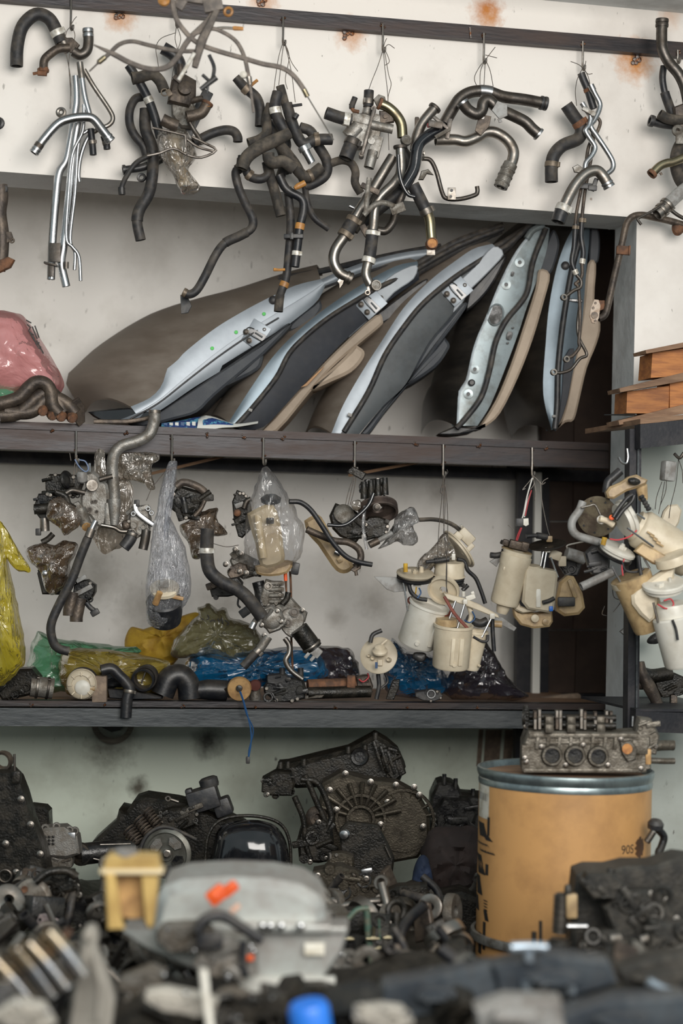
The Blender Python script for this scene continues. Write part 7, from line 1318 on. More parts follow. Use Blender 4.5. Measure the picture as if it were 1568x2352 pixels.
for x, y, r in [(1267, 1735, 22), (1320, 1735, 22), (1373, 1737, 22)]:
    b = B(F(x, y, HYp(x)-.034)); b.lathe([(r*.74, 4), (r*.76, 0), (r*.8, -9), (r*1.02, -9), (r*1.12, -4), (r*1.14, 4)], (0, 0, 0), (0, 1, 0), 28); pt = mk('port', b, HD, g)
    b = B(F(x, y, HYp(x)-.0355)); b.lathe([(r*.76, 0), (r*.76, -1)], (0, 0, 0), (0, 1, 0), 24); mk('port_bore', b, OILB, pt)
b = B(F(1441, 1722, HYp(1441)-.036)); b.prism([(-18, 18), (8, 22), (22, 2), (16, -22), (0, -28), (-14, -8)], -6, 8, 2); mk('outlet_flange', b, HD, g)
b = B(F(1440, 1720, HYp(1440)-.0425)); b.lathe([(12, 1), (12, -1)], (0, 0, 0), (0, 1, 0), 20); mk('orange_plug', b, ORGR, g)
for x, y in [(1243, 1716), (1299, 1758), (1339, 1712), (1396, 1758), (1426, 1698), (1454, 1741), (1472, 1766), (1205, 1742), (1205, 1668), (1208, 1750)]: bolt(x, y, HYp(x)-.036, 4.5, STL, g)
for row, (y0, k) in enumerate([(1646, 0), (1664, 1)]):
    b = B(F(1330, y0, HY+.03-row*.03)); b.cyl((-118, 0, 0), (84, 0, -4), 8, 8, 12); mk('camshaft', b, OIL, g)
    for x in (-102, -92, -52, -44, 4, 12, 36, 62, 72): b = B(F(1330+x, y0-(x % 5)+2, HY+.025-row*.03)); b.prism([(-4, -12), (4, -12), (4, 13+x % 6), (-4, 13+x % 6)], -9, 9, 2); mk('cam_lobe', b, STL if (x+row) % 3 else RSTD, g)
    for x in (-70, -20, 48):
        b = B(F(1330+x, y0+8, HY+.01-row*.03)); b.box((0, 0, 0), (20, 34, 20), 4); mk('bearing_cap', b, HD, g)
b = B(F(1207, 1648, HY+.01)); b.lathe([(8, 4), (26, 4), (26, -4), (8, -4)], (0, 0, 0), (1, -.3, 0), 24)
for i in range(20):
    a = i*.314; b.box((-4*0, -26*math.cos(a)*.95, 26*math.sin(a)), (7, 5, 5), 0)
mk('cam_gear', b, OIL, g)
for pts, r, m in [([(1476, 1716), (1500, 1714), (1524, 1712), (1546, 1712)], 12, HD), ([(1480, 1746), (1520, 1748), (1548, 1748)], 7, HD)]: hose('', pts, r, m, HY-.01, parent=g, part='water_outlet', open_=(0, 1))
b = B(F(1548, 1712, HY-.01)); b.lathe([(10, 1), (9, -1)], (0, 0, 0), (1, -.3, 0), 16); mk('orange_plug', b, ORGR, g)
lump(g, 1480, 1690, HYp(1480)+.0, 60, 90, HD, 91, 50, n=10, bolts=2); b = B(F(1488, 1738, HYp(1488)-.03)); b.box((0, 0, 0), (13, 8, 36), 3); mk('orange_gasket', b, AMB, g)
hose('', [(1452, 1668), (1453, 1645)], 3, CHR, HY-.01, parent=g, part='stud', open_=(0, 0)); hose('', [(1470, 1662), (1490, 1662), (1498, 1664)], 6, RSTD, HY-.01, parent=g, part='sensor')
g = root('ball_joint', 'black bent ball joint arm leaning on the right side of the drum', 'ball joint', P(1500, 1990, 4.0))
b = B(F(1505, 1895, 4.0)); b.lathe([(8, -12), (18, -8), (19, 4), (13, 12), (4, 14)], (0, 0, 0), (.1, -.2, 1), 20); mk('boot', b, BLK, g)
hose('', [(1510, 1904), (1524, 1922), (1518, 1946), (1512, 1962), (1524, 2000)], 9, OILB, 4.0, parent=g, part='arm', open_=(0, 0)); hose('', [(1500, 1910), (1490, 1926), (1484, 1934)], 8, DST, 3.99, parent=g, part='stud', open_=(0, 0))
# ---------------------------------------------------------------- heap of engine scrap
HEAPM = PM('greasy_scrap', (.010, .010, .009), (.035, .030, .024), 22, .45, .72, .5, .3, bump=.8, bscale=70, dust=.25, dcol=(.10, .08, .055), rough2=.75)
def hh(x, y):
    base = .13+.10*max(0, min(1, (5.5-y)/1.2)); lx = P(784, 2000, y).x
    base += .15*max(0, min(1, (3.9-y)/.5))
    edge = 1-max(0, min(1, (x-1.05)/.9))*.55
    return max(.02, base*edge+.10*(NZ.turbulence(V((x*3.1, y*3.1, 0)), 4, True)-.45))
b = B(); nx, ny = 90, 84; x0, x1, y0, y1 = xl+.02, xc-.03, 1.9, 5.66; vs = []; fs = []
for j in range(ny+1):
    for i in range(nx+1):
        x = x0+(x1-x0)*i/nx; y = y0+(y1-y0)*j/ny; vs.append((x, y, hh(x, y)))
for j in range(ny):
    for i in range(nx): a = j*(nx+1)+i; fs.append([a, a+1, a+nx+2, a+nx+1])
mk('scrap_heap', b.add(vs, fs), HEAPM, None, 'dark greasy bed of tangled scrap under the engine parts', 'scrap heap', None, 'stuff', 30)
E0 = 5.05
g = root('engine_cover', 'big brown-black engine block face leaning at the left edge of the heap', 'engine block', P(40, 2020, E0-.35))
plate([(-60, 1774), (20, 1770), (40, 1790), (54, 1826), (70, 1884), (96, 1950), (108, 2006), (96, 2040), (-60, 2060)], E0-.35, 90, OIL, 'face', g, 8, 1)
b = B(F(6, 1748, E0-.3)); b.lathe([(15, 10), (16, -6), (22, -8), (24, 4), (22, 12), (15, 10)], (0, 0, 0), (.2, 1, .1), 28, False); mk('ring', b, RSTD, g)
hose('', [(33, 1732), (34, 1778)], 3, DST, E0-.36, parent=g, part='stud', open_=(0, 0)); b = B(F(38, 1785, E0-.36)); b.box((0, 0, 0), (20, 20, 30), 5); mk('lug', b, OIL, g)
for x, y in [(13, 1938), (37, 2004), (70, 1894), (92, 1962), (48, 1836)]: bolt(x, y, E0-.37, 6, STL, g)
b = B(F(12, 2012, E0-.37)); b.ring((0, 0, 0), (0, 1, 0), 14, 3.5); mk('bore', b, DST, g)
g = root('battery_tray', 'black boxy cover behind the leaning engine block', 'cover', P(85, 1900, E0)); lump(g, 84, 1880, E0, 72, 64, OIL, 101, 60, n=4, outl=[(-34, -32), (-34, 28), (-10, 34), (22, 30), (32, 20), (34, -32)])
g = root('alternator', 'silver-green alternator with a slotted end face in the heap', 'alternator', P(135, 1970, E0-.2))
b = B(F(136, 1932, E0-.2)); b.prism([(-50, -30), (-56, 8), (-30, 34), (14, 36), (44, 14), (50, -26), (20, -36)], -26, 40, 7); mk('case', b, ALU, g)
for i in range(3):
    for j in range(3): b = B(F(104+i*9, 1922+j*8, E0-.232)); b.box((0, 0, 0), (6, 3, 5), 1); mk('vent', b, OILB, g)
b = B(F(140, 1928, E0-.225)); b.box((8, 0, -2), (10, 10, 34), 3, (0, 18, 0)); b.box((24, 0, 4), (20, 10, 26), 4); mk('regulator', b, CHR, g)
for x, y in [(104, 1902), (130, 1898), (160, 1906), (172, 1908)]: b = B(F(x, y, E0-.21)); b.ring((0, 0, 0), (0, 1, 0), 7, 3, 16, 6); mk('mount_eye', b, ALU, g)
lump(g, 140, 1976, E0-.19, 60, 40, ALD, 103, 40, n=8)
g = root('starter_motor', 'black round-ended starter motor lying right of the alternator', 'starter motor', P(200, 1985, E0-.15))
hose('', [(186, 1962), (240, 1956), (310, 1950)], 25, OILB, E0-.16, parent=g, part='barrel', open_=(0, 0))
b = B(F(184, 1963, E0-.17)); b.lathe([(4, -4), (8, -3), (9, 2), (16, 2), (17, -3), (20, -3), (26, -1), (27, 8)], (0, 0, 0), (.4, 1, 0), 28); mk('end_cap', b, DST, g)
for pts in ([(230, 1940), (300, 1938)], [(214, 1972), (240, 1978)]): hose('', pts, 2.4, STL, E0-.2, parent=g, part='through_bolt', open_=(0, 0))
g = root('engine_block', 'large oily engine block with valve springs in the centre left of the heap', 'engine block', P(380, 1960, E0-.1))
plate([(210, 1936), (266, 1886), (272, 1860), (290, 1864), (306, 1840), (330, 1832), (400, 1842), (470, 1858), (520, 1880), (560, 1900), (560, 2010), (240, 2010)], E0-.05, 120, OIL, 'block', g, 10, 1)
lump(g, 400, 1880, E0-.1, 130, 60, OIL, 105, 50, n=14, rot=-12, bolts=4)
for sx, sy, r, L in [(308, 1922, 15, 46), (330, 1898, 13, 46), (350, 1878, 12, 44)]:
    f = F(sx, sy, E0-.16, -25, -38, 0); b = B(f); b.tube([(r*math.cos(t*.7), r*math.sin(t*.7), -L/2+L*t/54) for t in range(55)], 2.4, 6, (0, 0), 0); mk('valve_spring', b, RSTD, g)
b = B(F(293, 1931, E0-.16)); b.cyl((0, 0, -6), (0, 0, 6), 5); mk('brass_nut', b, GLD, g)
g = root('belt_pulley', 'grey crank pulley with window cut-outs and a belt, centre of the heap', 'pulley', P(383, 1990, E0-.25))
b = B(F(383, 1961, E0-.25, 0, 0, -12)); b.lathe([(50, 12), (56, 12), (57, 4), (54, 2), (57, -4), (50, -8), (47, -4), (16, -2), (16, -8), (6, -8)], (0, 0, 0), (0, 1, 0), 44); mk('wheel', b, PM('pulley_grey', (.16, .16, .14), (.10, .095, .08), 20, rough=.45, metal=.6), g)
for a in (2.5, .9, -.6, -2.2):
    b = B(F(383, 1961, E0-.265, 0, 0, -12)); b.prism([(32*math.cos(a+t)*k/32, 32*math.sin(a+t)*k/32) for t, k in [(-.45, 22), (-.5, 38), (-.25, 43), (.25, 43), (.5, 38), (.45, 22)]], -2, 1, .4); mk('window', b, ALU if a > 0 else OILB, g)
b = B(F(383, 1961, E0-.275)); b.lathe([(10, 4), (10, 0), (7, -1), (7, -6), (2, -6)], (0, 0, 0), (0, 1, 0), 6); mk('centre_bolt', b, STL, g)
hose('', [(326, 1980), (324, 1946), (345, 1912), (385, 1900), (450, 1928)], 4.5, RUB, E0-.25, parent=g, part='belt', open_=(0, 0))
g = root('throttle_housing', 'black plastic throttle housing on top of the oily engine block', 'throttle housing', P(475, 1880, E0-.1))
b = B(F(468, 1834, E0-.1, 0, -17, 0)); b.box((0, 0, 0), (72, 60, 50), 7); b.box((-28, 0, 22), (16, 30, 20), 4); b.lathe([(20, -6), (22, 0), (22, 14), (16, 18), (6, 18)], (22, 0, 26), (0, 0, 1), 20); mk('box', b, BLK, g)
b = B(F(512, 1852, E0-.1, 0, -20, 0)); b.box((0, 0, 0), (40, 50, 40), 6); b.lathe([(3, -26), (7, -26), (8, -22)], (0, 0, 0), (0, 1, 0), 14); mk('side_box', b, BLK, g)
b = B(F(440, 1858, E0-.14, 0, -22, 0)); b.box((0, 0, 0), (56, 12, 12), 4); mk('rail', b, ALD, g); b = B(F(386, 1834, E0-.14)); b.ring((0, 0, 0), (0, 1, 0), 5, 2.5, 14, 6); b.cyl((6, 0, -2), (24, 0, -8), 4); mk('eyelet', b, STL, g)
g = root('oil_pan', 'shiny black oil pan in the middle of the heap', 'oil pan', P(575, 1990, E0-.3))
bag('', [(482, 2030), (490, 1936), (508, 1898), (560, 1882), (622, 1890), (652, 1920), (664, 1966), (662, 2030), (570, 2050)], E0-.3, 70, BLKG, par=g, part='pan', wr=3, seed=5, freq=.02)
hose('', [(470, 1996), (478, 1920), (510, 1882), (580, 1874), (640, 1890), (664, 1930), (668, 2000)], 4, OIL, E0-.27, parent=g, part='gasket_rim', open_=(0, 0))
g = root('valve_cover', 'long oily black valve cover slanting at the top of the heap', 'valve cover', P(780, 1800, E0+.05))
plate([(628, 1784), (638, 1758), (660, 1756), (745, 1735), (800, 1722), (826, 1708), (852, 1694), (862, 1688), (890, 1704), (916, 1726), (932, 1762), (918, 1796), (800, 1806), (680, 1812)], E0+.02, 110, OIL, 'cover', g, 10, 0)
b = B(F(826, 1738, E0-.0)); b.lathe([(12, 10), (13, -6), (19, -8), (21, 0), (21, 8)], (0, 0, 0), (.1, 1, -.1), 24); mk('filler_neck', b, OILB, g)
for x, y in [(644, 1757), (661, 1756), (698, 1750), (800, 1722), (838, 1718), (862, 1690)]: b = B(F(x, y, E0+.01)); b.cyl((0, 0, -8), (0, 0, 8), 7, 6, 10); mk('bolt_boss', b, OIL, g)
for i in range(4): b = B(F(868+i*15, 1735+i*8, E0-.02, 0, -18, 0)); b.box((0, 0, 0), (7, 20, 72-i*8), 3); mk('rib', b, OIL, g)
lump(g, 900, 1752, E0+.0, 50, 80, OIL, 107, 40, n=10, rot=-20); lump(g, 640, 1800, E0, 90, 60, OIL, 108, 50, n=12, bolts=2)
g = root('gearbox_housing', 'ribbed half-round gearbox bell housing with bright bolt holes, right of the heap centre', 'gearbox', P(850, 1960, E0-.15))
GB = PM('gearbox_alloy', (.075, .064, .047), (.026, .021, .015), 30, .42, .68, .42, .65, bump=.35, bscale=200, dust=.2, rough2=.65)
plate([(740, 1800), (782, 1776), (850, 1794), (912, 1800), (960, 1826), (986, 1870), (988, 1930), (960, 1972), (860, 1990), (760, 1960), (726, 1880)], E0-.14, 90, GB, 'shell', g, 8, 1)
for cx, cy, r in [(828, 1882, 56), (828, 1882, 30), (926, 1884, 70)]: b = B(F(cx, cy, E0-.155)); b.lathe([(r-4, 6), (r-3, -5), (r+3, -5), (r+4, 6)], (0, 0, 0), (0, 1, 0), 36, False); mk('ring_rib', b, GB, g)
for i in range(9):
    a = .25+i*.32; b = B(F(828, 1882, E0-.155)); b.tube([(34*math.cos(a), 0, 34*math.sin(a)), (96*math.cos(a), -2, 86*math.sin(a))], [4, 6], 8, (0, 0), 0); mk('radial_rib', b, GB, g)
for i in range(7):
    a = .2+i*.36; b = B(F(926, 1884, E0-.15)); b.tube([(28*math.cos(a), 0, 28*math.sin(a)), (66*math.cos(a), -2, 66*math.sin(a))], [3, 4], 8, (0, 0), 0); mk('radial_rib', b, GB, g)
for x, y in [(793, 1777), (851, 1796), (909, 1803), (757, 1815), (772, 1860), (890, 1843), (972, 1899), (963, 1826), (951, 1808), (874, 1894)]: bolt(x, y, E0-.165-(x-862)*U(862, 1880, E0)*.2164*.6, 5.5, STL, g)
for pts in ([(700, 1780), (726, 1840), (750, 1900), (748, 1950)], [(676, 1830), (696, 1880), (702, 1940), (714, 1974)], [(690, 1790), (730, 1800), (760, 1870), (752, 1900)]): hose('', pts, 7, OIL, E0-.2, parent=g, part='cast_web', open_=(0, 0))
b = B(F(728, 1878, E0-.2, 0, 0, 20)); b.lathe([(6, 6), (10, -4), (18, -4), (24, 2), (26, 8)], (0, 0, 0), (0, 1, 0), 24); mk('bearing_seat', b, RSTD, g)
lump(g, 725, 1930, E0-.18, 90, 110, OIL, 109, 50, n=16, bolts=4)
g = root('timing_cover', 'flat brown timing cover hanging below the gearbox housing', 'timing cover', P(850, 2010, E0-.3))
plate([(780, 1906), (800, 1888), (868, 1896), (892, 1940), (906, 1972), (900, 2020), (870, 2050), (820, 2040), (780, 1990)], E0-.32, 30, OIL, 'plate', g, 5, 1)
b = B(F(790, 1917, E0-.34)); b.lathe([(2, -5), (10, -3), (13, 2)], (0, 0, 0), (.2, 1, 0), 16); mk('bright_plug', b, CHR, g); hose('', [(758, 1960), (760, 1982)], 6, STL, E0-.35, parent=g, part='nipple'); hose('', [(884, 1944), (896, 1970)], 2.5, STL, E0-.34, parent=g, part='pin', open_=(0, 0))
lump(g, 780, 1985, E0-.34, 70, 60, GB, 110, 40, n=12, bolts=3)
g = root('dirty_cylinder_head', 'muddy cylinder head with open bores below the gearbox housing', 'cylinder head', P(800, 2090, E0-.5))
lump(g, 800, 2040, E0-.5, 190, 100, GB, 111, 70, n=22, rot=18, bolts=6)
for x, y in [(790, 2050), (836, 2022), (752, 2062)]: b = B(F(x, y, E0-.545)); b.lathe([(12, 14), (13, -4), (17, -5), (18, 4)], (0, 0, 0), (.1, 1, -.3), 22); mk('bore', b, OILB, g)
b = B(F(842, 2000, E0-.54, 0, -10, 0)); b.box((0, 0, 0), (26, 10, 12), 4); mk('bright_pad', b, CHR, g)
g = root('battery_box', 'black studded engine casing against the wall, left of the drum', 'engine casing', P(1040, 1920, E0+.1))
plate([(980, 1930), (990, 1830), (1004, 1800), (1016, 1796), (1040, 1800), (1056, 1812), (1060, 1826), (1110, 1830), (1116, 1930)], E0+.1, 100, OILB, 'casing', g, 6, 0)
for x, y in [(1020, 1786), (1046, 1796), (1086, 1820)]: hose('', [(x, y+16), (x, y-8)], 5, OILB, E0+.1, parent=g, part='stud', open_=(0, 0))
lump(g, 1040, 1870, E0+.08, 110, 90, OILB, 113, 40, n=12, bolts=2)
bag('dark maroon fabric sack lying left of the drum', [(960, 1990), (976, 1920), (1010, 1896), (1060, 1894), (1110, 1910), (1130, 1990), (1110, 2060), (1040, 2070), (980, 2050)], E0-.28, 50, MAROON, 'fabric_sack', 14, 51, cat='sack')
bag('dark blue rag tucked beside the maroon sack', [(946, 2040), (950, 1990), (966, 1962), (984, 1972), (996, 2020), (984, 2046)], E0-.36, 24, BLUR, 'blue_rag', 10, 52, cat='rag')
g = root('transmission_case', 'brown-black transmission case in shadow left of the drum', 'transmission', P(1000, 2200, E0-.6))
plate([(880, 2150), (900, 2060), (950, 2040), (1010, 2060), (1060, 2050), (1110, 2070), (1120, 2230), (1040, 2260), (930, 2230)], E0-.55, 110, OIL, 'case', g, 12, 1)
lump(g, 930, 2060, E0-.62, 120, 60, OIL, 115, 50, n=14, rot=-12, bolts=4); lump(g, 1040, 2180, E0-.62, 130, 90, OILB, 116, 40, n=12, bolts=4)
for i, pts in enumerate([[(870, 2100), (930, 2106), (970, 2112), (990, 2140), (1004, 2170)], [(900, 2110), (930, 2150), (944, 2180)], [(940, 2130), (960, 2170), (966, 2190)]]): hose('', pts, 8, [RSTD, ALD, ALD][i], E0-.72, parent=g, part='arm', open_=(0, 0))
# lower left machines
g = root('alternator', 'rusty-spotted alternator with a pale round face at the lower left', 'alternator', P(100, 2110, E0-.7))
b = B(F(72, 2066, E0-.72, 0, 0, -15)); b.lathe([(20, 20), (44, 18), (46, 10), (44, 2), (40, -2), (6, -3)], (0, 0, 0), (0, 1, 0), 34); mk('face', b, PM('pale_alloy_face', (.32, .29, .25), (.16, .13, .10), 30, rough=.5, metal=.4), g)
b = B(F(66, 2062, E0-.735)); b.box((0, 0, 0), (20, 4, 12), 3); mk('slot', b, OILB, g); b = B(F(56, 2043, E0-.735)); b.lathe([(3, 0), (8, -1), (8, 2)], (0, 0, 0), (0, 1, 0), 14); mk('rust_spot', b, RST, g)
lump(g, 140, 2050, E0-.66, 110, 110, OIL, 117, 70, n=16, bolts=6, mb=ALU); lump(g, 200, 2090, E0-.68, 80, 70, OILB, 118, 60, n=10, bolts=3, mb=ALU)
hose('', [(80, 2026), (110, 2004), (150, 2000), (176, 2014)], 10, OIL, E0-.74, parent=g, part='guard', open_=(0, 0))
g = root('square_flange', 'pinkish pale square flange plate with corner holes at the lower left', 'flange', P(108, 2140, E0-.9))
b = B(F(108, 2130, E0-.92, 0, 20, 0)); b.prism([(-28, -22), (-26, 22), (-16, 28), (18, 26), (26, 16), (26, -20), (14, -26), (-18, -28)], -4, 5, 2); mk('plate', b, PM('pink_alloy', (.42, .34, .33), (.30, .24, .23), 30, rough=.55, metal=.3), g)
for dx, dz in [(-18, -16), (-16, 18), (18, 16), (16, -18), (0, 4), (2, -8)]: b = B(F(108+dx, 2130-dz, E0-.928)); b.lathe([(4, 0), (4, -1)], (0, 0, 0), (0, 1, 0), 10); mk('hole', b, OILB, g)
g = root('round_motor', 'black round motor end below the yellow bracket', 'motor', P(275, 2190, E0-.9))
b = B(F(276, 2168, E0-.9)); b.lathe([(8, -6), (14, -6), (18, 2), (30, 0), (34, -6), (44, -4), (46, 10), (44, 30)], (0, 0, 0), (0, 1, 0), 34); mk('end', b, OILB, g)
for x, y in [(248, 2192), (304, 2140), (304, 2196), (240, 2120)]: bolt(x, y, E0-.93, 6, ALU, g)
lump(g, 280, 2160, E0-.85, 130, 120, OILB, 119, 60, n=8)
# green-black wiring with brass fittings
g = root('pipe_fittings', 'tangle of green-grey fuel pipes with small brass fittings right of the silver housing', 'pipes', P(860, 2200, 3.9))
VG = PM('verdigris', (.06, .12, .09), (.14, .14, .10), 40, rough=.55, metal=.3)
for pts, r, m in [([(842, 2090), (846, 2150), (852, 2200), (860, 2250), (890, 2290)], 8, VG), ([(800, 2110), (820, 2090), (846, 2086)], 7, VG), ([(850, 2262), (900, 2210), (930, 2190)], 6, VG), ([(860, 2250), (842, 2290), (838, 2310)], 9, ALD), ([(880, 2270), (910, 2290)], 9, ALD), ([(870, 2110), (872, 2160)], 3, VG), ([(880, 2172), (920, 2190), (946, 2210)], 6, ALD)]: hose('', pts, r, m, 3.9, parent=g, part='pipe', open_=(0, 0))
for x, y, L in [(856, 2156, 30), (872, 2178, 22), (802, 2157, 22), (870, 2258, 20), (890, 2154, 18)]: b = B(F(x, y, 3.88)); b.cyl((-L/2, 0, 0), (L/2, 0, 0), 4, 4, 10); b.cyl((-4, 0, 0), (6, 0, 0), 6, 6, 6); mk('brass_fitting', b, GLD, g)
hose('', [(858, 2130), (858, 2160)], 4, GLD, 3.88, parent=g, part='brass_fitting')
# right-hand engine
g = root('engine_assembly', 'black engine front end with ribbed gears in front of the drum', 'engine', P(1420, 2250, 3.55))
EF = PM('worn_black_engine', (.036, .035, .032), (.095, .086, .072), 26, .45, .7, .45, .4, bump=.3, dust=.16, dcol=(.10, .085, .065))
plate([(1318, 2060), (1324, 2010), (1350, 2000), (1400, 2000), (1440, 1990), (1500, 1990), (1560, 1970), (1640, 1980), (1640, 2280), (1300, 2270), (1310, 2200)], 3.55, 120, EF, 'block', g, 10, 1)
lump(g, 1380, 2030, 3.5, 110, 70, EF, 121, 60, n=6); lump(g, 1470, 2100, 3.48, 180, 130, EF, 122, 60, n=26, bolts=5, mb=ALU); lump(g, 1400, 2180, 3.48, 160, 110, EF, 123, 50, n=18, bolts=5, mb=ALU); lump(g, 1540, 2170, 3.4, 140, 130, EF, 124, 60, n=18, bolts=3, mb=ALU)
for cx, cy, r, h in [(1288, 2098, 16, 92), (1284, 2182, 24, 54)]:
    b = B(F(cx, cy, 3.52, 0, 3, 0)); b.cyl((0, 0, -h/2), (0, 0, h/2), r*.9, r*.9, 20); mk('gear_core', b, EF, g)
    for i in range(int(h/8)): b = B(F(cx, cy, 3.52, 0, 3, 0)); b.lathe([(r*.8, -2), (r*1.2, -2), (r*1.2, 2), (r*.8, 2)], (0, 0, -h/2+5+i*8), (0, 0, 1), 20); mk('gear_rib', b, EF if h < 60 else STL, g)
b = B(F(1312, 2080, 3.5)); b.box((0, 0, 0), (26, 20, 56), 5); mk('bearing', b, TAN, g); b = B(F(1314, 2128, 3.46)); b.cyl((-12, 0, 0), (34, 0, 0), 7); mk('bright_shaft', b, CHR, g); b = B(F(1304, 2046, 3.5)); b.lathe([(5, -12), (9, -6), (9, 6), (6, 14)], (0, 0, 0), (0, 0, 1), 14); mk('cap', b, EF, g)
hose('', [(1400, 2046), (1398, 2020), (1404, 1996)], 10, EF, 3.49, parent=g, part='rod')
g = root('spark_plug_stand', 'thin upright bolts standing in front of the drum foot', 'bolts', P(1240, 2170, 3.7))
for x, y0, y1, r in [(1241, 2115, 2180, 4), (1226, 2140, 2180, 6)]: hose('', [(x, y1), (x, (y0+y1)/2), (x, y0)], r, DST, 3.7, parent=g, part='bolt', open_=(0, 0))
# ---------------------------------------------------------------- nearest, blurred pieces
Y1 = 3.15
g = root('silver_inverter', 'large silver-grey metal housing with a domed lid in the blurred foreground', 'housing', P(560, 2270, Y1))
SG = PM('dull_silver_case', (.50, .525, .50), (.38, .36, .34), 10, .45, .7, .42, .45, dust=.5, dcol=(.30, .25, .22))
plate([(350, 2150), (352, 2080), (372, 2040), (420, 2024), (520, 2018), (620, 2022), (690, 2036), (730, 2060), (746, 2090), (748, 2150)], Y1, 250, SG, 'domed_lid', g, 26, 1)
b = B(F(560, 2130, Y1-.02)); b.box((0, 60, 0), (400, 160, 18), 5); mk('flange', b, SG, g)
plate([(540, 2140), (800, 2138), (786, 2190), (740, 2250), (560, 2256), (470, 2240), (330, 2180), (280, 2140)], Y1-.01, 150, SG, 'lower_case', g, 8, 0)
b = B(F(690, 2134, Y1-.03)); b.box((0, 0, 0), (210, 30, 16), 5); mk('edge_lip', b, SG, g)
b = B(F(660, 2265, Y1-.03)); b.box((0, 0, 0), (220, 24, 44), 4); mk('base_plate', b, PM('pale_base', (.50, .50, .46), None, rough=.6), g)
b = B(F(722, 2180, Y1-.046)); b.box((0, 0, 0), (46, 3, 28), 1); mk('white_sticker', b, PAPER, g)
for i, x in enumerate([447, 602, 620, 645, 690]): b = B(F(x, 2128, Y1-.05-(x-560)*.00017)); b.lathe([(10, 4), (9, -4), (5, -7)], (0, 0, 0), (0, 1, 0), 12); mk('bolt', b, CHR, g)
lump(g, 520, 2190, Y1-.05, 150, 110, ALU, 131, 60, n=18, bolts=6, mb=CHR); lump(g, 430, 2150, Y1-.05, 150, 70, ALD, 132, 50, n=14, bolts=3, mb=CHR)
hose('', [(452, 2140), (470, 2112), (510, 2104), (556, 2130), (600, 2160)], 13, BLK, Y1-.10, parent=g, part='black_cable', open_=(0, 0)); hose('', [(560, 2160), (556, 2210), (564, 2240)], 8, BLK, Y1-.09, parent=g, part='black_cable', open_=(0, 0))
b = B(F(532, 2160, Y1-.1)); b.box((-50, 0, 0), (60, 30, 36), 6); mk('connector', b, BLK, g)
b = B(F(575, 2200, Y1-.1)); b.box((0, 0, 0), (16, 6, 14), 3); mk('red_dot', b, ORGC, g)
g = root('orange_clip', 'bright orange safety plug on the silver housing', 'plug', P(512, 2060, Y1-.08))
b = B(F(508, 2052, Y1-.08, 0, -38, 0)); b.box((-10, 0, 4), (44, 24, 36), 6); b.box((22, 0, -4), (40, 22, 26), 6); b.lathe([(5, -14), (10, -12), (10, 4)], (-14, 0, 4), (0, 1, 0), 14); mk('body', b, ORGC, g)
b = B(F(540, 2086, Y1-.08, 0, -38, 0)); b.box((0, 0, 0), (26, 14, 14), 4); mk('tail', b, PM('pale_peach', (.75, .48, .36), None, rough=.5), g)
g = root('yellow_bracket', 'translucent yellow plastic reservoir bracket in the blurred foreground', 'bracket', P(300, 2140, Y1-.12))
YB2 = PM('aged_yellow_plastic', (.62, .43, .15), (.46, .30, .10), 12, rough=.45, trans=.1)
plate([(238, 1976), (250, 1964), (360, 1966), (366, 1990), (368, 2000), (236, 2000)], Y1-.14, 60, YB2, 'top', g, 6, 0)
b = B(F(302, 2002, Y1-.14)); b.box((0, 20, 0), (146, 50, 12), 4); mk('collar', b, PM('pale_collar', (.58, .48, .30), None, rough=.5), g)
plate([(240, 2008), (262, 2008), (270, 2060), (276, 2110), (284, 2136), (246, 2138), (242, 2070)], Y1-.14, 40, YB2, 'leg', g, 6, 0)
plate([(322, 2008), (364, 2008), (358, 2080), (352, 2128), (342, 2136), (330, 2120)], Y1-.14, 40, YB2, 'leg', g, 6, 0)
plate([(262, 2010), (324, 2010), (328, 2110), (300, 2112), (272, 2106)], Y1-.10, 20, AMB, 'web', g, 3, 0)
b = B(F(290, 1958, Y1-.12)); b.lathe([(16, -8), (26, -6), (26, 6), (14, 9)], (0, 0, 0), (0, 0, 1), 20); mk('cap', b, GRYP, g)
# lower left foreground
g = root('exhaust_tubes', 'row of straw-and-blue heat-tinted tubes in the lower left foreground', 'pipes', P(80, 2300, 2.75))
TI = PM('heat_tinted_steel', (.55, .42, .24), (.40, .43, .48), 9, .42, .6, .25, 1.0)
for i, (a, c) in enumerate([((-20, 2200), (76, 2310)), ((34, 2178), (120, 2290)), ((62, 2166), (150, 2270)), ((108, 2140), (188, 2240))]): hose('', [a, ((a[0]+c[0])/2, (a[1]+c[1])/2-4), c], 20, TI, 2.78-.01*i, parent=g, part='tube')
b = B(F(110, 2190, 2.8, 0, -46, 0)); b.box((0, 0, 0), (150, 20, 14), 4); mk('bracket', b, RST, g)
g = root('dusty_bracket', 'tall dusty pale grey casting bracket in the lower left foreground', 'bracket', P(205, 2340, 2.8))
DU = PM('dusty_alloy', (.42, .395, .345), (.24, .22, .19), 14, .4, .7, .7, .2)
plate([(186, 2150), (196, 2132), (214, 2132), (222, 2150), (218, 2180), (240, 2230), (262, 2300), (250, 2400), (150, 2400), (164, 2280), (180, 2210)], 2.82, 60, DU, 'body', g, 10, 1)
b = B(F(206, 2146, 2.8)); b.lathe([(4, -6), (13, -5), (14, 4)], (0, 0, 0), (0, 1, 0), 18); mk('boss', b, DU, g); hose('', [(214, 2190), (230, 2260), (226, 2340)], 9, DU, 2.79, parent=g, part='rib', open_=(0, 0))
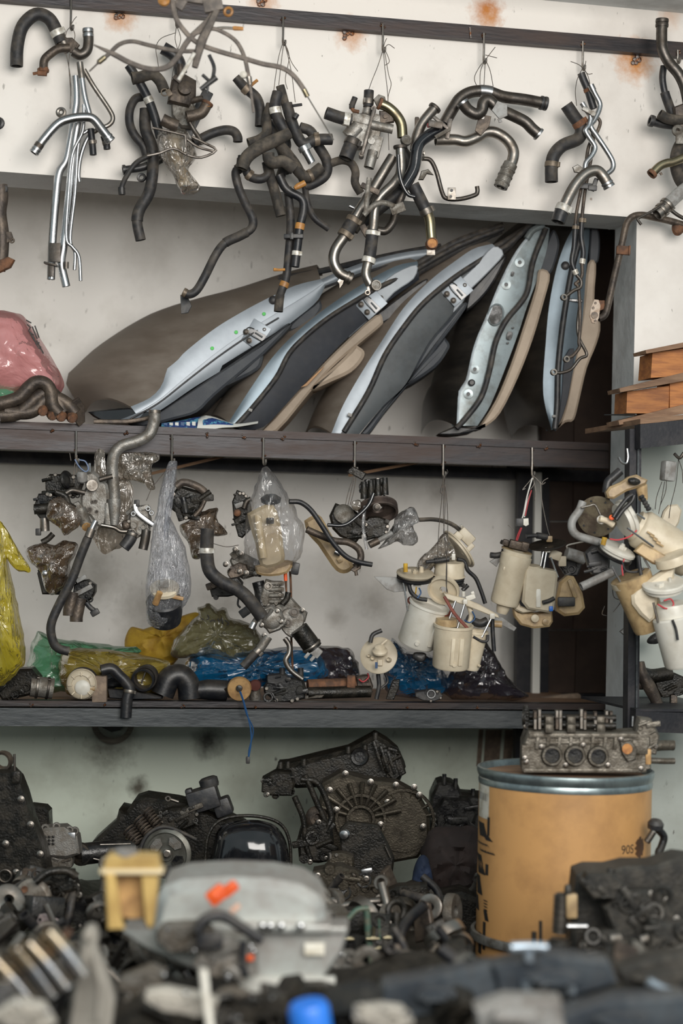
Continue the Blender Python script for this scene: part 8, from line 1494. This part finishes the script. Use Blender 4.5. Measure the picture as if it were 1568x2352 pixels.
for i, (lab, x, y, w, h, m, Y, r) in enumerate([
    ('dusty tan cover plate blurred at the bottom left corner', 60, 2330, 170, 70, DU, 2.6, 10),
    ('grey-green casting blurred right of the dusty bracket', 330, 2250, 120, 60, ALD, 2.9, -20),
    ('brown-grey pipe casting blurred below the silver housing', 420, 2300, 170, 60, DU, 2.75, 12),
    ('dark bolted casting blurred under the silver housing', 600, 2310, 150, 60, OIL, 2.8, -5),
    ('pale alloy mounting flange with an amber plug beside the silver housing', 790, 2225, 90, 90, ALU, 3.6, 10),
    ('dark plate with a bright washer below the silver housing', 735, 2290, 130, 70, OIL, 3.0, 0),
    ('grey-brown casting blurred at the bottom centre', 880, 2330, 160, 60, DU, 2.6, 8)]):
    g = root('cast_part', lab, 'casting', P(x, y+h/2, Y)); fg = g if i == 4 else (fg if i else None); lump(g, x, y, Y, w, h, m, 140+i, 50, n=12, rot=r, bolts=3, mb=CHR)
b = B(F(766, 2240, 3.55)); b.lathe([(13, 2), (13, -2)], (0, 0, 0), (0, 1, 0), 18); mk('amber_plug', b, ORGR, fg)
b = B(F(699, 2279, 2.95)); b.lathe([(5, 2), (6, -2), (12, -2), (13, 2), (5, 2)], (0, 0, 0), (0, 1, 0), 20, False); mk('bright_washer', b, CHR, None, 'bright round washer below the silver housing', 'washer')
hose('white blurred rod standing at the bottom centre left', [(466, 2226), (470, 2260), (474, 2300), (484, 2370)], 10, WHP, 2.7, name='white_rod', cat='rod', open_=(0, 0))
g = root('blue_canister', 'bright blue plastic cap at the bottom edge', 'cap', P(712, 2350, 2.6))
b = B(F(712, 2340, 2.6)); b.lathe([(30, -60), (48, -50), (48, 26), (40, 38), (14, 41)], (0, 0, 0), (-.15, -.1, 1), 28); mk('shell', b, BLUC, g)
# lower right foreground: dark slabs with bright edges
DK = PM('blue_black_plastic', (.024, .032, .042), (.055, .068, .08), 14, rough=.4, dust=.15)
LB = PM('light_blue_highlight', (.42, .50, .58), (.30, .34, .38), 20, rough=.3, metal=.7)  # light-blue highlights of the dark plastics, put into a base colour
for i, (lab, q, Y, m) in enumerate([
    ('dark ribbed plastic slab blurred in the lower right foreground', [(880, 2262), (1130, 2216), (1150, 2250), (1148, 2310), (900, 2350), (862, 2320)], 2.75, DK),
    ('dark curved duct blurred below the drum foot', [(1130, 2220), (1260, 2190), (1400, 2210), (1420, 2260), (1300, 2300), (1150, 2300)], 2.7, DK),
    ('grey flat cover blurred at the bottom right of centre', [(1090, 2320), (1160, 2296), (1290, 2300), (1300, 2370), (1100, 2380)], 2.5, GRYP),
    ('blue-black bumper piece along the bottom right edge', [(1290, 2330), (1400, 2296), (1580, 2290), (1600, 2400), (1280, 2400)], 2.5, DK),
    ('brown-grey engine cover at the lower right edge', [(1420, 2230), (1500, 2200), (1600, 2190), (1610, 2300), (1440, 2300)], 2.75, EF)]):
    g = root('blurred_panel', lab, 'panel', P(*q[0], Y)); plate(q, Y, 90, m, 'body', g, 9, 1)
    cx = sum(p[0] for p in q)/len(q); cy = sum(p[1] for p in q)/len(q); lump(g, cx, cy, Y-.03, 130, 36, m, 160+i, 30, n=8)
for i, (lab, pts, r) in enumerate([
    ('T-shaped fitting in light-blue highlight colour blurred in front of the drum', [(1172, 2176), (1215, 2174), (1254, 2176)], 11),
    ('upright peg in light-blue highlight colour blurred below the T-shaped fitting', [(1214, 2184), (1214, 2208)], 11), ('round stud in light-blue highlight colour blurred under the peg', [(1210, 2254), (1210, 2274)], 13),
    ('upright tube in light-blue highlight colour blurred at lower right', [(1308, 2238), (1312, 2280)], 12), ('slanted tube in light-blue highlight colour blurred at the bottom right', [(1326, 2300), (1304, 2350)], 13),
    ('lever in light-blue highlight colour blurred near the right edge', [(1488, 2254), (1520, 2270), (1560, 2284)], 10), ('pale bright bolt blurred at the lower right engine', [(1400, 2156), (1424, 2154)], 10), ('white bright bracket end blurred at the lower right', [(1470, 2160), (1496, 2150)], 10), ('pale grey round casting blurred by the lower right engine', [(1396, 2206), (1430, 2196)], 22)]):
    hose(lab, pts, r, LB if 'blue' in lab else ALU, 2.7 if i not in (6, 7, 8) else 3.4, name='steel_fitting', cat='fitting', open_=(0, 0))
# ---------------------------------------------------------------- small loose scrap over the heap
def proto(kind, q):
    b = B()
    if kind == 0: b.cyl((0, 0, -.03), (0, 0, .03), .006, .005, 8); b.cyl((0, 0, .03), (0, 0, .038), .011, .011, 6)
    elif kind == 1: b.prism([(-.04, -.015), (-.03, .02), (.0, .025), (.04, .012), (.045, -.012), (0, -.022)], -.006, .006, .002); b.ring((-.022, 0, 0), (0, 1, 0), .010, .004, 14, 6); b.ring((.026, 0, 0), (0, 1, 0), .008, .004, 14, 6)
    elif kind == 2: b.lathe([(.012, .008), (.034, .010), (.036, .004), (.036, -.008), (.030, -.010), (.012, -.006), (.012, .008)], (0, 0, 0), (0, 0, 1), 22, False)
    elif kind == 3: b.tube([(-.06, 0, 0), (-.02, 0, .02), (.02, .01, .018), (.06, .02, -.01)], .010, 10, (1, 1), 4)
    elif kind == 4:
        b.box((0, 0, 0), (.08, .05, .045), .006); b.cyl((-.02, -.03, 0), (-.02, .0, 0), .014, .014, 14, (1, 0)); b.cyl((.022, -.03, .005), (.022, 0, .005), .010, .010, 12, (1, 0)); b.box((0, 0, .028), (.05, .03, .014), .003)
    else: b.tube([(-.05, 0, 0), (0, .004, .004), (.05, 0, 0)], [.012, .008, .010], 10, (0, 0), 3); b.ring((-.055, 0, 0), (0, 1, 0), .018, .007, 18, 8); b.ring((.052, 0, 0), (0, 1, 0), .011, .005, 14, 6)
    return b
kinds = [('loose_bolt', 'bolt', 'small loose greasy bolt lying in the engine heap', [STL, DST]), ('small_bracket', 'bracket', 'small loose two-eyed bracket lying in the engine heap', [OIL, DST, RSTD]), ('bearing_ring', 'ring', 'small loose bearing ring lying in the engine heap', [STL, OIL, ALD]),
         ('hose_offcut', 'hose', 'short loose hose offcut lying in the engine heap', [RUB, RUBB]), ('cast_block', 'casting', 'small loose oily cast block lying in the engine heap', [OIL, OILB, OIL]), ('connecting_rod', 'rod', 'small loose connecting rod lying in the engine heap', [STL, OIL, ALD])]
q = random.Random(11); protos = {}
for k, (nm, cat, lab, ms) in enumerate(kinds):
    for mi, m in enumerate(ms):
        o = mk(nm, proto(k, q), m, None, lab, cat, nm.replace('_', ' ').replace('loose ', '')+'s lying loose in the heap'); protos[(k, mi)] = o
spots = []
for i in range(170):
    px = q.uniform(-20, 1080) if i % 4 else q.uniform(20, 1580); py = q.uniform(2020, 2330); Yq = 4.9-(py-1990)/360*2.3+q.uniform(-.1, .1)
    if px > 1080: py = q.uniform(2210, 2340); Yq = 3.1-(py-2210)/130*.5
    if 210 < px < 820 and py < 2300 and Yq < 3.6: Yq = 3.7+q.uniform(0, .4)
    p = P(px, py, Yq); spots.append((p, q.randrange(6), px, py))
used = set(); seen = set()
LM = [(40, 1900, 'the leaning engine block'), (70, 2065, 'the pale-faced alternator'), (108, 2130, 'the pink square flange'), (80, 2230, 'the heat-tinted tubes'), (205, 2230, 'the dusty bracket'), (300, 2050, 'the yellow bracket'), (276, 2168, 'the round black motor'), (560, 2060, 'the silver housing lid'), (660, 2262, 'the pale base plate'), (470, 2290, 'the white rod'), (712, 2330, 'the blue canister'), (800, 2040, 'the muddy cylinder head'), (860, 2180, 'the brass fittings'), (790, 2225, 'the amber-plugged flange'), (850, 1960, 'the timing cover'), (1040, 2000, 'the maroon sack'), (1000, 2150, 'the transmission case'), (1010, 2280, 'the dark ribbed slab'), (1215, 2190, 'the pale T-fitting'), (1280, 2250, 'the dark curved duct'), (1420, 2100, 'the black engine front'), (1540, 2250, 'the lower right engine cover')]
CN = {'dull_steel': 'grey steel', 'dark_steel': 'dark steel', 'scorched_iron': 'brown', 'oily_iron': 'oily black', 'oily_black': 'glossy black', 'dirty_aluminium': 'dull alloy', 'rubber_dusty': 'dusty black', 'rubber_black': 'clean black'}
KN = ['bolt', 'two-eyed bracket', 'bearing ring', 'hose offcut', 'cast block', 'connecting rod']
for p, k, px, py in spots:
    mi = q.randrange(len(kinds[k][3])); src = protos[(k, mi)]
    if (k, mi) in used: o = src.copy(); COL.objects.link(o)
    else: o = src; used.add((k, mi))
    z = max(p.z, hh(p.x, p.y)+.01); o.location = (p.x, p.y, z); o.rotation_euler = (q.uniform(0, 6.28), q.uniform(0, 6.28), q.uniform(0, 6.28)); s = q.uniform(.8, 1.35); o.scale = (s, s, s)
    lx, ly, ln = min(LM, key=lambda a: (a[0]-px)**2+(a[1]-py)**2); dx, dy = px-lx, py-ly
    side = ('right of' if dx > 0 else 'left of') if abs(dx) > abs(dy) else ('below' if dy > 0 else 'above')
    far = 'well ' if max(abs(dx), abs(dy)) > 55 else 'just '
    lab = ('small ' if s < .98 else 'medium ' if s < 1.17 else 'large ')+CN[o.data.materials[0].name]+' '+KN[k]+' '+far+side+' '+ln
    if lab in seen: bpy.data.objects.remove(o); continue
    o['label'] = lab; seen.add(lab)
for k, o in protos.items():
    if k not in used: bpy.data.objects.remove(o)
